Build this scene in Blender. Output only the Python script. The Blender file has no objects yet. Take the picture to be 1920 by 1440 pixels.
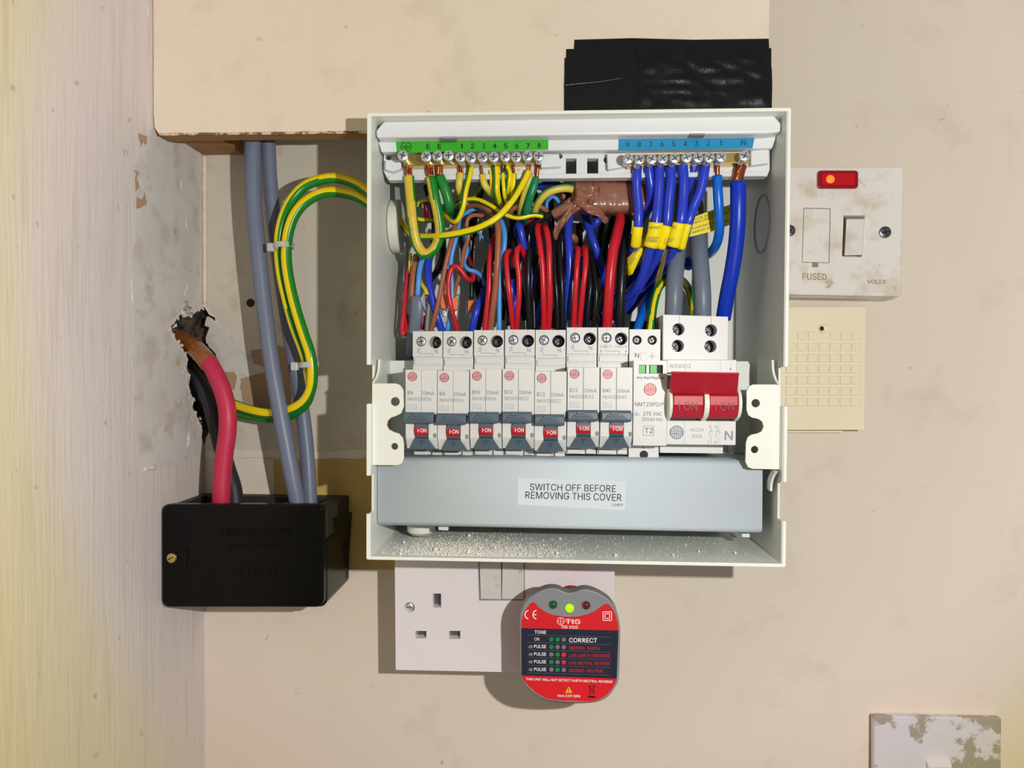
import bpy, bmesh, math, random
from mathutils import Vector, Matrix, noise
random.seed(7)
# ------------------------------------------------------------------ camera
F = 1331.0; DIST = 480.0            # focal length in pixels, camera to back wall (mm)
def _rot(yaw, pit, rol):
    return (Matrix.Rotation(yaw, 3, 'Y') @ Matrix.Rotation(pit, 3, 'X') @ Matrix.Rotation(rol, 3, 'Z'))
RM = _rot(math.radians(-2.8), math.radians(-1.0), math.radians(-0.3))
def conv(v): return Vector((v[0], v[2], -v[1]))
def at(px, py, d):                  # photo pixel on the plane d mm in front of the back wall
    v = RM @ Vector(((px - 960) / F, (py - 720) / F, 1.0))
    k = (DIST - d) / v[2] / 1000
    return Vector((v[0] * k, -d / 1000, -v[1] * k))
def atX(px, py, X):                 # photo pixel on the side plane at X (m)
    v = RM @ Vector(((px - 960) / F, (py - 720) / F, 1.0))
    k = X / v[0]
    return Vector((X, v[2] * k - DIST / 1000, -v[1] * k))
scn = bpy.context.scene
cd = bpy.data.cameras.new('camera'); cam = bpy.data.objects.new('camera', cd)
scn.collection.objects.link(cam)
r_, u_, b_ = conv(RM @ Vector((1, 0, 0))), conv(RM @ Vector((0, -1, 0))), conv(RM @ Vector((0, 0, -1)))
cam.matrix_world = Matrix(((r_[0], u_[0], b_[0], 0), (r_[1], u_[1], b_[1], -DIST / 1000), (r_[2], u_[2], b_[2], 0), (0, 0, 0, 1)))
cd.sensor_width = 36; cd.lens = 36 * F / 1920; cd.clip_start = 0.005; cd.clip_end = 20
scn.camera = cam
# ------------------------------------------------------------------ world, torch, exposure
w = bpy.data.worlds.new('world'); scn.world = w; w.use_nodes = True
w.node_tree.nodes['Background'].inputs[0].default_value = (1.0, 0.95, 0.90, 1)
w.node_tree.nodes['Background'].inputs[1].default_value = 0.19
LP = Vector((0.130, -0.480, 0.030))         # hand torch held to the right of the lens
ld = bpy.data.lights.new('torch', 'SPOT'); ld.energy = 8.6; ld.spot_size = math.radians(130); ld.spot_blend = 0.4
ld.shadow_soft_size = 0.004; ld.color = (1, 0.985, 0.95); ld.use_nodes = True
lt = bpy.data.objects.new('torch', ld); scn.collection.objects.link(lt); lt.location = LP
lt.rotation_euler = Vector((-0.08, 0.48, 0.02)).to_track_quat('-Z', 'Y').to_euler()
nt = ld.node_tree; em = nt.nodes['Emission']
tc = nt.nodes.new('ShaderNodeTexCoord'); sp = nt.nodes.new('ShaderNodeSeparateXYZ'); ac = nt.nodes.new('ShaderNodeMath')
ab = nt.nodes.new('ShaderNodeMath'); ab.operation = 'ABSOLUTE'; ac.operation = 'ARCCOSINE'
dv = nt.nodes.new('ShaderNodeMath'); dv.operation = 'DIVIDE'; dv.inputs[1].default_value = math.radians(60)
rp = nt.nodes.new('ShaderNodeValToRGB')       # the torch's beam pattern, axis to 60 degrees, with its coloured rim
nt.links.new(tc.outputs['Normal'], sp.inputs[0]); nt.links.new(sp.outputs[2], ab.inputs[0]); nt.links.new(ab.outputs[0], ac.inputs[0])
nt.links.new(ac.outputs[0], dv.inputs[0]); nt.links.new(dv.outputs[0], rp.inputs[0]); nt.links.new(rp.outputs[0], em.inputs[0])
el = rp.color_ramp.elements
el[0].position = 0; el[0].color = (.50, .50, .50, 1); el[1].position = 1; el[1].color = (.55, .48, .2, 1)
for p_, c_ in ((.30, (.58, .58, .58)), (.45, (.74, .735, .73)), (.55, (.93, .90, .93)), (.61, (1.0, .93, 1.0)), (.655, (1.0, .95, .92)), (.70, (.98, .93, .60)), (.79, (.90, .83, .42))):
    e_ = el.new(p_); e_.color = (*c_, 1)
scn.view_settings.view_transform = 'Standard'; scn.view_settings.look = 'None'
scn.view_settings.gamma = 1; scn.view_settings.use_curve_mapping = False; scn.view_settings.exposure = 0.12

# ------------------------------------------------------------------ materials
def lin(c):
    return tuple(((x / 255) / 12.92 if x / 255 <= .04045 else ((x / 255 + .055) / 1.055) ** 2.4) for x in c)
MATS = {}
def mat(name, rgb, rough=.5, metal=0, var=.06, vs=60, bump=.0, bs=400, stretch=(1, 1, 1), emit=0, coat=0, trans=0, rgb2=None, th=(.45, .6), s2=30, alpha=1, ior=1.45, specks=None, spt=.70):
    m = bpy.data.materials.new(name); m.use_nodes = True; MATS[name] = m
    n = m.node_tree; P = n.nodes['Principled BSDF']; L = n.links.new
    c = lin(rgb)
    tc = n.nodes.new('ShaderNodeTexCoord'); mp = n.nodes.new('ShaderNodeMapping'); L(tc.outputs['Object'], mp.inputs[0])
    mp.inputs['Scale'].default_value = stretch
    nz = n.nodes.new('ShaderNodeTexNoise'); nz.inputs['Scale'].default_value = vs; nz.inputs['Detail'].default_value = 4
    L(mp.outputs[0], nz.inputs[0])
    mx = n.nodes.new('ShaderNodeMix'); mx.data_type = 'RGBA'
    mx.inputs[6].default_value = (*[x * (1 - var) for x in c], 1); mx.inputs[7].default_value = (*[min(1, x * (1 + var)) for x in c], 1)
    L(nz.outputs[0], mx.inputs[0]); out = mx.outputs[2]
    if rgb2:
        n2 = n.nodes.new('ShaderNodeTexNoise'); n2.inputs['Scale'].default_value = s2; n2.inputs['Detail'].default_value = 7; n2.inputs['Roughness'].default_value = .62
        L(mp.outputs[0], n2.inputs[0]); mr = n.nodes.new('ShaderNodeMapRange'); mr.inputs[1].default_value = th[0]; mr.inputs[2].default_value = th[1]
        L(n2.outputs[0], mr.inputs[0]); m2 = n.nodes.new('ShaderNodeMix'); m2.data_type = 'RGBA'
        L(mr.outputs[0], m2.inputs[0]); L(out, m2.inputs[6]); m2.inputs[7].default_value = (*lin(rgb2), 1); out = m2.outputs[2]
    if specks:
        n3 = n.nodes.new('ShaderNodeTexNoise'); n3.inputs['Scale'].default_value = 95; n3.inputs['Detail'].default_value = 3; L(tc.outputs['Object'], n3.inputs[0])
        r3 = n.nodes.new('ShaderNodeMapRange'); r3.inputs[1].default_value = spt; r3.inputs[2].default_value = spt + .07; r3.inputs[4].default_value = .6; L(n3.outputs[0], r3.inputs[0])
        m3 = n.nodes.new('ShaderNodeMix'); m3.data_type = 'RGBA'; L(r3.outputs[0], m3.inputs[0]); L(out, m3.inputs[6]); m3.inputs[7].default_value = (*lin(specks), 1); out = m3.outputs[2]
    L(out, P.inputs['Base Color'])
    P.inputs['Roughness'].default_value = rough; P.inputs['Metallic'].default_value = metal
    P.inputs['Coat Weight'].default_value = coat; P.inputs['Transmission Weight'].default_value = trans; P.inputs['IOR'].default_value = ior
    if emit: P.inputs['Emission Color'].default_value = (*c, 1); P.inputs['Emission Strength'].default_value = emit
    if bump:
        nb = n.nodes.new('ShaderNodeTexNoise'); nb.inputs['Scale'].default_value = bs; nb.inputs['Detail'].default_value = 5
        L(mp.outputs[0], nb.inputs[0]); b = n.nodes.new('ShaderNodeBump'); b.inputs['Strength'].default_value = bump; b.inputs['Distance'].default_value = .0004
        L(nb.outputs[0], b.inputs['Height']); L(b.outputs[0], P.inputs['Normal'])
    return m
WALL = mat('wall_paint', (226, 214, 196), .6, var=.03, vs=9, bump=.35, bs=260, rgb2=(214, 200, 180), th=(.56, .76), s2=22, specks=(150, 126, 98))
SIDEW = mat('brushed_wall_paint', (212, 204, 196), .55, var=.05, vs=20, bump=.9, bs=170, stretch=(1, 2.4, .16), rgb2=(196, 186, 174), th=(.52, .78), s2=60, specks=(150, 132, 112), spt=.68)
BOARD = mat('board_paint', (232, 218, 196), .5, var=.03, vs=14, bump=.3, bs=160, rgb2=(216, 202, 180), th=(.54, .76), s2=26, specks=(150, 126, 98), spt=.69)
PRIME = mat('old_grey_cream_paint', (208, 200, 184), .6, var=.05, vs=20, bump=.5, bs=150, rgb2=(190, 178, 156), th=(.54, .72), s2=40, specks=(140, 118, 92))
WOOD = mat('raw_wood', (150, 108, 66), .7, var=.3, vs=60, bump=.5, bs=300, stretch=(.2, 1, 3))
PAINTEDGE = mat('chipped_edge_paint', (216, 200, 172), .6, var=.1, rgb2=(120, 92, 60), th=(.45, .52), s2=160, bump=.6)
PLAST = mat('plaster_filler', (204, 201, 194), .7, var=.12, vs=32, bump=1.0, bs=90, rgb2=(190, 184, 172), th=(.5, .62), s2=50, specks=(172, 150, 116), spt=.67)
MASON = mat('broken_masonry', (92, 76, 60), .9, var=.4, vs=120, bump=1, bs=200, rgb2=(26, 22, 20), th=(.4, .55), s2=90)
BROWNPL = mat('brown_plaster', (172, 142, 112), .8, var=.08, bump=.5, bs=200)
OCHRE = mat('ochre_paint', (196, 168, 96), .6, var=.08, bump=.4, bs=200)
CASE = mat('powder_coat', (226, 229, 222), .38, var=.02, vs=200, bump=.22, bs=1500)
RIMW = mat('bare_rim_white', (238, 238, 226), .4, var=.02, bump=.15, bs=1500)
PLASW = mat('pale_grey_plastic', (222, 221, 217), .38, var=.02, bump=.05, bs=2500)
CARR = mat('carrier_plastic', (224, 226, 226), .33, var=.02)
COVER = mat('cover_plastic', (208, 219, 225), .55, var=.02, vs=40, rgb2=(214, 214, 226), th=(.5, .7), s2=12)
HOLE = mat('dark_hole', (22, 22, 24), .6)
SEAM = mat('seam_grey', (140, 142, 145), .6)
SLATE = mat('slate_handle', (88, 104, 116), .4, var=.04)
SLATED = mat('slate_dark', (66, 80, 92), .45)
REDL = mat('red_band', (190, 24, 38), .35)
REDH = mat('red_handle', (186, 24, 46), .42, var=.03)
REDD = mat('red_engraved', (126, 10, 28), .4)
INKG = mat('grey_ink', (132, 142, 158), .5); INKD = mat('dark_ink', (58, 60, 70), .5); INKR = mat('red_ink', (196, 44, 66), .5)
INKR2 = mat('light_red_ink', (226, 96, 106), .5); INKK = mat('black_ink', (14, 16, 20), .5); WHI = mat('white_ink', (240, 236, 232), .5)
STEEL = mat('bright_steel', (214, 218, 226), .24, .6, var=.15, vs=900, bump=.5, bs=1500)
DSTEEL = mat('dark_steel', (116, 118, 124), .28, .8, var=.3, vs=700, bump=.4, bs=1200)
BRASS = mat('brass', (214, 184, 104), .3, 1, var=.08); COPPER = mat('copper', (196, 112, 72), .28, 1, var=.2, vs=800)
BRASSY = mat('brass_screw', (206, 182, 110), .35, .8)
GREENL = mat('green_strip', (58, 176, 40), .4); BLUEL = mat('blue_strip', (12, 138, 186), .4)
YEL = mat('yellow_insulation', (244, 214, 10), .3, var=.03); GRN = mat('green_insulation', (24, 128, 34), .3, var=.05)
YEL2 = mat('pale_yellow_insulation', (224, 198, 84), .35); GRN2 = mat('pale_green_insulation', (120, 184, 84), .35)
DGRN = mat('solid_green_insulation', (28, 130, 48), .35); TEAL = mat('teal_green_insulation', (22, 128, 84), .35)
YOLD = mat('scuffed_yellow_insulation', (222, 190, 62), .35, var=.08, rgb2=(176, 146, 60), th=(.6, .7), s2=200)
RED = mat('red_insulation', (208, 32, 46), .3, bump=.15, bs=900); DRED = mat('deep_red_insulation', (160, 22, 40), .35)
BLK = mat('black_insulation', (24, 25, 29), .3, bump=.15, bs=700); BRN = mat('brown_insulation', (164, 98, 66), .38)
BLU = mat('royal_blue_insulation', (44, 66, 200), .26); LBLU = mat('light_blue_insulation', (84, 160, 236), .35)
MBLU = mat('mid_blue_insulation', (14, 104, 214), .3); NBLU = mat('deep_blue_insulation', (8, 52, 186), .35)
GREYC = mat('grey_sheath', (112, 120, 142), .4, var=.03, bump=.1, bs=800); GREYI = mat('smoke_grey_sheath', (112, 122, 138), .38, bump=.1, bs=800)
CRIM = mat('crimson_sheath', (196, 44, 78), .45, var=.06, vs=60, bump=.2, bs=500); BLKC = mat('black_sheath', (40, 42, 46), .5, bump=.2, bs=500)
BTAPE = mat('brown_tape', (146, 96, 78), .3, var=.06, vs=120, bump=.35, bs=300, coat=.4)
BTAPE2 = mat('amber_tape', (150, 92, 42), .25, var=.15, vs=120, coat=.4)
KTAPE = mat('black_cloth_tape', (15, 16, 18), .34, var=.2, vs=50, bump=1, bs=900, stretch=(1, 1, .06))
BAKE = mat('black_bakelite', (9, 9, 9), .22, var=.2, vs=15)
for n_ in BAKE.node_tree.nodes:
    if n_.type == 'BSDF_PRINCIPLED': n_.inputs['Specular IOR Level'].default_value = .22
BAKED = mat('dusty_bakelite', (44, 43, 42), .55, rgb2=(84, 80, 74), th=(.55, .75), s2=60)
YTAG = mat('yellow_tag', (252, 230, 8), .45, var=.02); YTAGO = mat('tag_reverse', (120, 106, 40), .5)
SOCK = mat('socket_white', (232, 224, 226), .28, var=.02); SOCKY = mat('aged_rocker', (214, 210, 204), .35, rgb2=(186, 176, 158), th=(.58, .68), s2=90)
FUSEP = mat('grimy_white_plate', (230, 224, 216), .35, var=.03, rgb2=(192, 170, 132), th=(.50, .80), s2=55, specks=(120, 98, 70), spt=.69)
CREAM = mat('cream_plastic', (240, 228, 196), .45, var=.02, rgb2=(206, 182, 138), th=(.72, .78), s2=60)
SWPL = mat('worn_switch_plate', (212, 208, 208), .35, rgb2=(164, 154, 136), th=(.5, .53), s2=26)
GROM = mat('ribbed_grommet', (226, 222, 208), .6, var=.08, bump=.8, bs=500, stretch=(.3, 3, 1))
CLEAR = mat('clear_plastic', (240, 242, 244), .05, trans=.85); ORANGE = mat('orange_lever', (240, 132, 84), .4)
DUST = mat('plaster_dust', (236, 228, 218), .9); TIE = mat('nylon_tie', (214, 218, 214), .3, trans=.3)
NEON = mat('red_neon_lens', (150, 4, 22), .15, coat=.6); NEONL = mat('neon_glow', (255, 90, 30), .4, emit=2.2); NEONR = mat('neon_halo', (196, 8, 24), .3, emit=.02)
TGREY = mat('tester_grey', (134, 136, 138), .42, bump=.15, bs=1500); TPINK = mat('tester_back_red', (168, 44, 70), .4); TRED = mat('tester_red', (214, 22, 32), .45)
TNAVY = mat('tester_navy', (28, 34, 52), .45); DOTG = mat('dot_green', (14, 130, 62), .5); DOTR = mat('dot_red', (230, 30, 36), .5); DOTK = mat('dot_grey', (112, 114, 120), .5)
LEDG = mat('green_led_off', (16, 76, 34), .1, coat=1); LEDL = mat('green_led_lit', (150, 255, 0), .3, emit=1.1); LEDR = mat('red_led_off', (96, 14, 26), .1, coat=1)
WARN = mat('warning_yellow', (240, 180, 20), .5); STICK = mat('clear_sticker', (224, 232, 236), .2); GWIN = mat('green_indicator', (70, 190, 70), .4); DKG = mat('dark_green_block', (20, 62, 44), .4)

# ------------------------------------------------------------------ mesh helpers
def tag(o, label=None, cat=None, group=None, kind=None):
    if label: o['label'] = label
    if cat: o['category'] = cat
    if group: o['group'] = group
    if kind: o['kind'] = kind
    return o
def empty(name, loc, label, cat, group=None):
    o = bpy.data.objects.new(name, None); scn.collection.objects.link(o); o.location = loc; o.empty_display_size = .01
    return tag(o, label, cat, group)
def root_loc(p):
    v = Vector((0, 0, 0))
    while p is not None: v = v + Vector(p.location); p = p.parent
    return v
# letter shapes as plain outlines: advance, points, triangles (1/500 em)
GL = {' ':(94,'',''),
'!':(98,'49,-2 33,4 26,20 33,37 49,43 65,37 72,20 65,4 34,80 32,254 66,254 64,80','8,10,9 8,11,10 3,5,4 2,5,3 2,6,5 1,6,2 1,7,6 0,7,1'),
'(':(137,'45,103 46,132 50,162 57,192 66,221 76,247 88,270 118,270 106,242 95,214 87,185 81,157 77,129 76,103 77,80 80,57 86,33 94,8 105,-19 118,-48 88,-48 69,-11 56,27 47,66','5,7,6 5,8,7 4,8,5 4,9,8 3,9,4 3,10,9 2,10,3 2,11,10 1,11,2 1,12,11 0,12,1 0,13,12 23,13,0 23,14,13 23,15,14 22,15,23 22,16,15 22,17,16 21,17,22 21,18,17 20,18,21 20,19,18'),
')':(137,'19,-48 32,-18 43,9 51,34 57,58 60,81 61,103 60,129 56,157 50,185 41,214 31,242 19,270 48,270 60,247 71,221 80,192 86,162 91,132 92,103 89,65 81,27 67,-11 48,-48','11,13,12 11,14,13 11,15,14 10,15,11 10,16,15 9,16,10 9,17,16 8,17,9 8,18,17 7,18,8 7,19,18 6,19,7 5,19,6 5,20,19 4,20,5 4,21,20 3,21,4 2,21,3 2,22,21 1,22,2 1,23,22 0,23,1'),
'/':(125,'117,266 36,-38 7,-38 89,266','2,0,3 2,1,0'),
'0':(203,'101,-3 78,1 57,12 40,32 27,58 18,90 15,127 18,165 27,197 40,223 57,242 78,254 101,258 125,254 146,242 163,223 176,197 185,165 187,127 185,90 176,58 163,32 146,12 125,1 101,26 118,29 133,38 145,52 155,72 161,97 163,127 161,157 155,182 145,202 133,216 118,225 101,228 85,225 70,216 57,202 48,182 41,157 39,127 41,97 48,72 57,52 70,38 85,29','11,13,12 10,13,11 10,14,13 9,14,10 9,36,14 36,15,14 9,37,36 35,15,36 34,15,35 9,38,37 8,38,9 34,16,15 33,16,34 8,39,38 32,16,33 8,40,39 7,40,8 32,17,16 31,17,32 7,41,40 6,41,7 31,18,17 30,18,31 6,42,41 5,42,6 5,43,42 29,18,30 29,19,18 5,44,43 28,19,29 4,44,5 28,20,19 4,45,44 27,20,28 3,45,4 27,21,20 3,46,45 26,21,27 3,47,46 25,21,26 25,22,21 2,47,3 2,24,47 24,22,25 2,22,24 1,22,2 1,23,22 1,0,23'),
'1':(145,'64,0 100,0 100,254 73,254 64,239 25,194 25,158 64,198','1,2,3 1,3,4 1,4,7 1,7,0 7,4,5 6,7,5'),
'2':(227,'32,0 32,24 117,114 130,129 141,141 149,153 155,163 159,174 160,186 159,198 154,209 146,218 137,224 125,228 112,230 98,228 86,224 77,216 69,207 65,195 64,181 33,181 35,202 43,221 55,237 72,248 91,255 112,258 134,255 153,248 169,237 181,223 188,205 191,186 189,172 185,159 179,145 168,129 153,111 133,90 76,30 76,28 195,28 195,0','26,28,27 26,29,28 25,29,26 25,30,29 24,30,25 24,31,30 23,15,24 15,14,24 13,31,24 12,31,13 23,16,15 11,31,12 23,17,16 11,32,31 22,17,23 10,32,11 22,18,17 9,32,10 22,19,18 9,33,32 21,19,22 8,33,9 21,20,19 8,34,33 7,34,8 6,34,7 6,35,34 5,35,6 5,36,35 4,36,5 4,37,36 3,37,4 3,38,37 2,38,3 1,38,2 1,39,38 1,40,39 1,41,40 1,42,41 1,43,42 0,43,1'),
'3':(227,'109,-3 87,-1 66,5 49,15 35,29 26,46 22,66 55,66 57,54 63,44 72,35 83,30 95,26 109,25 124,26 138,30 149,37 157,46 163,58 165,72 163,86 158,98 150,109 137,117 121,122 101,124 78,124 78,150 144,224 144,226 35,226 35,254 186,254 186,230 106,139 106,144 132,144 154,138 172,127 185,111 194,93 196,72 194,51 185,33 172,18 154,6 133,-1','30,32,31 30,33,32 30,29,33 29,28,33 28,34,33 27,35,28 35,34,28 26,35,27 26,36,35 26,37,36 26,38,37 26,25,38 25,24,38 24,39,38 23,39,24 22,39,23 22,40,39 21,40,22 20,40,21 20,41,40 19,41,20 18,41,19 18,42,41 5,7,6 5,8,7 17,42,18 5,9,8 17,43,42 16,43,17 4,9,5 4,10,9 15,43,16 4,11,10 15,44,43 14,44,15 4,12,11 3,12,4 13,44,14 3,13,12 3,44,13 3,45,44 2,45,3 2,46,45 1,46,2 1,0,46'),
'4':(222,'135,0 167,0 167,254 135,254 14,55 135,55 135,87 14,87 167,55 205,55 205,87 167,87 14,87 55,87 135,212 135,254','0,1,2 0,2,3 4,5,6 4,6,7 8,9,10 8,10,11 12,13,14 12,14,15'),
'5':(227,'111,-3 89,-1 70,6 54,16 41,30 33,47 30,65 61,65 64,54 69,44 77,36 87,30 98,26 111,25 125,27 138,32 149,41 157,52 162,66 164,81 162,97 157,111 148,122 137,131 124,137 109,138 96,137 84,134 73,129 64,123 34,126 48,254 183,254 183,226 75,226 67,151 68,151 77,157 89,162 101,166 115,167 131,165 147,160 161,153 172,143 182,130 189,116 194,99 195,82 193,58 184,38 171,21 154,8 134,-1','30,34,31 34,32,31 34,33,32 30,35,34 39,41,40 38,41,39 38,42,41 37,42,38 37,43,42 36,43,37 36,44,43 30,36,35 30,26,36 26,25,36 25,44,36 25,45,44 30,27,26 23,45,24 30,28,27 22,45,23 22,46,45 30,29,28 21,46,22 21,47,46 20,47,21 20,48,47 19,48,20 19,49,48 18,49,19 17,49,18 5,7,6 5,8,7 17,50,49 5,9,8 16,50,17 4,9,5 4,10,9 15,50,16 15,51,50 4,11,10 14,51,15 4,12,11 3,12,4 13,51,14 3,13,12 3,51,13 3,52,51 2,52,3 2,53,52 1,53,2 1,0,53'),
'6':(227,'113,-3 91,-1 71,7 55,20 42,37 34,58 32,81 34,100 40,119 51,142 69,170 126,254 161,254 75,131 73,131 77,137 83,144 90,149 98,153 107,156 117,157 139,155 158,147 173,136 185,120 192,101 194,79 192,56 184,36 171,20 155,7 135,-1 113,24 127,26 139,31 149,40 157,51 162,64 164,79 162,94 157,107 149,118 139,126 127,131 113,133 99,131 87,126 77,118 69,107 64,94 62,79 64,64 69,51 77,40 87,31 99,26','10,12,11 10,16,12 16,13,12 9,16,10 19,21,20 18,21,19 18,22,21 17,22,18 16,22,17 16,23,22 9,15,16 13,44,16 44,23,16 8,15,9 8,14,15 44,43,23 43,24,23 13,45,44 13,46,45 42,24,43 8,13,14 8,46,13 8,47,46 41,24,42 41,25,24 7,47,8 7,48,47 40,25,41 7,49,48 39,25,40 39,26,25 6,49,7 6,50,49 38,26,39 5,50,6 5,51,50 37,26,38 37,27,26 5,52,51 36,27,37 4,52,5 36,28,27 4,53,52 35,28,36 4,54,53 34,28,35 3,54,4 34,29,28 3,55,54 33,29,34 3,32,55 32,29,33 3,29,32 2,29,3 2,30,29 1,30,2 1,31,30 0,31,1'),
'7':(212,'22,254 198,254 198,222 22,222 198,222 160,222 60,0 98,0','0,1,2 0,2,3 4,5,6 4,6,7'),
'8':(227,'113,-3 89,-1 68,6 50,17 37,31 29,48 26,68 28,83 33,98 40,110 51,121 63,128 76,132 76,133 59,141 46,154 38,171 35,190 38,209 45,225 57,239 73,249 92,256 113,258 134,256 153,249 169,239 181,225 188,209 191,190 188,171 180,154 167,141 150,133 150,132 164,128 176,121 186,110 194,98 199,83 200,68 198,48 189,31 176,17 158,6 137,-1 113,25 129,26 142,30 153,37 161,46 167,57 168,69 167,83 161,94 153,104 141,111 128,116 113,118 98,116 85,111 73,104 65,94 59,83 58,69 59,57 64,46 73,37 84,30 97,26 113,145 126,146 137,150 146,157 154,165 158,176 160,188 158,200 154,210 147,218 138,225 126,229 113,230 100,229 89,225 79,218 72,210 68,200 66,188 68,176 72,165 79,157 89,150 100,146','22,24,23 21,24,22 21,25,24 20,25,21 20,26,25 19,26,20 19,82,26 82,27,26 19,83,82 81,27,82 19,84,83 80,27,81 18,84,19 80,28,27 18,85,84 79,28,80 18,86,85 78,28,79 18,87,86 77,28,78 17,87,18 77,29,28 17,88,87 76,29,77 16,88,17 76,30,29 16,89,88 75,30,76 16,90,89 74,30,75 74,31,30 15,90,16 15,91,90 73,31,74 15,92,91 72,31,73 72,32,31 14,92,15 14,93,92 71,32,72 14,70,93 70,32,71 14,32,70 14,33,32 13,33,14 12,33,13 12,34,33 11,34,12 11,35,34 10,35,11 10,36,35 9,58,10 58,36,10 58,37,36 9,59,58 57,37,58 9,60,59 56,37,57 9,61,60 55,37,56 8,61,9 55,38,37 8,62,61 54,38,55 7,62,8 54,39,38 7,63,62 53,39,54 6,63,7 53,40,39 6,64,63 52,40,53 6,65,64 51,40,52 5,65,6 51,41,40 5,66,65 50,41,51 4,66,5 50,42,41 4,67,66 49,42,50 4,68,67 48,42,49 3,68,4 48,43,42 3,69,68 47,43,48 3,46,69 46,43,47 3,43,46 2,43,3 2,44,43 1,44,2 1,45,44 0,45,1'),
'9':(227,'113,258 135,255 155,247 171,234 184,217 192,197 194,173 192,155 186,135 175,112 158,84 100,0 65,0 151,124 154,124 149,117 144,111 137,105 128,101 119,98 109,97 87,100 69,107 53,119 41,134 34,154 32,176 34,198 42,218 55,235 71,247 91,255 113,230 99,228 87,223 77,215 69,204 64,191 63,176 64,161 69,148 77,137 87,129 99,123 113,122 127,123 139,129 149,137 157,147 162,160 164,175 162,190 157,204 150,215 139,223 127,228','31,1,0 30,1,31 30,2,1 29,2,30 29,3,2 28,33,29 33,32,29 32,3,29 32,55,3 55,4,3 28,34,33 54,4,55 28,35,34 53,4,54 27,35,28 53,5,4 27,36,35 52,5,53 27,37,36 51,5,52 26,37,27 51,6,5 26,38,37 50,6,51 25,38,26 25,39,38 49,6,50 49,7,6 25,40,39 48,7,49 48,8,7 24,40,25 24,41,40 47,8,48 24,42,41 46,8,47 46,14,8 14,9,8 23,42,24 23,43,42 45,13,46 13,14,46 45,17,13 17,12,13 15,9,14 23,44,43 44,17,45 23,17,44 22,17,23 16,9,15 16,10,9 17,10,16 21,17,22 21,18,17 12,10,17 21,19,18 20,19,21 12,11,10'),
'A':(240,'6,0 41,0 119,224 103,254 198,0 233,0 135,254 119,224 103,254 119,224 135,254 68,70 171,70 158,99 81,99','0,1,2 0,2,3 4,5,6 4,6,7 8,9,10 11,12,13 11,13,14'),
'B':(228,'30,0 30,254 121,254 145,252 164,245 180,235 190,221 197,205 199,187 198,172 193,160 187,150 178,143 168,137 157,133 157,131 170,129 182,123 192,114 201,102 207,86 209,68 207,50 200,33 189,20 172,9 151,2 123,0 62,29 122,29 148,31 165,40 175,53 178,68 176,81 171,92 163,102 153,109 140,114 124,115 62,115 62,143 119,143 132,144 144,148 154,155 162,163 166,174 168,186 165,202 156,214 141,223 120,226 62,226','0,53,1 53,2,1 53,3,2 53,4,3 53,5,4 53,52,5 52,6,5 0,41,53 51,6,52 50,6,51 50,7,6 49,7,50 49,8,7 48,8,49 48,9,8 47,9,48 46,9,47 46,10,9 45,10,46 45,11,10 44,11,45 44,12,11 43,12,44 42,12,43 42,13,12 0,40,41 40,42,41 40,13,42 40,14,13 40,15,14 40,16,15 40,17,16 40,39,17 39,18,17 0,28,40 38,18,39 37,18,38 37,19,18 36,19,37 36,20,19 35,20,36 34,20,35 34,21,20 33,21,34 32,21,33 32,22,21 31,22,32 31,23,22 30,23,31 30,24,23 29,24,30 0,29,28 0,24,29 0,25,24 0,26,25 0,27,26'),
'C':(255,'134,-3 103,1 75,12 52,32 35,58 24,90 20,127 24,165 35,197 52,223 75,242 103,254 134,258 152,256 170,252 186,245 201,236 214,224 224,209 232,193 236,174 204,174 200,186 195,197 187,206 179,214 169,220 158,224 146,227 134,228 111,225 92,216 75,202 62,182 54,157 52,127 54,97 63,72 75,53 92,38 112,29 134,26 146,27 158,30 169,34 179,40 187,48 195,57 200,68 204,80 236,80 232,62 224,45 214,31 201,19 187,9 170,2 153,-2','11,13,12 11,14,13 10,14,11 10,15,14 10,16,15 9,16,10 9,29,16 29,17,16 9,30,29 28,17,29 27,17,28 9,31,30 26,17,27 26,18,17 8,31,9 25,18,26 8,32,31 24,18,25 24,19,18 23,19,24 8,33,32 22,19,23 7,33,8 22,20,19 21,20,22 7,34,33 6,34,7 6,35,34 5,35,6 5,36,35 5,37,36 4,37,5 48,50,49 48,51,50 4,38,37 47,51,48 47,52,51 3,38,4 46,52,47 3,39,38 45,52,46 45,53,52 44,53,45 3,40,39 43,53,44 2,40,3 43,54,53 42,54,43 2,41,40 41,54,42 2,54,41 2,55,54 1,55,2 1,56,55 1,57,56 0,57,1'),
'D':(250,'30,0 62,0 62,254 30,254 62,254 112,254 112,222 62,222 62,0 112,0 112,32 62,32 112,254 143,250 134,219 112,222 143,250 171,237 155,209 134,219 171,237 195,217 173,194 155,209 195,217 214,190 186,174 173,194 214,190 226,160 195,152 186,174 226,160 230,127 198,127 195,152 230,127 226,94 195,102 198,127 226,94 214,64 186,80 195,102 214,64 195,37 173,60 186,80 195,37 171,17 155,45 173,60 171,17 143,4 134,35 155,45 143,4 112,0 112,32 134,35','0,1,2 0,2,3 4,5,6 4,6,7 8,9,10 8,10,11 12,13,14 12,14,15 16,17,18 16,18,19 20,21,22 20,22,23 24,25,26 24,26,27 28,29,30 28,30,31 32,33,34 32,34,35 36,37,38 36,38,39 40,41,42 40,42,43 44,45,46 44,46,47 48,49,50 48,50,51 52,53,54 52,54,55 56,57,58 56,58,59'),
'E':(209,'30,0 30,254 186,254 186,226 62,226 62,143 178,143 178,114 62,114 62,29 188,29 188,0','0,4,1 4,2,1 4,3,2 0,5,4 0,8,5 8,6,5 8,7,6 0,9,8 0,10,9 0,11,10'),
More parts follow.
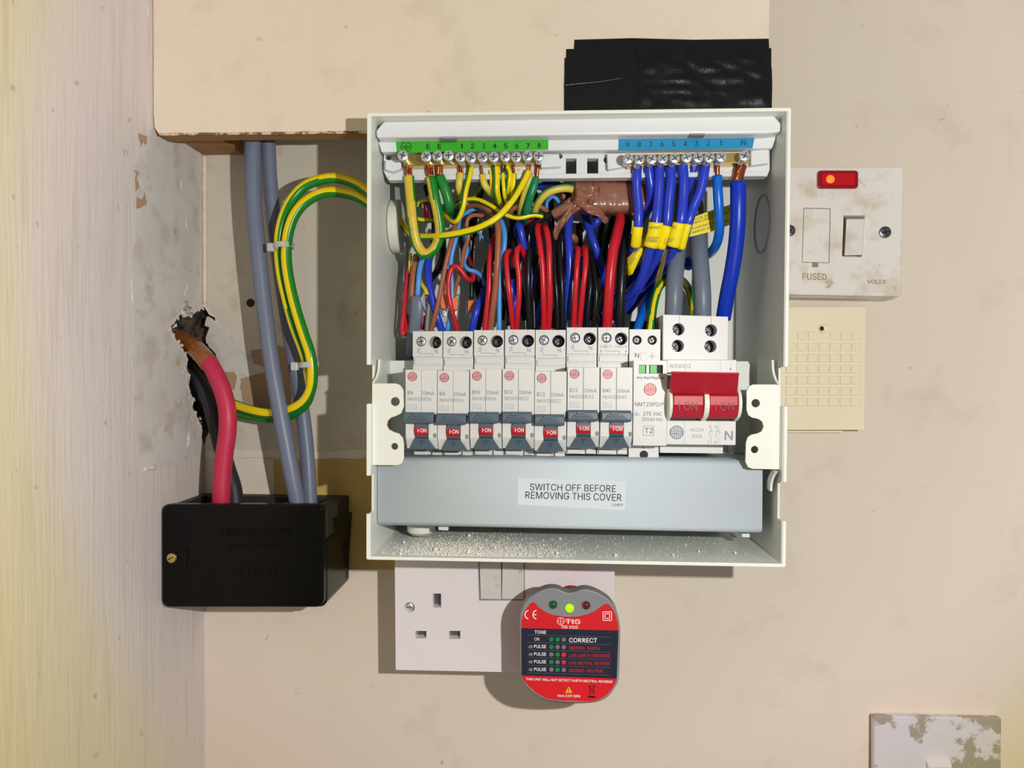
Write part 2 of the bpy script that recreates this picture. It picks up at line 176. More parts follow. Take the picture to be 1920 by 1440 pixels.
'F':(205,'30,0 30,254 185,254 185,226 62,226 62,139 173,139 173,111 62,111 62,0','0,4,1 4,2,1 4,3,2 0,5,4 0,8,5 8,6,5 8,7,6 0,9,8'),
'G':(260,'134,-3 102,1 75,13 52,32 35,58 24,90 20,127 24,165 35,197 52,223 74,242 102,254 132,258 152,256 170,252 187,245 202,235 214,222 225,208 232,192 237,174 204,174 199,186 194,197 186,206 178,213 168,220 158,224 146,227 133,228 111,225 92,216 75,202 62,182 54,157 52,127 54,97 63,72 75,53 92,38 112,29 134,26 155,29 172,36 187,47 198,62 205,80 207,101 217,100 141,100 141,128 239,128 239,100 236,71 225,45 209,25 188,9 163,0','11,13,12 11,14,13 10,14,11 10,15,14 10,16,15 9,16,10 9,29,16 29,17,16 9,30,29 28,17,29 27,17,28 9,31,30 26,17,27 8,31,9 26,18,17 25,18,26 8,32,31 24,18,25 24,19,18 23,19,24 8,33,32 7,33,8 22,19,23 22,20,19 21,20,22 7,34,33 6,34,7 6,35,34 49,51,50 49,47,51 47,52,51 5,35,6 5,36,35 49,46,47 48,52,47 48,53,52 46,48,49 46,53,48 5,37,36 4,37,5 45,53,46 4,38,37 45,54,53 44,54,45 3,38,4 3,39,38 43,54,44 43,55,54 3,40,39 42,55,43 2,40,3 2,41,40 41,55,42 2,55,41 2,56,55 1,56,2 1,57,56 0,57,1'),
'H':(258,'30,0 30,254 62,254 62,144 196,144 196,254 228,254 228,0 196,0 196,116 62,116 62,0','0,2,1 0,3,2 4,6,5 4,7,6 0,10,3 10,4,3 10,9,4 9,7,4 0,11,10 8,7,9'),
'I':(86,'25,0 61,0 61,254 25,254','1,2,3 1,3,0'),
'L':(196,'30,0 30,254 62,254 62,29 181,29 181,0','0,2,1 0,3,2 0,4,3 0,5,4'),
'M':(314,'30,0 30,254 76,254 139,94 144,79 150,61 156,42 161,24 154,24 159,41 165,61 171,79 176,94 238,254 284,254 284,0 252,0 252,145 252,163 253,184 253,207 253,229 256,229 249,205 241,181 234,161 228,145 171,0 143,0 85,145 80,160 72,181 65,204 56,229 59,229 60,208 60,186 61,164 61,145 61,0','0,33,1 33,2,1 33,34,2 34,3,2 12,21,13 21,14,13 21,22,14 22,15,14 0,35,33 35,32,33 35,32,34 32,3,34 12,23,21 23,20,21 23,20,22 20,15,22 0,36,35 19,15,20 12,24,23 31,3,32 0,37,36 18,15,19 12,25,24 30,3,31 0,38,37 17,15,18 12,26,25 29,3,30 0,39,38 28,3,29 12,27,26 16,15,17 28,4,3 11,27,12 28,5,4 10,27,11 28,6,5 9,27,10 28,8,6 8,7,6 8,27,9 28,27,8'),
'N':(262,'30,0 30,254 68,254 172,91 181,75 194,53 207,27 202,27 200,54 200,79 199,97 199,254 232,254 232,0 193,0 101,145 89,165 74,191 54,226 60,227 61,192 62,164 62,145 62,0','0,18,1 18,2,1 18,19,2 19,3,2 10,12,11 10,13,12 20,17,19 17,3,19 0,20,18 20,17,18 0,21,20 16,3,17 15,3,16 0,22,21 0,23,22 14,3,15 9,13,10 14,4,3 8,13,9 14,5,4 7,6,8 6,13,8 14,6,5 14,13,6'),
'O':(267,'133,-3 103,1 75,12 52,32 35,58 24,90 20,127 24,165 35,197 52,223 75,242 103,254 133,258 164,254 192,242 215,223 232,197 243,165 247,127 243,90 232,58 215,32 192,12 164,1 133,26 155,29 175,38 191,52 204,72 212,97 215,127 212,157 204,182 191,202 175,216 155,225 133,228 112,225 92,216 75,202 63,182 54,157 52,127 54,97 63,72 75,52 92,38 112,29','11,13,12 10,13,11 10,14,13 9,14,10 9,36,14 36,15,14 9,37,36 35,15,36 34,15,35 9,38,37 8,38,9 34,16,15 33,16,34 8,39,38 32,16,33 8,40,39 7,40,8 32,17,16 31,17,32 7,41,40 6,41,7 31,18,17 30,18,31 6,42,41 5,42,6 5,43,42 29,18,30 29,19,18 5,44,43 28,19,29 4,44,5 28,20,19 4,45,44 27,20,28 3,45,4 27,21,20 3,46,45 26,21,27 3,47,46 25,21,26 25,22,21 2,47,3 2,24,47 24,22,25 2,22,24 1,22,2 1,23,22 1,0,23'),
'P':(224,'30,0 62,0 62,254 30,254 62,254 122,254 122,222 62,222 62,106 122,106 122,138 62,138 122,254 148,250 138,220 122,222 148,250 171,240 153,214 138,220 171,240 190,223 164,205 153,214 190,223 202,203 171,193 164,205 202,203 206,180 174,180 171,193 206,180 202,157 171,167 174,180 202,157 190,137 164,155 171,167 190,137 171,120 153,146 164,155 171,120 148,110 138,140 153,146 148,110 122,106 122,138 138,140','0,1,2 0,2,3 4,5,6 4,6,7 8,9,10 8,10,11 12,13,14 12,14,15 16,17,18 16,18,19 20,21,22 20,22,23 24,25,26 24,26,27 28,29,30 28,30,31 32,33,34 32,34,35 36,37,38 36,38,39 40,41,42 40,42,43 44,45,46 44,46,47 48,49,50 48,50,51'),
'R':(236,'30,0 62,0 62,254 30,254 62,254 122,254 122,222 62,222 62,106 122,106 122,138 62,138 122,254 148,250 138,220 122,222 148,250 171,240 153,214 138,220 171,240 190,223 164,205 153,214 190,223 202,203 171,193 164,205 202,203 206,180 174,180 171,193 206,180 202,157 171,167 174,180 202,157 190,137 164,155 171,167 190,137 171,120 153,146 164,155 171,120 148,110 138,140 153,146 148,110 122,106 122,138 138,140 112,106 150,106 222,0 181,0','0,1,2 0,2,3 4,5,6 4,6,7 8,9,10 8,10,11 12,13,14 12,14,15 16,17,18 16,18,19 20,21,22 20,22,23 24,25,26 24,26,27 28,29,30 28,30,31 32,33,34 32,34,35 36,37,38 36,38,39 40,41,42 40,42,43 44,45,46 44,46,47 48,49,50 48,50,51 52,53,54 52,54,55'),
'S':(223,'112,-4 86,-2 64,5 46,15 32,30 23,48 19,68 52,68 55,55 62,44 71,35 83,29 97,26 112,25 128,26 143,30 155,37 165,46 171,57 173,70 171,81 166,89 158,96 148,102 136,107 122,111 92,120 64,130 43,145 30,163 26,186 29,206 37,224 51,238 69,249 90,256 114,258 137,256 158,249 175,238 189,224 197,208 200,189 169,189 163,206 151,219 134,227 112,229 97,228 84,224 73,218 64,209 59,199 58,188 60,176 65,167 74,160 85,154 96,150 106,147 132,140 144,136 156,132 168,126 179,119 189,110 197,99 202,85 204,69 201,50 193,32 180,17 162,5 139,-2','35,37,36 34,37,35 34,38,37 33,38,34 33,39,38 33,40,39 32,47,33 47,40,33 46,40,47 32,49,48 45,40,46 45,41,40 31,49,32 31,50,49 44,41,45 31,51,50 31,52,51 44,42,41 30,52,31 43,42,44 30,53,52 30,54,53 29,54,30 29,55,54 29,56,55 28,56,29 28,57,56 28,58,57 28,59,58 28,60,59 27,60,28 27,61,60 27,62,61 27,63,62 26,63,27 26,64,63 25,64,26 25,65,64 24,65,25 24,66,65 23,66,24 22,66,23 22,67,66 21,67,22 20,67,21 20,68,67 19,68,20 18,68,19 18,69,68 5,7,6 5,8,7 17,69,18 5,9,8 17,70,69 4,9,5 16,70,17 4,10,9 15,70,16 4,11,10 15,71,70 14,71,15 3,11,4 3,12,11 13,71,14 3,13,12 3,71,13 3,72,71 2,72,3 2,73,72 1,73,2 1,0,73'),
'T':(224,'16,226 16,254 208,254 208,226 128,226 128,0 96,0 96,226','0,2,1 0,3,2 6,4,7 6,5,4'),
'U':(259,'129,-4 101,-1 77,8 57,22 42,40 33,62 30,87 30,254 62,254 62,89 64,72 70,57 80,44 94,34 110,28 129,26 149,28 165,34 179,44 188,57 194,72 196,89 196,254 229,254 229,87 226,62 216,40 201,22 182,8 157,-1','6,8,7 6,9,8 21,23,22 21,24,23 6,10,9 20,24,21 5,10,6 20,25,24 5,11,10 19,25,20 19,26,25 4,11,5 4,12,11 18,26,19 4,13,12 17,26,18 3,13,4 17,27,26 3,14,13 16,27,17 3,15,14 15,27,16 3,27,15 2,27,3 2,28,27 1,28,2 1,29,28 0,29,1'),
'V':(238,'4,254 39,254 118,36 101,0 197,254 232,254 135,0 118,36 101,0 135,0 118,36','0,1,2 0,2,3 4,5,6 4,6,7 8,9,10'),
'W':(343,'78,0 8,254 41,254 82,98 88,73 93,47 98,20 95,20 100,47 106,73 112,98 153,254 190,254 231,98 237,73 243,47 249,20 244,20 249,47 255,73 261,98 302,254 335,254 265,0 228,0 184,161 176,196 168,237 175,237 167,197 159,161 115,0','0,2,1 0,3,2 10,27,11 27,12,11 27,28,12 28,13,12 20,22,21 20,23,22 10,29,27 29,26,27 29,26,28 26,13,28 10,30,29 25,13,26 10,31,30 24,13,25 0,4,3 9,31,10 24,14,13 19,23,20 0,5,4 8,31,9 24,15,14 18,23,19 0,7,5 7,6,5 7,31,8 24,17,15 17,16,15 17,23,18 0,31,7 24,23,17'),
'X':(232,'8,254 46,254 222,0 184,0 184,254 222,254 143,137 117,149 117,105 91,117 8,0 46,0','0,1,2 0,2,3 4,5,6 4,6,7 8,9,10 8,10,11'),
'Y':(236,'102,0 102,104 8,254 46,254 96,172 111,146 125,115 112,115 126,146 140,172 191,254 228,254 134,104 134,0','1,3,2 1,4,3 9,11,10 9,12,11 1,5,4 8,12,9 7,6,8 6,12,8 1,6,5 1,12,6 0,12,1 0,13,12'),
'a':(195,'80,-4 63,-3 47,2 34,11 24,22 17,37 15,54 17,69 22,80 29,90 39,97 50,102 63,105 76,108 89,110 105,112 117,113 126,115 133,117 136,121 138,127 138,128 137,139 133,148 128,156 120,161 110,164 98,165 85,164 75,161 66,156 59,150 54,144 50,137 20,146 29,161 39,173 52,182 66,188 82,191 97,192 108,192 119,190 131,186 143,180 153,172 161,160 167,145 168,126 168,0 138,0 138,26 136,26 132,19 126,12 118,6 108,1 95,-3 85,23 101,24 114,29 124,37 132,47 136,57 138,69 138,95 135,93 130,91 123,89 116,88 108,87 100,86 93,85 88,84 77,82 67,79 58,75 52,70 47,62 46,52 47,43 51,36 57,30 65,26 74,24','39,41,40 39,42,41 38,42,39 38,43,42 37,43,38 37,44,43 36,44,37 36,45,44 35,45,36 35,27,45 27,46,45 35,28,27 26,46,27 35,29,28 25,46,26 35,30,29 34,30,35 24,46,25 24,47,46 34,31,30 23,47,24 34,32,31 22,47,23 33,32,34 22,48,47 21,48,22 20,48,21 19,48,20 19,49,48 18,49,19 17,65,18 65,49,18 16,65,17 15,65,16 14,65,15 13,65,14 12,65,13 11,65,12 10,65,11 9,65,10 9,66,65 64,49,65 9,67,66 9,68,67 8,68,9 8,69,68 8,70,69 8,71,70 8,72,71 8,73,72 8,74,73 8,75,74 7,75,8 7,76,75 7,77,76 7,78,77 63,49,64 6,78,7 6,79,78 62,49,63 5,79,6 5,80,79 61,51,62 51,49,62 5,81,80 60,51,61 4,81,5 4,82,81 4,83,82 59,52,60 52,51,60 4,84,83 59,53,52 50,49,51 58,53,59 4,58,84 4,53,58 3,53,4 3,54,53 3,55,54 2,55,3 2,56,55 1,56,2 1,57,56 0,57,1'),
'c':(198,'104,-4 79,-1 58,8 41,23 28,43 20,66 17,94 20,122 28,146 41,165 58,180 79,189 104,192 117,191 130,189 142,184 153,178 162,170 170,161 176,150 181,138 151,131 149,138 145,145 141,150 135,155 128,159 121,162 113,164 104,165 86,162 73,155 62,144 54,129 50,112 48,94 50,75 54,59 62,44 73,33 86,26 104,23 113,24 121,26 129,29 135,33 141,38 146,44 149,51 152,59 181,51 177,39 171,28 163,19 153,11 142,4 130,0 117,-3','11,13,12 11,14,13 10,14,11 10,15,14 10,16,15 9,16,10 9,17,16 9,29,17 29,18,17 8,30,9 30,29,9 28,18,29 27,18,28 8,31,30 26,18,27 26,19,18 25,19,26 24,19,25 8,32,31 23,19,24 23,20,19 7,32,8 22,20,23 7,33,32 22,21,20 7,34,33 6,34,7 6,35,34 5,35,6 5,36,35 5,37,36 4,37,5 4,38,37 48,50,49 48,51,50 47,51,48 46,51,47 4,39,38 3,39,4 46,52,51 45,52,46 44,52,45 3,40,39 43,52,44 43,53,52 42,53,43 3,41,40 41,53,42 3,53,41 2,53,3 2,54,53 2,55,54 1,55,2 1,56,55 1,57,56 0,57,1'),
'd':(212,'98,-4 75,-1 56,8 40,23 27,42 20,66 17,94 20,122 27,146 40,166 56,180 75,189 98,192 114,191 126,186 136,180 144,173 149,166 153,160 155,160 155,254 186,254 186,0 156,0 156,29 153,29 149,23 143,16 136,8 126,2 114,-3 102,23 118,26 132,32 142,43 150,58 154,75 156,95 154,114 150,131 142,145 132,156 118,163 102,165 86,163 72,156 62,145 54,131 50,114 48,95 50,75 54,58 62,44 73,33 86,26','19,21,20 19,22,21 11,13,12 11,14,13 10,14,11 10,15,14 9,15,10 9,16,15 9,17,16 8,44,9 44,43,9 43,17,9 43,18,17 42,18,43 41,18,42 8,45,44 41,19,18 41,40,19 40,39,19 39,22,19 8,46,45 7,46,8 7,47,46 38,22,39 7,48,47 6,48,7 37,22,38 6,49,48 6,50,49 36,22,37 5,50,6 5,51,50 35,22,36 4,51,5 4,52,51 34,24,35 24,22,35 4,53,52 33,24,34 3,53,4 3,54,53 32,25,33 25,24,33 32,26,25 23,22,24 3,31,54 31,26,32 3,27,26 2,27,3 2,28,27 2,29,28 1,29,2 1,30,29 0,30,1'),
'e':(202,'106,-4 80,-1 58,8 41,23 28,42 20,66 17,93 20,121 28,145 40,165 58,180 78,189 103,192 118,191 133,187 147,180 160,170 170,157 179,141 184,121 186,97 186,85 37,85 37,110 169,110 155,101 153,119 149,134 141,147 131,157 118,163 103,165 87,163 73,157 62,147 54,135 50,121 48,105 48,89 50,69 55,53 64,40 76,31 90,25 106,23 117,24 127,26 135,31 143,36 149,44 153,53 182,45 177,32 168,20 156,10 141,2 125,-3','11,13,12 11,14,13 10,14,11 10,15,14 10,16,15 9,16,10 9,31,16 31,17,16 9,32,31 30,17,31 8,32,9 29,17,30 8,33,32 29,18,17 28,18,29 8,34,33 27,18,28 8,35,34 7,35,8 27,19,18 7,36,35 26,19,27 26,24,19 24,20,19 6,23,7 23,36,7 23,37,36 25,24,26 6,22,23 37,24,23 37,20,24 38,20,37 38,21,20 5,22,6 39,21,38 5,21,22 5,39,21 5,40,39 4,40,5 4,41,40 49,51,50 49,52,51 48,52,49 3,41,4 3,42,41 47,52,48 47,53,52 3,43,42 46,53,47 45,53,46 3,44,43 44,53,45 3,53,44 2,53,3 2,54,53 2,55,54 1,55,2 1,56,55 0,56,1'),
'l':(95,'70,-1 37,10 26,42 26,254 57,254 57,49 60,31 73,26 80,26 85,27 90,1 81,0','2,4,3 2,5,4 2,6,5 1,6,2 1,7,6 8,10,9 7,10,8 1,10,7 0,10,1 0,11,10'),
'm':(305,'26,0 26,190 56,190 56,148 54,148 66,173 86,188 110,193 144,180 160,147 156,147 169,172 190,187 218,193 249,186 270,164 278,128 278,0 248,0 248,127 236,156 209,165 187,160 173,145 168,124 168,0 137,0 137,130 126,156 100,165 79,160 63,145 57,119 57,0','6,8,7 12,14,13 0,2,1 0,4,2 4,3,2 5,8,6 11,14,12 11,15,14 5,29,8 29,9,8 4,30,5 30,29,5 10,22,11 22,21,11 21,15,11 28,9,29 20,15,21 20,16,15 4,31,30 10,23,22 19,16,20 27,10,28 10,9,28 0,31,4 27,23,10 27,24,23 0,32,31 26,24,27 19,17,16 18,17,19 26,25,24 0,33,32'),
'n':(205,'57,113 57,0 26,0 26,190 56,190 56,144 51,144 62,166 76,181 94,189 114,192 132,190 147,184 160,174 170,160 176,142 179,120 179,0 148,0 148,118 145,137 136,152 123,161 105,165 92,163 80,159 71,151 63,141 58,129','9,11,10 9,12,11 2,4,3 2,6,4 6,5,4 8,12,9 8,13,12 7,13,8 7,23,13 23,14,13 6,25,7 25,24,7 24,23,7 22,14,23 21,14,22 21,15,14 6,26,25 20,15,21 6,27,26 2,28,6 28,27,6 20,16,15 19,16,20 2,0,28 19,17,16 18,17,19 2,1,0'),
'o':(208,'104,-4 79,-1 58,8 41,23 28,43 20,66 17,94 20,122 28,146 41,165 58,180 79,189 104,192 128,189 149,180 167,165 180,146 188,122 191,94 188,66 180,43 167,23 149,8 128,-1 104,23 121,26 135,33 146,44 154,59 158,75 160,94 158,112 154,129 146,144 135,155 121,162 104,165 86,162 73,155 62,144 54,129 50,112 48,94 50,75 54,59 62,44 73,33 86,26','11,13,12 10,13,11 10,14,13 9,14,10 9,15,14 8,37,9 37,36,9 36,35,15 35,16,15 8,38,37 34,16,35 8,39,38 33,16,34 7,39,8 33,17,16 7,40,39 32,17,33 7,41,40 31,17,32 6,41,7 31,18,17 6,42,41 30,18,31 5,42,6 5,43,42 29,18,30 29,19,18 5,44,43 28,19,29 28,20,19 4,44,5 4,45,44 27,20,28 4,46,45 26,20,27 3,46,4 26,21,20 3,47,46 25,21,26 3,24,47 24,21,25 2,21,3 2,22,21 1,22,2 1,23,22 0,23,1'),
'p':(212,'26,-71 26,190 56,190 56,160 59,160 69,173 86,186 115,192 156,180 185,146 195,94 185,42 157,8 115,-4 86,2 69,16 59,29 57,29 57,-71 110,23 140,33 158,58 164,95 158,131 140,156 110,165 81,156 62,131 56,95 63,58 81,32','6,8,7 0,2,1 0,3,2 5,8,6 5,25,8 25,9,8 4,25,5 4,26,25 24,9,25 0,4,3 0,27,4 27,26,4 23,9,24 23,10,9 0,28,27 22,10,23 0,29,28 21,10,22 21,11,10 20,11,21 0,17,29 17,30,29 20,12,11 19,12,20 17,16,30 16,19,30 0,18,17 15,19,16 15,12,19 14,12,15 14,13,12'),
'y':(195,'24,-69 31,-43 36,-44 52,-44 65,-37 75,-18 81,-1 9,190 42,190 83,78 93,43 103,10 92,10 101,43 112,78 153,190 186,190 102,-29 88,-54 70,-68 46,-73 32,-72','6,8,7 6,9,8 14,16,15 14,17,16 6,10,9 13,11,14 11,17,14 12,11,13 6,11,10 6,17,11 5,17,6 4,17,5 4,18,17 3,18,4 0,2,1 0,3,2 0,18,3 0,19,18 0,20,19 21,20,0'),
'z':(178,'16,190 160,190 160,163 16,163 16,0 162,0 162,27 16,27 160,163 119,163 16,27 57,27','0,1,2 0,2,3 4,5,6 4,6,7 8,9,10 8,10,11'),
'·':(98,'49,98 33,105 26,121 33,137 49,144 65,137 72,121 65,105','3,5,4 2,5,3 2,6,5 1,6,2 1,7,6 0,7,1')}
GLB = {' ':(94,'',''),
'!':(98,'69,0 49,-8 29,0 20,20 29,41 49,49 69,41 78,20 69,75 28,75 26,260 72,260','9,11,10 9,8,11 4,6,5 3,6,4 3,7,6 2,7,3 2,0,7 2,1,0'),
'(':(137,'50,26 42,65 39,103 41,132 45,163 52,193 61,222 71,249 85,275 126,275 111,240 101,212 92,184 86,156 82,129 81,103 82,81 86,58 91,35 99,10 110,-17 126,-53 85,-53 64,-13','7,9,8 7,10,9 6,10,7 6,11,10 5,11,6 5,12,11 4,12,5 4,13,12 3,13,4 3,14,13 2,14,3 2,15,14 2,16,15 1,16,2 1,17,16 0,17,1 0,18,17 0,19,18 23,19,0 23,20,19 22,20,23 22,21,20'),
')':(137,'52,-53 10,-53 27,-16 38,11 46,36 51,59 54,82 55,103 54,129 50,156 44,184 36,212 26,240 10,275 52,275 65,249 76,222 85,193 92,163 96,132 98,103 95,64 86,25 72,-13','12,14,13 12,15,14 12,16,15 11,16,12 11,17,16 10,17,11 10,18,17 9,18,10 9,19,18 8,19,9 8,20,19 7,20,8 6,20,7 6,21,20 5,21,6 5,22,21 4,22,5 3,22,4 3,23,22 2,23,3 2,0,23 1,0,2'),
'/':(125,'85,272 125,272 40,-44 0,-44','3,1,0 3,2,1'),
'0':(203,'148,8 126,-5 101,-9 77,-5 55,8 37,28 23,55 14,88 11,127 14,166 23,199 37,226 55,247 77,259 101,263 126,259 148,247 166,226 180,199 189,166 192,127 189,88 180,55 166,28 72,43 86,35 101,32 117,35 131,43 142,56 151,74 157,98 159,127 157,156 151,180 142,198 131,212 117,220 101,222 86,220 72,212 61,198 51,180 46,156 44,127 46,98 51,75 61,56','13,15,14 12,15,13 12,16,15 11,16,12 11,17,16 10,39,11 39,38,11 38,17,11 38,37,17 37,18,17 36,18,37 10,40,39 35,18,36 10,41,40 9,41,10 35,19,18 34,19,35 9,42,41 33,19,34 9,43,42 8,43,9 33,20,19 32,20,33 8,44,43 31,20,32 8,45,44 31,21,20 7,45,8 7,46,45 30,21,31 30,22,21 6,46,7 6,47,46 29,22,30 6,24,47 28,22,29 28,23,22 5,24,6 5,25,24 27,23,28 5,26,25 26,23,27 5,23,26 5,0,23 4,0,5 4,1,0 3,1,4 3,2,1'),
'1':(145,'48,0 100,0 100,254 61,254 48,239 25,194 25,142 48,182','1,2,3 1,3,4 1,4,7 1,7,0 7,4,5 7,5,6'),
'2':(227,'200,-6 26,-6 26,26 113,118 126,132 137,145 145,155 150,165 154,175 155,186 153,197 149,206 143,214 134,220 124,223 112,224 99,223 89,219 80,213 74,204 70,194 68,175 27,175 30,204 38,224 52,241 69,253 90,261 112,263 135,261 156,253 172,241 185,225 193,207 196,186 195,171 191,157 183,142 172,126 157,108 138,86 82,28 82,34 200,34','27,29,28 27,30,29 26,30,27 26,31,30 25,31,26 25,32,31 24,32,25 24,15,32 15,14,32 14,33,32 24,16,15 23,16,24 13,33,14 23,17,16 12,33,13 23,18,17 11,33,12 23,19,18 11,34,33 10,34,11 23,20,19 22,20,23 9,34,10 22,21,20 9,35,34 8,35,9 7,35,8 7,36,35 6,36,7 6,37,36 5,37,6 4,37,5 4,38,37 3,38,4 3,39,38 2,39,3 2,40,39 2,42,40 42,41,40 2,43,42 2,0,43 1,0,2'),
'3':(227,'109,-3 87,-1 66,5 49,15 35,29 26,46 22,66 55,66 57,54 63,44 72,35 83,30 95,26 109,25 124,26 138,30 149,37 157,46 163,58 165,72 163,86 158,98 150,109 137,117 121,122 101,124 78,124 78,150 144,224 144,226 35,226 35,254 186,254 186,230 106,139 106,144 132,144 154,138 172,127 185,111 194,93 196,72 194,51 185,33 172,18 154,6 133,-1','30,32,31 30,33,32 30,29,33 29,28,33 28,34,33 27,35,28 35,34,28 26,35,27 26,36,35 26,37,36 26,38,37 26,25,38 25,24,38 24,39,38 23,39,24 22,39,23 22,40,39 21,40,22 20,40,21 20,41,40 19,41,20 18,41,19 18,42,41 5,7,6 5,8,7 17,42,18 5,9,8 17,43,42 16,43,17 4,9,5 4,10,9 15,43,16 4,11,10 15,44,43 14,44,15 4,12,11 3,12,4 13,44,14 3,13,12 3,44,13 3,45,44 2,45,3 2,46,45 1,46,2 1,0,46'),
'4':(222,'135,0 181,0 181,254 135,254 14,55 135,55 135,101 14,101 181,55 205,55 205,101 181,101 14,101 74,101 135,194 135,254','0,1,2 0,2,3 4,5,6 4,6,7 8,9,10 8,10,11 12,13,14 12,14,15'),
'5':(227,'157,3 135,-6 111,-9 88,-7 68,1 50,12 37,27 28,45 23,71 66,71 69,56 73,48 80,41 89,35 99,32 111,30 124,32 135,37 145,45 152,55 157,67 158,81 157,95 152,108 144,118 134,126 123,131 109,133 97,132 86,129 75,124 66,117 28,121 43,260 189,260 189,221 80,221 73,156 66,156 75,162 87,168 100,171 115,172 133,171 149,166 164,157 177,146 187,133 195,118 199,100 201,82 198,57 189,35 175,17','32,36,33 36,34,33 36,35,34 32,38,36 38,37,36 41,43,42 40,43,41 40,44,43 39,44,40 39,45,44 38,45,39 38,46,45 32,46,38 32,28,46 28,27,46 27,47,46 27,26,47 26,48,47 32,29,28 25,48,26 32,30,29 24,48,25 32,31,30 23,48,24 23,49,48 22,49,23 22,50,49 21,50,22 21,51,50 20,51,21 7,9,8 7,10,9 19,51,20 19,52,51 7,11,10 18,52,19 7,12,11 6,12,7 17,52,18 6,13,12 16,52,17 6,14,13 16,53,52 15,53,16 6,15,14 6,53,15 5,53,6 5,0,53 4,0,5 4,1,0 3,1,4 3,2,1'),
'6':(227,'158,2 137,-6 113,-9 89,-6 68,3 51,16 37,35 29,56 26,81 28,101 35,122 46,145 64,173 123,260 171,260 78,125 63,125 72,141 79,148 87,154 96,159 106,162 118,163 140,160 161,152 177,139 190,123 197,102 200,78 197,55 189,34 175,16 90,36 101,31 113,30 126,31 136,36 145,43 152,53 157,65 158,79 157,92 152,104 145,114 136,121 126,126 113,127 101,126 90,121 81,114 74,104 69,93 68,79 69,65 74,53 81,43','12,14,13 12,20,14 20,15,14 11,20,12 21,23,22 20,23,21 20,24,23 11,19,20 15,24,20 11,18,19 15,25,24 11,17,18 10,17,11 10,16,17 15,46,25 46,26,25 15,47,46 45,26,46 15,48,47 44,26,45 10,15,16 10,48,15 44,27,26 9,48,10 9,49,48 43,27,44 9,50,49 42,27,43 9,51,50 41,27,42 41,28,27 8,51,9 8,52,51 40,28,41 7,52,8 7,53,52 39,28,40 39,29,28 7,54,53 38,29,39 6,54,7 38,30,29 6,55,54 37,30,38 6,32,55 36,30,37 6,33,32 35,30,36 5,33,6 35,31,30 5,34,33 34,31,35 5,31,34 4,31,5 4,0,31 3,0,4 3,1,0 2,1,3'),
'7':(212,'22,254 198,254 198,208 22,208 198,208 143,208 60,0 115,0','0,1,2 0,2,3 4,5,6 4,6,7'),
'8':(227,'161,1 138,-7 113,-9 88,-7 65,1 47,12 32,28 23,46 20,67 22,84 28,100 36,114 47,125 60,133 71,136 71,130 56,136 42,151 33,169 30,190 32,210 41,228 54,243 70,254 91,261 113,263 136,261 156,254 172,243 185,228 194,210 196,190 193,169 184,151 170,136 156,130 156,136 166,133 179,125 190,114 199,100 204,84 206,68 203,46 194,28 179,12 86,35 98,31 113,30 128,31 140,35 150,41 157,49 161,58 163,69 161,81 156,91 149,100 139,106 127,111 113,112 99,111 87,106 77,100 70,91 65,81 63,69 65,58 69,49 76,41 91,155 101,152 113,150 125,152 135,155 143,161 149,168 153,177 154,188 153,198 149,207 143,214 135,220 125,223 113,224 101,223 91,220 83,214 77,207 73,198 72,188 73,177 77,168 83,161','24,26,25 23,26,24 23,27,26 22,27,23 22,28,27 22,29,28 21,29,22 21,84,29 84,83,29 83,30,29 20,85,21 85,84,21 82,30,83 20,86,85 81,30,82 20,87,86 80,30,81 20,88,87 80,31,30 19,88,20 79,31,80 19,89,88 78,31,79 19,90,89 78,32,31 18,90,19 77,32,78 18,91,90 76,32,77 18,92,91 76,33,32 17,92,18 75,33,76 17,93,92 17,70,93 74,33,75 17,71,70 73,33,74 17,72,71 72,33,73 72,34,33 16,72,17 16,14,72 14,34,72 16,13,14 15,36,14 15,35,36 37,34,36 35,37,34 13,15,16 12,15,13 35,38,37 15,38,35 12,38,15 11,38,12 11,39,38 11,60,39 60,59,39 59,40,39 10,61,11 61,60,11 58,40,59 10,62,61 57,40,58 10,63,62 57,41,40 9,63,10 9,64,63 56,41,57 9,65,64 55,41,56 55,42,41 8,65,9 8,66,65 54,42,55 53,42,54 8,67,66 53,43,42 7,67,8 52,43,53 7,68,67 51,43,52 7,69,68 6,69,7 51,44,43 6,46,69 50,44,51 6,47,46 49,44,50 6,48,47 48,44,49 6,44,48 5,44,6 5,45,44 4,45,5 4,0,45 4,1,0 3,1,4 3,2,1'),
'9':(227,'69,252 89,260 113,263 137,260 158,252 175,238 189,220 197,198 200,173 198,154 191,133 180,109 162,81 103,-6 55,-6 148,129 163,129 154,114 147,106 140,100 130,96 120,93 109,92 86,94 66,102 49,115 37,132 29,152 26,176 29,200 38,221 51,239 136,218 126,223 113,225 101,223 90,218 81,211 74,201 70,189 68,176 70,162 74,150 81,141 90,133 101,129 113,127 126,129 136,133 145,141 152,150 157,162 158,175 157,189 152,201 145,211','1,3,2 0,3,1 0,4,3 31,4,0 31,5,4 30,5,31 30,34,5 34,6,5 30,35,34 33,6,34 30,36,35 32,6,33 29,36,30 32,7,6 55,7,32 29,37,36 29,38,37 54,7,55 29,39,38 53,7,54 28,39,29 53,8,7 28,40,39 52,8,53 27,40,28 27,41,40 51,8,52 51,9,8 27,42,41 50,9,51 50,10,9 26,42,27 26,43,42 49,10,50 26,44,43 48,10,49 26,45,44 47,10,48 47,15,10 15,16,10 16,11,10 25,45,26 17,11,16 47,21,15 21,14,15 25,46,45 46,21,47 25,21,46 24,21,25 18,11,17 18,12,11 19,12,18 23,21,24 20,12,19 21,12,20 22,21,23 14,12,21 14,13,12'),
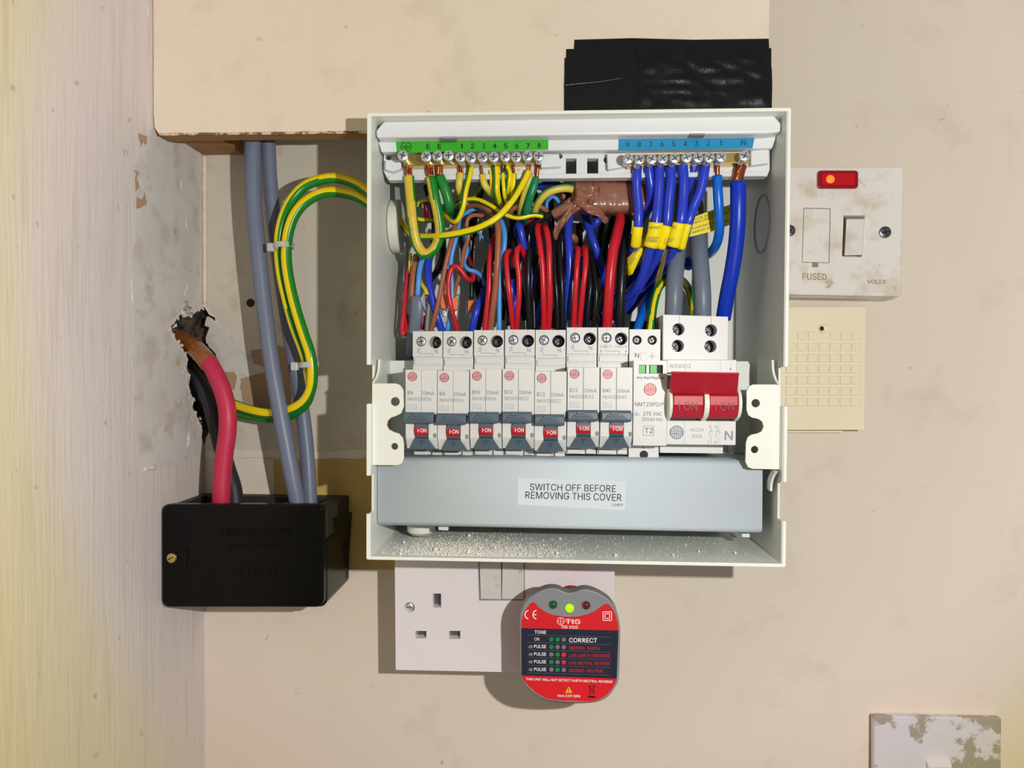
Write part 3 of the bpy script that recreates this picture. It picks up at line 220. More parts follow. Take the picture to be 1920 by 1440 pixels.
'A':(240,'6,0 56,0 119,224 97,254 183,0 233,0 141,254 119,224 97,254 119,224 141,254 73,70 166,70 147,111 92,111','0,1,2 0,2,3 4,5,6 4,6,7 8,9,10 11,12,13 11,13,14'),
'B':(228,'123,-6 25,-6 25,260 121,260 146,258 167,250 183,239 195,224 202,206 205,187 203,171 198,158 191,147 181,138 171,132 163,130 163,136 171,134 185,127 196,117 206,104 212,88 214,68 212,48 205,31 192,15 175,4 152,-3 68,110 68,34 122,34 146,37 161,44 169,55 172,68 171,79 166,89 160,97 150,104 138,108 124,110 68,220 68,148 119,148 131,149 142,153 150,159 157,166 161,175 162,186 160,199 152,210 140,218 120,220','1,41,2 41,3,2 41,4,3 41,5,4 41,6,5 41,7,6 41,53,7 53,52,7 52,8,7 1,42,41 51,8,52 50,8,51 50,9,8 49,9,50 49,10,9 48,10,49 47,10,48 47,11,10 46,11,47 45,11,46 45,12,11 44,12,45 43,12,44 1,28,42 28,43,42 28,12,43 28,16,12 16,13,12 16,17,13 17,14,13 28,15,16 14,18,17 15,18,14 28,18,15 28,19,18 28,40,19 40,20,19 1,29,28 39,20,40 38,20,39 38,21,20 37,21,38 36,21,37 35,21,36 35,22,21 34,22,35 33,22,34 33,23,22 32,23,33 32,24,23 31,24,32 30,24,31 1,30,29 1,24,30 1,25,24 1,26,25 1,27,26 1,0,27'),
'C':(255,'172,-3 153,-7 134,-9 101,-5 72,8 48,28 30,55 18,88 15,127 18,166 30,199 48,226 72,247 101,259 134,263 153,262 172,257 189,250 204,240 218,227 229,212 237,195 244,169 200,169 195,184 190,194 183,203 175,210 166,215 156,219 145,222 134,222 113,220 95,211 79,198 67,180 60,156 57,127 60,98 68,75 80,56 95,43 113,35 134,32 145,33 156,35 166,39 175,45 183,52 190,60 195,70 200,86 244,86 237,60 229,43 218,27 205,15 189,4','13,15,14 13,16,15 12,16,13 12,17,16 12,18,17 11,18,12 11,19,18 11,31,19 31,30,19 30,20,19 10,32,11 32,31,11 29,20,30 10,33,32 28,20,29 27,20,28 27,21,20 10,34,33 26,21,27 25,21,26 9,34,10 9,35,34 25,22,21 24,22,25 23,22,24 9,36,35 8,36,9 8,37,36 8,38,37 7,38,8 7,39,38 6,39,7 50,52,51 50,53,52 6,40,39 49,53,50 48,53,49 48,54,53 6,41,40 5,41,6 47,54,48 46,54,47 5,42,41 46,55,54 45,55,46 44,55,45 5,43,42 43,55,44 5,55,43 4,55,5 4,56,55 4,57,56 3,57,4 3,0,57 3,1,0 2,1,3'),
'D':(250,'30,0 76,0 76,254 30,254 76,254 112,254 112,208 76,208 76,0 112,0 112,46 76,46 112,254 143,250 131,205 112,208 143,250 171,237 148,197 131,205 171,237 195,217 163,184 148,197 195,217 214,190 174,168 163,184 214,190 226,160 182,148 174,168 226,160 230,127 184,127 182,148 230,127 226,94 182,106 184,127 226,94 214,64 174,87 182,106 214,64 195,37 163,70 174,87 195,37 171,17 148,57 163,70 171,17 143,4 131,49 148,57 143,4 112,0 112,46 131,49','0,1,2 0,2,3 4,5,6 4,6,7 8,9,10 8,10,11 12,13,14 12,14,15 16,17,18 16,18,19 20,21,22 20,22,23 24,25,26 24,26,27 28,29,30 28,30,31 32,33,34 32,34,35 36,37,38 36,38,39 40,41,42 40,42,43 44,45,46 44,46,47 48,49,50 48,50,51 52,53,54 52,54,55 56,57,58 56,58,59'),
'E':(209,'193,-6 25,-6 25,260 192,260 192,220 68,220 68,148 183,148 183,109 68,109 68,34 193,34','1,5,2 5,3,2 5,4,3 1,6,5 1,9,6 9,7,6 9,8,7 1,10,9 1,11,10 1,0,11'),
'F':(205,'68,-6 25,-6 25,260 190,260 190,220 68,220 68,145 179,145 179,105 68,105','1,5,2 5,3,2 5,4,3 1,6,5 1,9,6 9,7,6 9,8,7 1,0,9'),
'G':(260,'191,5 164,-6 134,-9 101,-5 72,8 48,28 30,55 18,89 15,127 18,166 30,199 48,226 71,247 100,259 132,263 153,262 172,257 189,249 205,239 218,226 229,211 237,194 244,169 200,169 194,184 189,194 182,202 175,209 166,215 156,219 145,222 133,222 113,220 95,212 79,198 67,180 60,156 57,127 60,98 68,75 80,56 95,43 114,35 134,32 153,34 170,40 183,51 193,64 200,81 203,108 280,94 136,94 136,133 244,133 244,100 241,69 230,43 213,21','13,15,14 13,16,15 12,16,13 12,17,16 12,18,17 11,18,12 11,19,18 10,32,11 32,31,11 31,19,11 31,30,19 30,20,19 29,20,30 10,33,32 28,20,29 27,20,28 10,34,33 27,21,20 26,21,27 25,21,26 9,34,10 9,35,34 25,22,21 24,22,25 23,22,24 9,36,35 8,36,9 8,37,36 51,53,52 51,49,53 49,54,53 8,38,37 7,38,8 51,48,49 54,50,49 55,50,54 7,39,38 48,50,51 48,55,50 6,39,7 47,55,48 6,40,39 47,56,55 46,56,47 6,41,40 5,41,6 45,56,46 5,42,41 45,57,56 44,57,45 5,43,42 43,57,44 5,57,43 4,57,5 4,0,57 3,0,4 3,1,0 2,1,3'),
'H':(258,'68,-6 25,-6 25,260 68,260 68,150 191,150 191,260 234,260 234,-6 191,-6 191,110 68,110','1,3,2 1,4,3 5,7,6 5,8,7 1,11,4 11,5,4 11,10,5 10,8,5 1,0,11 9,8,10'),
'I':(103,'25,0 78,0 78,254 25,254','1,2,3 1,3,0'),
'L':(196,'186,-6 25,-6 25,260 68,260 68,34 186,34','1,3,2 1,4,3 1,5,4 1,0,5'),
'M':(314,'66,-6 25,-6 25,260 80,260 144,95 149,81 155,63 161,44 168,19 146,19 154,43 160,62 166,81 171,95 234,260 289,260 289,-6 247,-6 247,145 247,164 247,184 248,207 248,234 264,234 254,203 246,180 239,159 233,143 175,-6 139,-6 80,143 74,159 67,179 59,202 48,234 65,234 66,208 66,186 66,164 66,145','1,34,2 34,3,2 34,35,3 35,4,3 13,22,14 22,15,14 22,23,15 23,16,15 1,33,34 36,4,35 13,21,22 24,16,23 37,4,36 13,20,21 25,16,24 1,32,33 38,32,37 32,4,37 13,25,20 25,19,20 13,26,25 19,16,25 1,38,32 38,31,32 1,39,38 18,16,19 13,27,26 1,0,39 17,16,18 13,28,27 12,28,13 11,28,12 10,7,11 7,8,11 8,28,11'),
'N':(262,'68,-6 25,-6 25,260 71,260 176,94 186,78 199,56 215,23 197,20 195,54 194,78 194,97 194,260 237,260 237,-6 190,-6 96,142 84,163 69,188 45,230 65,233 67,192 68,164 68,145','1,19,2 19,3,2 19,20,3 20,4,3 11,13,12 11,14,13 21,4,20 1,21,19 1,22,21 18,4,21 17,4,18 1,23,22 16,4,17 1,0,23 15,4,16 10,14,11 15,5,4 9,6,10 6,14,10 15,9,5 9,6,5 7,14,6 15,8,9 8,14,7 15,14,8'),
'O':(267,'195,8 166,-5 133,-9 101,-5 72,8 48,28 30,55 18,88 15,127 18,166 30,199 48,226 72,247 101,259 133,263 166,259 195,247 219,226 237,199 248,166 252,127 248,88 237,55 219,28 95,43 113,35 133,32 154,35 172,43 187,56 199,74 207,98 210,127 207,156 199,180 187,198 172,212 154,220 133,222 113,220 95,212 80,198 68,180 60,156 57,127 60,98 68,75 80,56','13,15,14 12,15,13 12,16,15 11,16,12 11,17,16 10,39,11 39,38,11 38,17,11 38,37,17 37,18,17 36,18,37 10,40,39 35,18,36 10,41,40 9,41,10 35,19,18 34,19,35 9,42,41 33,19,34 9,43,42 8,43,9 33,20,19 32,20,33 8,44,43 31,20,32 8,45,44 31,21,20 7,45,8 7,46,45 30,21,31 30,22,21 6,46,7 6,47,46 29,22,30 6,24,47 28,22,29 28,23,22 5,24,6 5,25,24 27,23,28 5,26,25 26,23,27 5,23,26 5,0,23 4,0,5 4,1,0 3,1,4 3,2,1'),
'P':(224,'30,0 76,0 76,254 30,254 76,254 122,254 122,208 76,208 76,106 122,106 122,152 76,152 122,254 148,250 134,207 122,208 148,250 171,240 144,203 134,207 171,240 190,223 153,196 144,203 190,223 202,203 158,189 153,196 202,203 206,180 160,180 158,189 206,180 202,157 158,171 160,180 202,157 190,137 153,164 158,171 190,137 171,120 144,157 153,164 171,120 148,110 134,153 144,157 148,110 122,106 122,152 134,153','0,1,2 0,2,3 4,5,6 4,6,7 8,9,10 8,10,11 12,13,14 12,14,15 16,17,18 16,18,19 20,21,22 20,22,23 24,25,26 24,26,27 28,29,30 28,30,31 32,33,34 32,34,35 36,37,38 36,38,39 40,41,42 40,42,43 44,45,46 44,46,47 48,49,50 48,50,51'),
'R':(236,'30,0 76,0 76,254 30,254 76,254 122,254 122,208 76,208 76,106 122,106 122,152 76,152 122,254 148,250 134,207 122,208 148,250 171,240 144,203 134,207 171,240 190,223 153,196 144,203 190,223 202,203 158,189 153,196 202,203 206,180 160,180 158,189 206,180 202,157 158,171 160,180 202,157 190,137 153,164 158,171 190,137 171,120 144,157 153,164 171,120 148,110 134,153 144,157 148,110 122,106 122,152 134,153 112,106 167,106 222,0 162,0','0,1,2 0,2,3 4,5,6 4,6,7 8,9,10 8,10,11 12,13,14 12,14,15 16,17,18 16,18,19 20,21,22 20,22,23 24,25,26 24,26,27 28,29,30 28,30,31 32,33,34 32,34,35 36,37,38 36,38,39 40,41,42 40,42,43 44,45,46 44,46,47 48,49,50 48,50,51 52,53,54 52,54,55'),
'S':(223,'164,0 140,-7 112,-10 85,-8 62,0 42,11 27,27 18,46 12,74 57,74 60,57 66,47 74,40 85,35 98,31 112,30 127,31 141,35 152,41 160,49 165,59 167,70 166,79 162,86 155,92 146,97 134,102 121,106 90,114 61,125 39,141 25,161 20,186 24,208 33,227 48,243 67,254 89,261 114,263 138,261 160,254 179,243 193,228 202,209 207,183 165,183 158,203 148,214 132,221 112,224 98,222 86,219 76,213 69,206 65,197 63,188 65,178 70,170 77,164 87,159 97,155 108,152 134,145 145,141 158,137 171,131 183,123 193,113 202,101 208,87 210,69 207,48 198,29 183,13','37,39,38 36,39,37 36,40,39 35,40,36 35,41,40 34,41,35 34,42,41 34,49,42 49,48,42 48,43,42 33,50,34 50,49,34 33,51,50 47,43,48 33,52,51 46,43,47 33,53,52 46,44,43 32,53,33 32,54,53 45,44,46 32,55,54 32,56,55 31,56,32 31,57,56 31,58,57 31,59,58 30,59,31 30,60,59 30,61,60 30,62,61 30,63,62 30,64,63 29,64,30 29,65,64 29,66,65 28,66,29 28,67,66 27,67,28 27,68,67 26,68,27 25,68,26 25,69,68 24,69,25 23,69,24 23,70,69 22,70,23 21,70,22 7,9,8 7,10,9 20,70,21 20,71,70 19,71,20 7,11,10 18,71,19 18,72,71 7,12,11 6,12,7 17,72,18 6,13,12 16,72,17 6,14,13 15,72,16 6,15,14 6,72,15 6,73,72 5,73,6 5,0,73 4,0,5 4,1,0 3,1,4 3,2,1'),
'T':(224,'91,220 10,220 10,260 214,260 214,220 134,220 134,-6 91,-6','1,3,2 1,4,3 7,5,0 7,6,5'),
'U':(259,'184,3 159,-7 129,-10 100,-7 74,3 53,18 38,37 28,60 25,86 25,260 68,260 68,89 70,73 75,59 84,48 96,39 111,33 129,31 148,33 163,39 175,48 183,59 189,73 191,89 191,260 234,260 234,86 231,60 221,37 205,18','8,10,9 8,11,10 23,25,24 23,26,25 8,12,11 22,26,23 7,12,8 22,27,26 7,13,12 21,27,22 21,28,27 6,13,7 6,14,13 20,28,21 6,15,14 19,28,20 6,16,15 18,28,19 18,29,28 5,16,6 17,29,18 5,17,16 5,29,17 5,0,29 4,0,5 4,1,0 3,1,4 3,2,1'),
'V':(238,'4,254 54,254 118,36 93,0 182,254 232,254 143,0 118,36 93,0 143,0 118,36','0,1,2 0,2,3 4,5,6 4,6,7 8,9,10'),
'W':(343,'119,-6 73,-6 1,260 45,260 87,99 93,74 99,48 105,14 88,14 94,48 100,74 107,99 149,260 194,260 236,99 243,74 248,48 255,14 237,14 244,48 250,74 256,99 297,260 342,260 269,-6 224,-6 179,160 170,195 161,243 181,243 173,196 164,160','1,3,2 1,4,3 11,28,12 28,13,12 28,29,13 29,14,13 21,23,22 21,24,23 11,27,28 30,14,29 31,26,30 26,14,30 11,31,27 31,26,27 11,0,31 25,14,26 25,15,14 10,0,11 1,5,4 20,24,21 25,19,15 19,16,15 9,6,10 6,0,10 19,16,20 16,24,20 1,9,5 9,6,5 17,24,16 1,8,9 25,18,19 7,0,6 1,7,8 1,0,7 25,17,18 25,24,17'),
'X':(232,'8,254 63,254 222,0 167,0 167,254 222,254 154,137 117,149 117,105 80,117 8,0 63,0','0,1,2 0,2,3 4,5,6 4,6,7 8,9,10 8,10,11'),
'Y':(236,'140,-6 96,-6 96,103 -2,260 49,260 101,175 116,149 133,110 103,110 121,149 135,175 187,260 237,260 140,103','2,4,3 2,5,4 10,12,11 10,13,12 2,6,5 9,13,10 8,7,9 7,13,9 2,7,6 2,13,7 1,13,2 1,0,13'),
'a':(195,'110,-5 96,-9 80,-10 62,-8 45,-3 30,7 19,19 12,35 10,54 11,70 17,83 25,94 36,101 48,107 61,111 75,113 88,115 104,117 116,119 125,120 130,122 131,124 132,128 131,138 128,146 124,152 117,156 109,159 98,160 86,159 77,156 69,152 63,147 58,141 53,130 13,142 24,164 36,177 50,187 65,193 81,197 97,198 108,197 121,195 134,191 146,185 157,175 166,163 172,146 174,126 174,-6 133,-6 133,20 139,20 136,16 130,8 121,1 67,31 75,29 85,28 100,30 111,34 120,41 127,49 131,59 132,69 132,84 137,88 131,86 124,84 117,82 109,81 101,80 94,79 89,79 78,77 69,74 61,71 56,66 53,60 51,52 52,45 55,39 60,35','40,42,41 40,43,42 39,43,40 39,44,43 38,44,39 38,45,44 37,45,38 37,46,45 36,46,37 36,47,46 35,29,36 29,28,36 28,47,36 28,27,47 27,48,47 35,30,29 26,48,27 35,31,30 25,48,26 35,32,31 24,48,25 35,33,32 24,49,48 23,49,24 34,33,35 22,49,23 21,49,22 21,50,49 20,50,21 19,67,20 67,50,20 18,67,19 17,67,18 16,67,17 15,67,16 14,67,15 13,67,14 12,67,13 11,67,12 10,67,11 10,68,67 66,50,67 10,69,68 65,50,66 10,70,69 9,70,10 9,71,70 9,72,71 9,73,72 9,75,74 9,76,75 9,77,76 9,78,77 8,78,9 64,50,65 8,79,78 8,80,79 63,50,64 7,80,8 7,81,80 62,50,63 7,82,81 61,53,62 53,50,62 7,83,82 6,83,7 6,57,83 60,53,61 6,58,57 59,53,60 6,59,58 6,52,59 52,53,59 6,55,52 55,51,52 54,50,53 5,55,6 55,50,54 5,56,55 51,50,55 4,56,5 4,0,56 3,0,4 3,1,0 2,1,3'),
'c':(198,'132,-6 118,-9 103,-10 78,-6 55,3 37,19 23,40 14,65 12,94 14,123 23,148 37,169 55,185 78,194 103,198 118,197 132,194 144,189 156,183 166,174 174,164 181,153 188,135 148,124 144,136 141,141 137,147 132,151 126,155 119,157 112,159 104,159 88,157 76,151 66,140 59,127 55,111 54,94 55,76 59,61 66,47 76,37 88,31 104,29 112,29 120,31 126,34 132,37 137,42 141,47 144,53 149,65 189,55 182,37 175,25 167,15 156,6 145,-1','13,15,14 13,16,15 12,16,13 12,17,16 12,18,17 11,18,12 11,19,18 11,20,19 10,31,11 31,20,11 31,30,20 30,21,20 29,21,30 28,21,29 10,33,32 27,21,28 27,22,21 26,22,27 10,34,33 9,34,10 25,22,26 24,22,25 9,35,34 23,22,24 9,36,35 8,36,9 8,37,36 8,38,37 7,38,8 7,39,38 6,39,7 50,52,51 6,40,39 50,53,52 49,53,50 6,41,40 48,53,49 47,53,48 5,41,6 46,53,47 5,42,41 46,54,53 45,54,46 44,54,45 5,43,42 43,54,44 5,54,43 5,55,54 4,55,5 4,56,55 4,57,56 3,57,4 3,0,57 3,1,0 2,1,3'),
'd':(212,'129,-3 115,-8 98,-10 74,-6 53,3 35,19 22,40 14,65 12,94 14,123 22,149 35,169 53,185 74,195 98,198 115,196 129,191 140,184 148,177 154,169 156,165 150,165 150,260 191,260 191,-6 151,-6 151,24 156,24 154,20 148,12 139,4 76,37 88,31 102,29 117,31 128,37 138,47 145,60 149,76 150,95 149,113 145,129 138,142 128,152 117,157 102,159 87,157 76,151 66,142 59,129 55,113 54,95 55,76 59,60 66,47','21,23,22 21,19,23 19,20,23 20,24,23 13,15,14 13,16,15 12,16,13 12,17,16 11,17,12 11,18,17 11,19,18 10,19,11 10,45,19 45,21,19 45,20,21 45,44,20 44,43,20 43,42,20 42,41,20 41,24,20 10,46,45 10,47,46 10,48,47 9,48,10 9,49,48 40,24,41 9,50,49 8,50,9 39,24,40 8,51,50 38,24,39 8,52,51 7,52,8 7,53,52 37,24,38 6,53,7 6,54,53 36,24,37 6,31,54 35,27,36 27,24,36 5,31,6 5,32,31 34,27,35 5,33,32 33,27,34 5,26,33 26,27,33 5,29,26 29,25,26 28,24,27 29,24,28 4,29,5 4,30,29 25,24,29 4,0,30 3,0,4 3,1,0 2,1,3'),
'e':(202,'143,-3 126,-8 106,-10 79,-6 56,3 37,19 23,40 14,65 12,93 14,122 23,147 36,168 55,184 77,194 102,198 119,196 135,192 150,185 163,174 175,160 184,143 189,122 191,97 191,79 32,79 32,116 187,116 150,91 148,118 144,132 137,144 128,152 117,158 103,160 88,158 76,152 67,143 59,132 55,119 53,105 53,89 55,70 60,56 68,44 78,36 91,30 106,29 116,29 125,32 132,35 139,40 144,47 150,59 190,49 181,29 172,16 159,5','13,15,14 13,16,15 12,16,13 12,17,16 12,18,17 11,18,12 11,19,18 10,34,11 34,33,11 33,19,11 33,32,19 32,20,19 31,20,32 10,35,34 30,20,31 10,36,35 9,36,10 29,20,30 9,37,36 29,21,20 9,38,37 28,21,29 8,25,9 25,38,9 28,26,21 26,22,21 25,39,38 27,26,28 8,24,25 39,26,25 39,22,26 40,22,39 40,23,22 7,24,8 41,23,40 7,41,24 41,23,24 7,42,41 6,42,7 51,53,52 6,43,42 51,54,53 50,54,51 6,44,43 49,54,50 5,44,6 5,45,44 48,54,49 47,54,48 5,46,45 46,55,54 5,55,46 4,55,5 4,56,55 4,0,56 3,0,4 3,1,0 2,1,3'),
'l':(95,'82,-6 69,-7 33,6 21,41 21,260 62,260 62,50 65,35 74,31 80,32 89,34 97,-3','3,5,4 3,6,5 3,7,6 2,7,3 2,8,7 9,11,10 8,11,9 2,11,8 1,11,2 1,0,11'),
'm':(305,'62,-6 21,-6 21,195 61,195 62,142 45,142 62,177 84,193 110,199 148,185 169,142 147,142 164,175 188,193 218,199 251,191 275,167 284,128 284,-6 242,-6 242,126 232,152 209,160 190,155 178,142 173,123 173,-6 132,-6 132,129 122,151 99,160 82,155 68,142 62,118','7,9,8 13,15,14 1,5,2 5,3,2 5,4,3 6,9,7 12,15,13 12,16,15 6,10,9 5,31,6 31,30,6 30,10,6 11,23,12 23,22,12 22,16,12 22,21,16 21,17,16 29,10,30 5,32,31 11,24,23 20,17,21 28,11,29 11,10,29 11,25,24 1,32,5 28,25,11 1,33,32 27,25,28 20,18,17 19,18,20 27,26,25 1,0,33'),
'n':(205,'68,139 64,127 62,113 62,-6 21,-6 21,195 61,195 62,138 43,138 57,169 73,186 92,195 114,198 133,196 150,189 164,178 175,163 182,144 184,120 184,-6 143,-6 143,117 140,136 132,148 121,156 105,159 93,158 83,154 75,147','11,13,12 11,14,13 4,8,5 8,6,5 8,9,6 9,7,6 10,14,11 10,15,14 9,15,10 9,16,15 7,27,9 27,26,9 26,25,9 25,16,9 25,24,16 24,17,16 23,17,24 7,28,27 22,17,23 7,0,28 22,18,17 7,1,0 4,7,8 4,1,7 21,18,22 4,2,1 21,19,18 20,19,21 4,3,2'),
'o':(208,'152,3 130,-6 104,-10 78,-6 55,3 37,19 23,40 14,65 12,94 14,123 23,148 37,169 55,185 78,194 104,198 130,195 152,185 171,169 185,148 193,123 196,94 193,65 185,40 171,19 76,37 88,31 104,29 119,31 132,37 141,48 148,61 153,76 154,94 153,111 148,127 141,140 132,151 119,157 104,159 88,157 76,151 66,140 59,127 55,111 54,94 55,76 59,61 66,47','13,15,14 13,16,15 12,16,13 12,17,16 11,17,12 11,18,17 10,38,11 38,18,11 10,40,39 36,18,37 10,41,40 35,18,36 9,41,10 35,19,18 9,42,41 34,19,35 9,43,42 33,19,34 8,43,9 33,20,19 8,44,43 32,20,33 8,45,44 31,20,32 31,21,20 7,45,8 7,46,45 30,21,31 30,22,21 6,46,7 29,22,30 6,47,46 28,22,29 6,24,47 28,23,22 5,24,6 27,23,28 5,25,24 26,23,27 5,26,25 5,23,26 4,23,5 4,0,23 3,0,4 3,1,0 2,1,3'),
'p':(212,'62,-77 21,-77 21,195 61,195 61,165 56,165 65,177 83,191 115,198 160,185 190,149 201,94 190,40 160,3 115,-10 84,-3 65,12 56,24 62,24 84,37 110,29 136,37 153,60 158,95 153,128 137,151 110,159 84,151 68,129 62,95 68,60','7,9,8 1,5,2 5,3,2 5,4,3 6,9,7 6,10,9 5,26,6 26,10,6 1,28,5 28,27,5 27,26,5 25,10,26 24,10,25 24,11,10 1,29,28 23,11,24 1,30,29 22,11,23 22,12,11 21,12,22 1,17,30 17,19,30 21,13,12 20,13,21 17,20,19 17,18,20 18,13,20 1,16,17 0,16,18 16,13,18 1,0,16 15,13,16 15,14,13'),
'y':(195,'31,-77 17,-73 27,-37 36,-38 51,-39 61,-33 70,-16 75,-1 1,195 46,195 88,79 99,45 110,5 85,5 96,45 107,79 149,195 194,195 107,-31 92,-57 72,-73 46,-78','7,9,8 7,10,9 15,17,16 15,12,17 12,18,17 14,11,15 11,12,15 7,14,10 14,11,10 7,13,14 7,12,13 7,18,12 6,18,7 5,18,6 5,19,18 4,19,5 1,3,2 1,4,3 1,19,4 1,20,19 1,21,20 0,21,1'),
'z':(178,'16,190 160,190 160,151 16,151 16,0 162,0 162,39 16,39 160,151 100,151 16,39 76,39','0,1,2 0,2,3 4,5,6 4,6,7 8,9,10 8,10,11'),
'·':(98,'69,101 49,92 29,101 20,121 29,141 49,150 69,141 78,121','4,6,5 4,7,6 3,7,4 3,0,7 2,0,3 2,1,0')}
CAP = 0.5087
_TXT = {}
def glyphs(s, bold):
    k = (s, bold)
    if k not in _TXT:
        vs = []; fs = []; x0 = 0; sc = .73 / (CAP * 500)
        for ch in s:
            adv, P, Tt = (GLB if bold else GL)[ch]
            pv = [tuple(map(int, q.split(','))) for q in P.split()]; tr = [tuple(map(int, q.split(','))) for q in Tt.split()]
            for dx in (0,):
                b0 = len(vs); vs += [Vector(((x0 + x + dx) * sc, y * sc, 0)) for x, y in pv]; fs += [tuple(i + b0 for i in t) for t in tr]
            x0 += adv
        _TXT[k] = (vs, fs)
    return _TXT[k]
class MB:
    def __init__(s): s.v = []; s.f = []; s.m = []
    def add(s, vs, fs, m=0):
        b = len(s.v); s.v += [Vector(x) for x in vs]; s.f += [tuple(i + b for i in f) for f in fs]; s.m += [m] * len(fs); return s
    def prism(s, front, vec, m=0, holes=()):      # front outline (3D), extruded by vec, with real holes through it
        vec = Vector(vec); front = [Vector(p) for p in front]
        if not holes:
            n = len(front); s.add(front + [p + vec for p in front], [tuple(range(n)), tuple(range(2 * n - 1, n - 1, -1))] + [(i, i + n, (i + 1) % n + n, (i + 1) % n) for i in range(n)], m); return s
        bm = bmesh.new(); es = []
        for loop in [front] + [[Vector(p) for p in h] for h in holes]:
            vv = [bm.verts.new(p) for p in loop]
            es += [bm.edges.new((vv[i], vv[(i + 1) % len(vv)])) for i in range(len(vv))]
        bmesh.ops.triangle_fill(bm, edges=es, use_beauty=True, use_dissolve=False)
        bm.verts.index_update(); vs = [v.co.copy() for v in bm.verts]; fs = [tuple(v.index for v in f.verts) for f in bm.faces]; bm.free()
        s.add(vs, fs, m); s.add([p + vec for p in vs], [tuple(reversed(f)) for f in fs], m)
        for loop in [front] + [[Vector(p) for p in h] for h in holes]:
            n = len(loop); s.add(loop + [p + vec for p in loop], [(i, i + n, (i + 1) % n + n, (i + 1) % n) for i in range(n)], m)
        return s
    def pp(s, pts, d0, d1, m=0, holes=()):        # pixel outline on plane d1, extruded straight back to d0
        return s.prism([at(x, y, d1) for x, y in pts], (0, (d1 - d0) / 1000, 0), m, [[at(x, y, d1) for x, y in h] for h in holes])
    def box(s, a, b, m=0):
        x0, y0, z0 = a; x1, y1, z1 = b
        return s.add([(x0, y0, z0), (x1, y0, z0), (x1, y1, z0), (x0, y1, z0), (x0, y0, z1), (x1, y0, z1), (x1, y1, z1), (x0, y1, z1)],
                     [(0, 3, 2, 1), (4, 5, 6, 7), (0, 1, 5, 4), (1, 2, 6, 5), (2, 3, 7, 6), (3, 0, 4, 7)], m)
    def lathe(s, c, axis, prof, n=20, m=0):       # prof: (radius mm, height mm) along axis
        axis = Vector(axis).normalized(); a = axis.orthogonal().normalized(); b = axis.cross(a); vs = []; fs = []
        for r, h in prof:
            for i in range(n):
                t = 2 * math.pi * i / n; vs.append(Vector(c) + axis * (h / 1000) + (a * math.cos(t) + b * math.sin(t)) * (r / 1000))
        for k in range(len(prof) - 1):
            for i in range(n): fs.append((k * n + i, k * n + (i + 1) % n, (k + 1) * n + (i + 1) % n, (k + 1) * n + i))
        fs.append(tuple(reversed(range(n)))); k = (len(prof) - 1) * n; fs.append(tuple(range(k, k + n)))
        return s.add(vs, fs, m)
    def text(s, t, x0, y0, x1, y1, h, d, m=0, bold=False, th=0, fn=None):   # baseline from (x0,y0) to (x1,y1), cap height h px
        vs, fs = glyphs(t, bold)
        if not vs: return s
        a = min(v.x for v in vs); b = max(v.x for v in vs); hh = .73
        L = math.hypot(x1 - x0, y1 - y0); ux, uy = (x1 - x0) / L, (y1 - y0) / L; out = []
        for v in vs:
            p = (v.x - a) / (b - a) * L; q = v.y / hh * h
            out.append((x0 + ux * p + uy * q, y0 + uy * p - ux * q))
        fn = fn or at
        s.add([fn(x, y, d) for x, y in out], fs, m)
        if th: s.add([fn(x, y, d) + Vector((0, th / 1000, 0)) for x, y in out], fs, m)
        return s
    def stroke(s, pts, wpx, d, m=0):
        for (x0, y0), (x1, y1) in zip(pts, pts[1:]):
            L = math.hypot(x1 - x0, y1 - y0) or 1; nx, ny = -(y1 - y0) / L * wpx / 2, (x1 - x0) / L * wpx / 2
            s.add([at(x0 + nx, y0 + ny, d), at(x1 + nx, y1 + ny, d), at(x1 - nx, y1 - ny, d), at(x0 - nx, y0 - ny, d)], [(0, 1, 2, 3)], m)
        return s
    def build(s, name, mats, parent=None, smooth=False, bevel=0, seg=2, origin=None):
        if not isinstance(mats, (list, tuple)): mats = [mats]
        off = root_loc(parent) if parent else (Vector(origin) if origin is not None else (sum(s.v, Vector()) / len(s.v)))
        me = bpy.data.meshes.new(name); me.from_pydata([v - off for v in s.v], [], s.f)
        for m in mats: me.materials.append(m)
        me.polygons.foreach_set('material_index', s.m)
        if smooth:
            me.polygons.foreach_set('use_smooth', [True] * len(s.f))
        bm = bmesh.new(); bm.from_mesh(me); bmesh.ops.remove_doubles(bm, verts=bm.verts, dist=1e-6)
        if any(len(f.verts) > 2 for f in bm.faces): bmesh.ops.recalc_face_normals(bm, faces=bm.faces)
        bm.to_mesh(me); bm.free()
        if smooth and smooth != 2:
            try: me.set_sharp_from_angle(angle=math.radians(40))
            except Exception: pass
        o = bpy.data.objects.new(name, me); scn.collection.objects.link(o)
        if parent: o.parent = parent
        else: o.location = off
        if bevel:
            b = o.modifiers.new('bevel', 'BEVEL'); b.width = bevel / 1000; b.segments = seg; b.limit_method = 'ANGLE'; b.angle_limit = math.radians(40)
        return o
def circ(cx, cy, r, n=20, ry=None): return [(cx + r * math.cos(2 * math.pi * i / n), cy + (ry or r) * math.sin(2 * math.pi * i / n)) for i in range(n)]
def rrect(x0, y0, x1, y1, r, n=5):
    o = []
    for cx, cy, a0 in ((x1 - r, y0 + r, -90), (x1 - r, y1 - r, 0), (x0 + r, y1 - r, 90), (x0 + r, y0 + r, 180)):
        for i in range(n + 1):
            a = math.radians(a0 + 90 * i / n); o.append((cx + r * math.cos(a), cy + r * math.sin(a)))
    return o
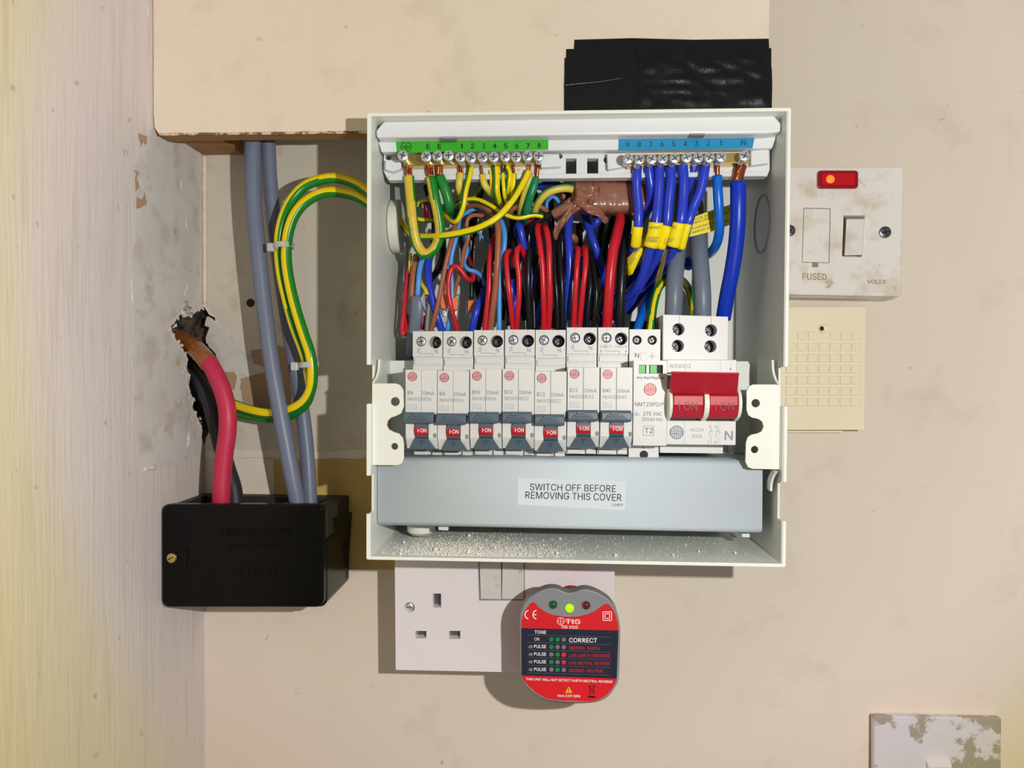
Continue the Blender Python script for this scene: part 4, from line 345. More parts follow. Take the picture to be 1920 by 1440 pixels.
def crom(P, n=8):
    if len(P) == 2: return [P[0].lerp(P[1], i / 4) for i in range(5)]
    Q = [P[0] * 2 - P[1]] + P + [P[-1] * 2 - P[-2]]; out = []
    for i in range(1, len(Q) - 2):
        p0, p1, p2, p3 = Q[i - 1:i + 3]
        for k in range(n):
            t = k / n
            out.append(.5 * ((2 * p1) + (p2 - p0) * t + (2 * p0 - 5 * p1 + 4 * p2 - p3) * t * t + (3 * p1 - p0 - 3 * p2 + p3) * t ** 3))
    out.append(P[-1]); return out
def tube(mb, path, rad, sides=12, stripe=None, flat=1.0, mi=0, cap=True):
    n = len(path); prev = None; vs = []; fs = []; ms = []
    for i, p in enumerate(path):
        t = (path[min(i + 1, n - 1)] - path[max(i - 1, 0)]).normalized()
        nn = Vector((0, -1, 0)) - t * t.dot(Vector((0, -1, 0)))
        if nn.length < .35 and prev is not None: nn = prev - t * prev.dot(t)
        if nn.length < 1e-4: nn = t.orthogonal()
        nn.normalize(); prev = nn; b = t.cross(nn)
        r = rad[i] if isinstance(rad, list) else rad
        for k in range(sides):
            a = 2 * math.pi * k / sides; vs.append(p + (nn * math.cos(a) * flat + b * math.sin(a)) * r)
    for i in range(n - 1):
        for k in range(sides):
            fs.append((i * sides + k, i * sides + (k + 1) % sides, (i + 1) * sides + (k + 1) % sides, (i + 1) * sides + k))
            if stripe:
                r0, r1, hw = stripe; roll = r0 + (r1 - r0) * i / (n - 1); a = 360 * (k + .5) / sides
                df = (a - roll + 180) % 360 - 180; ms.append(0 if abs(df) < hw else 1)
            else: ms.append(mi)
    if cap:
        fs.append(tuple(range(sides))); fs.append(tuple(range((n - 1) * sides, n * sides))); ms += [ms[0], ms[0]]
    b0 = len(mb.v); mb.v += vs; mb.f += [tuple(i + b0 for i in f) for f in fs]; mb.m += ms
def P3(pts): return [at(*p) for p in pts]
def pxr(wpx, d): return wpx / 2 * (DIST - d) / F / 1000
WG = {}
def wire(label, pts, wpx, m, stripe=None, name='wire', copper=None, group=None, cat='wire', sides=None, flat=1):
    path = crom(P3(pts), 7); dm = sum(p[2] for p in pts) / len(pts)
    mb = MB(); sides = sides or (24 if stripe else 14)
    tube(mb, path, pxr(wpx, dm), sides, stripe, flat)
    o = mb.build(name, list(m) if isinstance(m, (tuple, list)) else [m], smooth=2, origin=path[0])
    tag(o, label, cat, group)
    if copper:                                    # (pts, width px) strands as a part
        cp, cw, ns = copper
        c = MB(); base = crom(P3(cp), 6); R = pxr(cw, cp[0][2])
        for k in range(ns):
            rr = R * (.68 if ns > 1 else 0); a0 = 2 * math.pi * k / ns
            tube(c, [p + Vector((math.cos(a0 + i * .12), math.sin(a0 + i * .12), 0)) * rr for i, p in enumerate(base)], R * (.36 if ns > 1 else 1), 6)
        c.build('copper_strands' if ns > 1 else 'copper_core', COPPER, o, smooth=2)
    return o

# ================================================================== SETTING
XS = at(383, 900, 0).x                                   # plane of the left wall
def sd(px, py): return atX(px, py, XS)
hole_edge_side = [(383, 578), (372, 582), (362, 590), (350, 586), (338, 590), (330, 600), (326, 607), (318, 612), (323, 622), (329, 634), (338, 650), (349, 663), (352, 676), (350, 692), (357, 705), (354, 722), (358, 738), (364, 750), (361, 764), (368, 778), (374, 790), (380, 806), (378, 820), (383, 836)]
mb = MB()
# left wall with a jagged opening at its corner; runs towards the camera and beyond the frame
top, bot = .42, -.42
outer = [Vector((XS, 0, top)), Vector((XS, -.46, top)), Vector((XS, -.46, bot)), Vector((XS, 0, bot))]
edge = [sd(x, y) for x, y in reversed(hole_edge_side)]
edge[0] = Vector((XS, 0, edge[0].z)); edge[-1] = Vector((XS, 0, edge[-1].z))
edge = [Vector((XS, min(0, p.y), p.z)) for p in edge]
mb.prism(outer + edge, (-.010, 0, 0))
mb.build('wall_left', [SIDEW], origin=(XS, 0, 0))
wl = bpy.data.objects['wall_left']; tag(wl, kind='structure')
# back wall with matching opening
hb = [(383, 574), (392, 590), (404, 596), (402, 612), (396, 622), (388, 632), (390, 642), (396, 652), (404, 656), (411, 652), (409, 668), (412, 690), (402, 704), (404, 730), (396, 742), (398, 770), (390, 788), (394, 806), (386, 822), (383, 836)]
eb = [at(x, y, 0) for x, y in reversed(hb)]; eb[0].x = XS; eb[-1].x = XS
mb = MB(); mb.prism([Vector((XS, 0, bot)), Vector((.48, 0, bot)), Vector((.48, 0, top)), Vector((XS, 0, top))][::1] + [p for p in reversed(eb)], (0, .012, 0))
wb = mb.build('wall_back', [WALL], origin=(0, 0, 0)); tag(wb, kind='structure')
# broken masonry inside the opening
mb = MB(); z0, z1 = at(383, 850, 0).z, at(383, 560, 0).z
N = 14; gv = []
for j in range(N * 2 + 1):
    for i in range(N + 1):
        a = i / N; z = z0 + (z1 - z0) * j / (2 * N)
        ang = math.pi / 2 * a
        x = XS + .030 - .062 * math.sin(ang) ; y = .030 * math.cos(ang) - .066 * math.sin(ang) + .004
        q = noise.noise(Vector((a * 6, j * .45, 1.3))) * .010
        gv.append(Vector((x + q, y + q * .6, z + q * .5)))
mb.add([g + Vector((-.008, .010, 0)) for g in gv], [(j * (N + 1) + i, j * (N + 1) + i + 1, (j + 1) * (N + 1) + i + 1, (j + 1) * (N + 1) + i) for j in range(2 * N) for i in range(N)])
mb.build('masonry', MASON, wb, smooth=2)
# plaster rubble crumbs and ragged filler around the opening (pieces of the walls)
def patch3(pts, nrm, th, name, m, par, bev=.4, jit=.0):
    mb = MB(); mb.prism([p + Vector(nrm) * th / 1000 for p in pts], Vector(nrm) * (-th * .9 / 1000)); return mb.build(name, m, par, bevel=bev)
def rag(pts, amp, n=5, sx=0):
    out = []
    for i in range(len(pts)):
        x0, y0 = pts[i]; x1, y1 = pts[(i + 1) % len(pts)]
        for k in range(n):
            t = k / n; x = x0 + (x1 - x0) * t; y = y0 + (y1 - y0) * t
            out.append((x + amp * noise.noise(Vector((x * .07, y * .07, 3 + sx))) * 1.6, y + amp * noise.noise(Vector((x * .07, y * .07, 9 + sx))) * 1.6))
    return out
E1 = [(263, 252), (300, 262), (335, 268), (372, 296), (376, 400), (377, 480), (366, 560), (340, 584), (322, 600), (312, 614), (325, 636), (344, 664), (346, 700), (352, 740), (360, 775), (372, 806), (374, 850), (330, 870), (290, 880), (262, 872), (248, 800), (250, 700), (247, 560), (252, 420), (250, 330)]
patch3([sd(x, y) for x, y in rag(E1, 5)], (1, 0, 0), .16, 'plaster_patch', PLAST, wl)
for k, pts in enumerate([[(258, 250), (278, 256), (272, 272), (266, 268), (262, 280)], [(250, 318), (258, 322), (260, 350), (254, 358)], [(255, 368), (262, 372), (270, 362), (276, 376), (266, 392), (256, 390)]]):
    patch3([sd(x, y) for x, y in rag(pts, 4, 4)], (1, 0, 0), .25, 'bare_brown_spot', BROWNPL, wl, 0)
rid = [[(276, -10), (279, 60), (285, 130), (290, 190), (296, 250)], [(305, 700), (318, 742), (345, 760), (352, 790)], [(355, 470), (352, 520), (346, 560), (338, 590)], [(330, 300), (342, 360), (350, 420), (354, 480), (357, 505)], [(262, 640), (250, 560), (246, 470), (250, 390)], [(270, 880), (320, 868), (352, 856), (372, 838)], [(364, 790), (352, 820), (356, 850)], [(345, 700), (352, 745), (362, 785), (374, 812)], [(312, 800), (345, 832), (370, 850)]]
for R_ in rid:
    mb = MB(); pa = crom([sd(x, y) + Vector((-.0002, 0, 0)) for x, y in R_], 14)
    tube(mb, [p + Vector((0, noise.noise(p * 180) * .003, 0)) for p in pa], [max(.0001, .0026 * noise.noise(p * 110) + .0004 * noise.noise(p * 600)) for p in pa], 8)
    mb.build('filler_ridge', PLAST, wl, smooth=2)
mb = MB()
for k in range(60):
    if k < 34:
        x, y = random.choice(hole_edge_side); p = sd(x + random.uniform(-5, 5), y + random.uniform(-6, 6)); p.y = min(p.y, -.0005)
    else:
        x, y = random.choice(hb); p = at(x + random.uniform(-4, 6), y + random.uniform(-5, 5), 0)
    r = random.uniform(.3, 1.5)
    mb.lathe(p, (random.random(), random.random() - .8, random.random() - .5), [(r * .5, -r * .5), (r, -.1 * r), (r * .7, r * .4), (r * .3, r * .5)], 5)
tag(mb.build('plaster_crumbs', PLAST, wb), kind='stuff')
mb = MB()
for (xa, ya) in hole_edge_side[1:-1:1]:
    for k in range(3):
        p = sd(xa + random.uniform(-9, -1), ya + random.uniform(-7, 7)); r = random.uniform(.8, 2.2); mb.lathe(p + Vector((-.0006, 0, 0)), (1, random.uniform(-.6, .6), random.uniform(-.6, .6)), [(r * 1.2, -.6), (r * .9, .3), (r * .3, .9)], 7)
mb.v = [p + Vector((.3, 1, 1)) * .0012 * noise.noise(p * 500) for p in mb.v]
tag(mb.build('ragged_filler_edge', PLAST, wl), kind='stuff')
# round lump of filler over the opening
mb = MB(); mb.lathe(sd(345, 582) + Vector((.0005, 0, 0)), (.8, -.5, .3), [(.5, -3), (3.6, -2), (4.6, 0), (3.4, 1.6), (1, 2.2)], 16); mb.v = [p + Vector((1, 1, 1)) * .0045 * noise.noise(p * 260) for p in mb.v]; mb.build('filler_lump', PLAST, wl, smooth=2)
# paint and plaster areas on the back wall (thin coats with real edges)
patch3([at(x, y, 0) for x, y in [(386, 262), (780, 262), (780, 852), (389, 852), (392, 820), (396, 800), (394, 780), (402, 760), (400, 742), (408, 728), (406, 706), (416, 692), (414, 650), (406, 640), (396, 640), (408, 600), (398, 588), (386, 572)]], (0, -1, 0), .12, 'old_paint_area', PRIME, wb, 0)
mb = MB(); pa = [Vector((XS + .0012, -.0012, at(380, 292, 0).z + (at(380, 570, 0).z - at(380, 292, 0).z) * k / 40)) for k in range(41)]; tube(mb, pa, [.0012 + .0012 * abs(noise.noise(Vector((k * .6, 0, 5)))) for k in range(41)], 8); mb.build('corner_filler', WALL, wb, smooth=2)
patch3([at(x, y, 0) for x, y in rag([(421, 698), (440, 694), (444, 712), (438, 730), (424, 716)], 3)], (0, -1, 0), .95, 'brown_plaster_area', BROWNPL, wb, 0)
patch3([at(x, y, 0) for x, y in rag([(452, 712), (470, 700), (472, 655), (532, 650), (546, 680), (545, 780), (500, 776), (455, 752)], 4)], (0, -1, 0), .25, 'brown_plaster_area', BROWNPL, wb, 0)
patch3([at(x, y, 0) for x, y in rag([(513, 862), (760, 858), (760, 1068), (513, 1068)], 1.5)], (0, -1, 0), .3, 'ochre_paint_area', OCHRE, wb, 0)
patch3([at(x, y, 0) for x, y in rag([(386, 590), (420, 612), (430, 640), (470, 668), (500, 700), (440, 706), (408, 690), (404, 655), (388, 640)], 6)], (0, -1, 0), .8, 'plaster_patch', PLAST, wb)
patch3([at(x, y, 0) for x, y in rag([(386, 846), (420, 842), (600, 846), (760, 842), (760, 857), (600, 860), (420, 858), (386, 862)], 2)], (0, -1, 0), 1.0, 'plaster_seam', WALL, wb)
for x, y in ((470, 568), (535, 575)):
    mb = MB(); mb.lathe(at(x, y, 0), (0, -1, 0), [(3.2, 0), (2.6, .3), (1.2, .5)] if x == 470 else [(4, 0), (3.4, .3), (1, .5)], 14); mb.build('nail_hole' if x == 470 else 'filler_dab', HOLE if x == 470 else PLAST, wb, smooth=2)
# upper boxed-in board and batten
dB = 63
zb = at(500, 250, dB).z; xr = at(1441, 150, dB).x
bo = [Vector((XS + .0006, -dB / 1000, top)), Vector((XS + .0006, -dB / 1000, zb + .014)), Vector((XS + .0012, -dB / 1000, zb + .004)), Vector((XS + .004, -dB / 1000, zb))]
for k in range(1, 40):
    x = XS + .004 + (xr - XS - .004) * k / 40; bo.append(Vector((x, -dB / 1000, zb + .0006 * noise.noise(Vector((k * 1.7, 0, 0))))))
bo += [Vector((xr, -dB / 1000, zb)), Vector((xr, -dB / 1000, top))]
mb = MB(); mb.prism(bo, (0, .012, 0)); bd = mb.build('trim_1', [BOARD, WOOD], origin=(0, -dB / 1000, top)); tag(bd, 'cream painted board boxing in the wall above the fuse box', kind='structure')
for p in bd.data.polygons:
    if p.normal.z < -.5: p.material_index = 1
mb = MB(); pa = [Vector((XS + .004 + (xr - XS - .004) * k / 90, -dB / 1000 + .0003, zb + .0001)) for k in range(91)]
tube(mb, pa, [.0007 + .0006 * abs(noise.noise(Vector((k * .8, 2, 0)))) for k in range(91)], 6); mb.build('chipped_paint_edge', PAINTEDGE, bd, smooth=2)
mb = MB(); zt = at(410, 291, 0).z; mb.box((XS + .0005, -.050, zt), (at(456, 291, 0).x, -.0005, zt + .06)); bt = mb.build('trim_2', WOOD); tag(bt, kind='structure')
mb = MB(); mb.prism([Vector((xr, -.0008, top)), Vector((.48, -.0008, top)), Vector((.48, -.0008, bot)), Vector((.478, -.0008, bot)), Vector((xr, -.0008, zb))], (0, .0006, 0))
# black cloth tape on the board above the box (strips overlap)
tp = empty('cloth_tape_patch', at(1250, 205, dB), 'patch of overlapping black cloth tape stuck on the board above the fuse box', 'tape')
for k, pts in enumerate([[(1077, 75), (1185, 72), (1300, 75), (1441, 73), (1443, 110), (1446, 125), (1447, 150), (1300, 152), (1190, 154), (1075, 158), (1076, 95)],
                         [(1062, 93), (1140, 92), (1240, 89), (1441, 88), (1445, 110), (1446, 135), (1300, 140), (1190, 140), (1060, 145)],
                         [(1059, 110), (1070, 108), (1200, 130), (1446, 128), (1447, 160), (1446, 207), (1250, 209), (1058, 211), (1058, 165)]]):
    P_ = [at(x, y, dB) for x, y in pts]
    xs0 = 1058; ny, nx = 7, 36; 
    mb = MB(); mb.prism([p + Vector((0, -.0004 - k * .00035, 0)) for p in P_], (0, .0003, 0)); mb.build('tape_strip', KTAPE, tp)
mb = MB()                                           # creased top layer with real folds
nx, ny = 60, 22; g = []
for j in range(ny + 1):
    for i in range(nx + 1):
        x = 1195 + (1445 - 1195) * i / nx; y = 92 + (206 - 92) * j / ny
        e = min(i, nx - i, j, ny - j) / 4.0; e = min(1, e)
        h = .0016 * e * (abs(noise.noise(Vector((x * .018, y * .05, 4)))) + .5 * noise.noise(Vector((x * .05, y * .02, 1))))
        g.append(at(x, y, dB) + Vector((0, -.0013 - h, 0)))
mb.add(g, [(j * (nx + 1) + i, j * (nx + 1) + i + 1, (j + 1) * (nx + 1) + i + 1, (j + 1) * (nx + 1) + i) for j in range(ny) for i in range(nx)]); mb.build('tape_strip', KTAPE, tp, smooth=2)
mb = MB(); mb.pp([(1067, 120), (1074, 108), (1190, 100), (1192, 208), (1062, 210)], dB + 1.0, dB + 1.5)
pa = crom(P3([(1058, 160, dB + 1.2), (1085, 157, dB + 1.6), (1125, 153, dB + 1.5), (1180, 144, dB + 1.2)]), 8); tube(mb, pa, [.0008 * (1 - i / len(pa) * .8) for i in range(len(pa))], 8)
mb.build('tape_strip', KTAPE, tp, smooth=True)

# ================================================================== CONSUMER UNIT ENCLOSURE
DF = 100.0
TL, TR, BR, BL = at(693, 215, DF), at(1483, 203, DF), at(1466, 1062, DF), at(689, 1047, DF)
xl, xr2 = (TL.x + BL.x) / 2, (TR.x + BR.x) / 2; zt_, zb_ = (TL.z + TR.z) / 2, (BL.z + BR.z) / 2
cu = empty('consumer_unit', (0, -.002, zb_), 'open pale grey metal fuse box enclosure mounted on the wall without its cover', 'fuse box')
yf = -DF / 1000; T = .0013
def frm(pts_zd, x0, x1):       # side plate as polygon in depth/height
    mb = MB(); n = len(pts_zd); mb.prism([Vector((x0, -d / 1000, z)) for z, d in pts_zd], (x1 - x0, 0, 0)); return mb
def zl(py, side):
    return at(700 if side < 0 else 1470, py, DF).z
for side, X0, X1, nm in ((-1, xl, xl + T, 'side_plate'), (1, xr2 - T, xr2, 'side_plate')):
    a = (684, 757, 892, 963) if side < 0 else (688, 762, 904, 977)
    z = [zl(p, side) for p in a]
    prof = [(zt_, 1), (zt_, DF), (z[0], DF), (z[0], DF - 8), (z[1], DF - 8), (z[1], DF), (z[2], DF), (z[2], DF - 7), (z[3], DF - 7), (z[3], DF), (zb_, DF), (zb_, 1)]
    o = frm(prof, X0, X1).build(nm, CASE, cu, bevel=.25)
mb = MB(); mb.box((xl, yf, zt_ - T), (xr2, -.001, zt_)); mb.build('top_plate', CASE, cu, bevel=.25)
mb = MB(); mb.box((xl, yf, zb_), (xr2, -.001, zb_ + T)); mb.build('bottom_plate', CASE, cu, bevel=.25)
mb = MB(); mb.box((xl + T, -.0030, zb_ + T), (xr2 - T, -.001, zt_ - T)); mb.build('back_plate', CASE, cu)
# front lips (thin bright rim)
for x0, x1, z0_, z1_ in ((xl - .0004, xr2 + .0004, zt_ - .0014, zt_ + .0004), (xl - .0004, xr2 + .0004, zb_ - .0004, zb_ + .0014)):
    mb = MB(); mb.box((x0, yf - .0008, z0_), (x1, yf, z1_)); mb.build('rim', RIMW, cu, bevel=.3)
for side, X in ((-1, xl), (1, xr2)):
    a = (205, 684, 757, 892, 963, 1055) if side < 0 else (205, 688, 762, 904, 977, 1055)
    for s0, s1 in ((0, 1), (2, 3), (4, 5)):
        za = zt_ if s0 == 0 else zl(a[s0], side); zc = zb_ if s1 == 5 else zl(a[s1], side)
        mb = MB(); mb.box((X - .0009, yf - .0007, zc), (X + .0009, yf, za)); mb.build('rim', RIMW, cu, bevel=.3)
# folded fixing tabs with holes and keyhole notch
L_ = [(698, 719), (742, 719), (750, 722), (756, 731), (757, 762), (752, 775), (742, 780), (733, 783), (727, 789), (725, 797), (729, 805), (738, 810), (748, 813), (755, 821), (757, 832), (757, 860), (753, 869), (745, 872), (697, 872)]
R__ = [(1463, 721), (1463, 880), (1411, 879), (1403, 876), (1398, 866), (1399, 830), (1402, 820), (1409, 815), (1420, 813), (1428, 809), (1432, 800), (1429, 790), (1421, 785), (1410, 783), (1403, 778), (1400, 768), (1400, 734), (1404, 725), (1412, 721)]
mb = MB(); mb.pp(L_, 93.8, 95, 0, [circ(741, 753, 8.5), circ(740, 837, 6.5)]); mb.build('fixing_tab', RIMW, cu)
mb = MB(); mb.pp(R__, 93.8, 95, 0, [circ(1417, 756, 8), circ(1415, 843, 7)]); mb.build('fixing_tab', RIMW, cu)
for pts in ([(711, 674, 90), (710, 692, 92), (706, 707, 95), (699, 718, 98)], [(1449, 675, 90), (1450, 695, 92), (1455, 712, 95), (1461, 721, 98)], [(1457, 884, 98), (1451, 893, 95), (1447, 906, 92), (1446, 921, 90)]):
    pa = crom(P3(pts), 6); mb = MB(); n = len(pa); vs = []
    for p in pa: vs += [p + Vector((-.0006, 0, 0)), p + Vector((.0006, 0, 0)), p + Vector((.0006, .006, 0)), p + Vector((-.0006, .006, 0))]
    fs = [(i * 4 + k, i * 4 + (k + 1) % 4, i * 4 + 4 + (k + 1) % 4, i * 4 + 4 + k) for i in range(n - 1) for k in range(4)] + [(0, 1, 2, 3), tuple((n - 1) * 4 + k for k in range(4))]
    mb.add(vs, fs); mb.build('hinge_lip', RIMW, cu)
# inner brackets either side of the breakers
for pts in ([(722, 676), (776, 676), (776, 846), (722, 846)], [(1366, 677), (1403, 677), (1407, 684), (1405, 742), (1366, 740)]):
    mb = MB(); mb.pp(pts, 50, 52); mb.build('inner_bracket', CASE, cu, bevel=.5)
mb = MB(); za = at(1000, 676, 48).z; mb.box((xl + T, -.040, at(1000, 870, 48).z), (xr2 - T, -.036, za - .03)); mb.build('mounting_rail', CASE, cu)
mb = MB(); mb.pp([(757, 676), (764, 676), (764, 860), (757, 860)], 22, 50); mb.pp([(1372, 742), (1378, 742), (1378, 862), (1372, 862)], 22, 50); mb.build('rail_upright', CASE, cu)
# knockout outline in the right side wall
mb = MB(); c0 = atX(1428, 420, xr2 - T - .0001); pa = [c0 + Vector((0, .0125 * math.cos(t), .0165 * math.sin(t))) for t in [math.radians(95 + k * 10) for k in range(18)]]
pa = [c0 + Vector((0, .0145 * math.cos(t), .0165 * math.sin(t))) for t in [2 * math.pi * k / 36 for k in range(37)]]
tube(mb, pa, .00035, 6, cap=False); mb.build('knockout_ring', SEAM, cu, smooth=2)
# cable grommet through the left side wall
gc = Vector((xl, 0, 0)) + Vector((0, at(742, 425, 50).y, at(742, 425, 50).z)); gr = MB()
gr.lathe(gc, (1, 0, 0), [(12, -3), (15.5, -2.5), (15.5, -.8), (13.5, -.4), (13.5, 1.6), (15.6, 2.0), (16.2, 3), (15.4, 3.9), (16.2, 4.8), (15.4, 5.7), (16.0, 6.6), (15.0, 7.6), (12, 8), (8, 8.2)], 40)
tag(gr.build('cable_grommet', GROM, smooth=2), 'ribbed cream cable grommet in the left side of the fuse box', 'grommet')
# plaster dust lying on the floor of the enclosure
mb = MB(); fz = zb_ + T
for k in range(9000):
    if k < 7600:
        px = random.triangular(xl + .004, xl + .115, xl + .05); py = yf + .003 + abs(random.gauss(0, .020))
    else: px = random.uniform(xl + .02, xr2 - .01); py = random.uniform(yf + .004, -.01)
    if py > -.01: continue
    r = abs(random.gauss(0, .00016)) + .00010
    if random.random() < .015: r *= 2.8
    c = Vector((px, py, fz + r * .5)); mb.add([c + Vector((r, 0, 0)), c + Vector((-r * .5, r * .9, 0)), c + Vector((-r * .5, -r * .9, 0)), c + Vector((0, 0, r * .9)), c + Vector((0, 0, -r * .5))], [(0, 1, 3), (1, 2, 3), (2, 0, 3), (1, 0, 4), (2, 1, 4), (0, 2, 4)])
tag(mb.build('plaster_dust', DUST, origin=(xl, yf, fz)), 'white plaster dust scattered on the floor of the fuse box', 'dust', kind='stuff')

# ================================================================== TERMINAL CARRIER
tcx = empty('terminal_carrier', at(1085, 335, 70), 'white plastic carrier across the top of the fuse box holding both terminal bars', 'terminal carrier')
mb = MB(); mb.pp([(719, 227), (1452, 216), (1465, 231), (1464, 247), (1440, 250), (1000, 254), (706, 258), (704, 245)], 84, 93); mb.build('top_strip', CARR, tcx, bevel=1.2, seg=3)
mb = MB(); mb.pp([(711, 261), (1455, 250), (1454, 261), (1448, 278), (715, 285), (710, 268)], 78, 84); mb.build('label_ledge', CARR, tcx, bevel=.5)
mb = MB(); mb.pp([(720, 284), (1443, 278), (1443, 318), (1438, 331), (728, 338), (719, 320)], 70, 76, 0, [[(1061, 297), (1081, 297), (1081, 327), (1061, 327)], [(1101, 297), (1122, 297), (1122, 327), (1101, 327)], circ(722 + 6, 294, 6, 12), circ(1050, 293, 5, 12), circ(1138, 300, 6.5, 12)]); mb.build('bar_holder', CARR, tcx)
for a, b in (((722, 296, 756, 322)), ((1012, 288, 1052, 318))) and []: pass
for q in ([(722, 300), (752, 299), (752, 316), (736, 322), (722, 318)], [(1138, 288), (1172, 286), (1172, 312), (1140, 318)], [(1014, 290), (1048, 289), (1052, 312), (1014, 314)], [(1408, 282), (1442, 280), (1442, 306), (1408, 310)]):
    mb = MB(); mb.pp(q, 76.2, 81); mb.build('clip_block', CARR, tcx, bevel=.6)
mb = MB(); mb.pp([(728, 329), (1438, 321), (1438, 330), (728, 338)], 76.1, 77.4); mb.build('lower_lip', CARR, tcx, bevel=.5)
for x0, y0 in ((841, 259), (1308, 252)):
    mb = MB(); mb.pp([(x0 - 14, y0 - 2), (x0 + 14, y0 - 2), (x0 + 14, y0 + 1), (x0 - 14, y0 + 1)], 88, 93.2); mb.build('slot', SEAM, tcx)
def led(x, y): # depth on the sloped ledge
    return 84.0
def onl(x, y, e): return at(x, y, led(x, y) + e)
mb = MB(); Q = [(742, 265.5), (1028, 262), (1028, 281), (744.6, 287)]
mb.add([onl(x, y, .15) for x, y in Q], [(0, 1, 2, 3)])
o = mb.build('green_label', GREENL, tcx); o['label'] = 'green strip numbered 1 to 8 with earth symbol'
mb = MB()
def ct(mb, t, x, y, w_, h, e, m=0, bold=False):
    mb.text(t, x - w_ / 2, y, x + w_ / 2, y - .006 * w_, h, e, m, bold, fn=onl)
for t, x in (('E', 803), ('E', 824), ('1', 866), ('2', 886), ('3', 907), ('4', 927.5), ('5', 948.5), ('6', 969), ('7', 990), ('8', 1011)):
    ct(mb, t, x, 279.5 - (x - 742) * .008, 3.5 if t == '1' else 6.6, 9, .3, bold=True)
ring = circ(761.5, 275, 10, 28); rin = circ(761.5, 275, 8.8, 28)
mb.add([onl(x, y, .3) for x, y in ring + rin], [(i, (i + 1) % 28, 28 + (i + 1) % 28, 28 + i) for i in range(28)])
for a in (((761, 267), (762, 267), (762, 274), (761, 274)), ((754, 274), (769, 274), (769, 275.2), (754, 275.2)), ((756, 277), (767, 277), (767, 278.2), (756, 278.2)), ((759, 280), (764, 280), (764, 281.2), (759, 281.2))):
    mb.add([onl(x, y, .3) for x, y in a], [(0, 1, 2, 3)])
mb.build('strip_lettering', INKK, tcx)
mb = MB(); mb.add([onl(x, y, .15) for x, y in [(1160, 261.6), (1415, 256.5), (1411, 278), (1159.4, 282.5)]], [(0, 1, 2, 3)]); o = mb.build('blue_label', BLUEL, tcx); o['label'] = 'blue strip numbered 9 to 1 and N'
mb = MB()
for t, x in (('9', 1177), ('8', 1198.5), ('7', 1220), ('6', 1241.5), ('5', 1263), ('4', 1285), ('3', 1306.5), ('2', 1328), ('1', 1351.5), ('N', 1394)):
    ct(mb, t, x, 276 - (x - 1177) * .018, 3.2 if t == '1' else (8.6 if t == 'N' else 6.6), 9.5, .3)
mb.build('strip_lettering', INKK, tcx)
def screwhead(mb, c, axis, r, m0=0, m1=1, slot='x', h=2.0):
    mb.lathe(c, axis, [(r * .8, -h), (r, -h * .8), (r, -.3), (r * .86, 0), (r * .5, .12)], 18, m0)
    axis = Vector(axis).normalized(); up = Vector((0, 0, 1)); rt = up.cross(axis).normalized(); up = axis.cross(rt)
    ang = random.uniform(0, 3.14); A = rt * math.cos(ang) + up * math.sin(ang); B = axis.cross(A)
    for U, V in (((A, B),) if slot == '-' else ((A, B), (B, A))):
        a, b = r * .72 / 1000, r * .11 / 1000; q = Vector(c) + axis * .00016
        mb.add([q + U * a + V * b, q - U * a + V * b, q - U * a - V * b, q + U * a - V * b], [(0, 1, 2, 3)], m1)
def bar(name, label, quad, screws, dfront=84):
    e = empty(name, at(quad[0][0], quad[3][1], 80), label, 'terminal bar')
    mb = MB(); mb.pp(quad, 77, dfront); mb.build('brass_bar', BRASS, e, bevel=.3)
    for x, y in screws:
        mb = MB(); c = at(x, y, 93); ax = Vector((random.uniform(-.05, .05), -1, random.uniform(-.02, .10)))
        screwhead(mb, c, ax, 2.8); mb.lathe(c, ax, [(1.9, -9.5), (1.9, -2)], 12, 0)
        mb.build('screw', [STEEL, DSTEEL], e, smooth=True)
    return e
bar('earth_terminal_bar', 'brass earth terminal bar with twelve silver screws under the green strip', [(757, 290), (1012, 286), (1012, 305), (757, 311)], [(755, 291), (799, 293), (820, 292), (841, 291), (863, 294), (883, 295), (905, 294), (925.5, 294), (947.5, 293), (968, 294), (989, 292), (1010, 292)])
bar('neutral_terminal_bar', 'brass neutral terminal bar with ten silver screws under the blue strip', [(1177, 290), (1405, 286), (1405, 305), (1177, 311)], [(1178.5, 297), (1199.5, 298), (1222, 298), (1243, 297), (1265.5, 296), (1288, 295), (1309.5, 295), (1330.5, 295), (1353, 294), (1396.5, 292)])

# ================================================================== BREAKERS
class Loc:                       # local millimetre frame: u right, v up, w towards the camera
    def __init__(s, o): s.o = Vector(o)
    def __call__(s, u, v, w=0): return s.o + Vector((u, -w, v)) / 1000
def lbox(mb, L, u0, u1, v0, v1, w0, w1, m=0):
    a, b = L(u0, v0, w1), L(u1, v1, w0); return mb.box((a.x, a.y, a.z), (b.x, b.y, b.z), m)
def lprof(mb, L, prof, u0, u1, m=0):     # profile (v,w) extruded along u
    return mb.prism([L(u0, v, w_) for v, w_ in prof], ((u1 - u0) / 1000, 0, 0), m)
def lface(mb, L, pts, w1, w0, m=0, holes=()):
    return mb.prism([L(u, v, w1) for u, v in pts], (0, (w1 - w0) / 1000, 0), m, [[L(u, v, w1) for u, v in h] for h in holes])
def ltext(mb, L, t, u0, v0, u1, h, w_, m=0, bold=False, tilt=0):
    vs, fs = glyphs(t, bold); a = min(v.x for v in vs); b = max(v.x for v in vs)
    mb.add([L(u0 + (v.x - a) / (b - a) * (u1 - u0), v0 + v.y / .73 * h + tilt * (v.x - a) / (b - a), w_) for v in vs], fs, m)
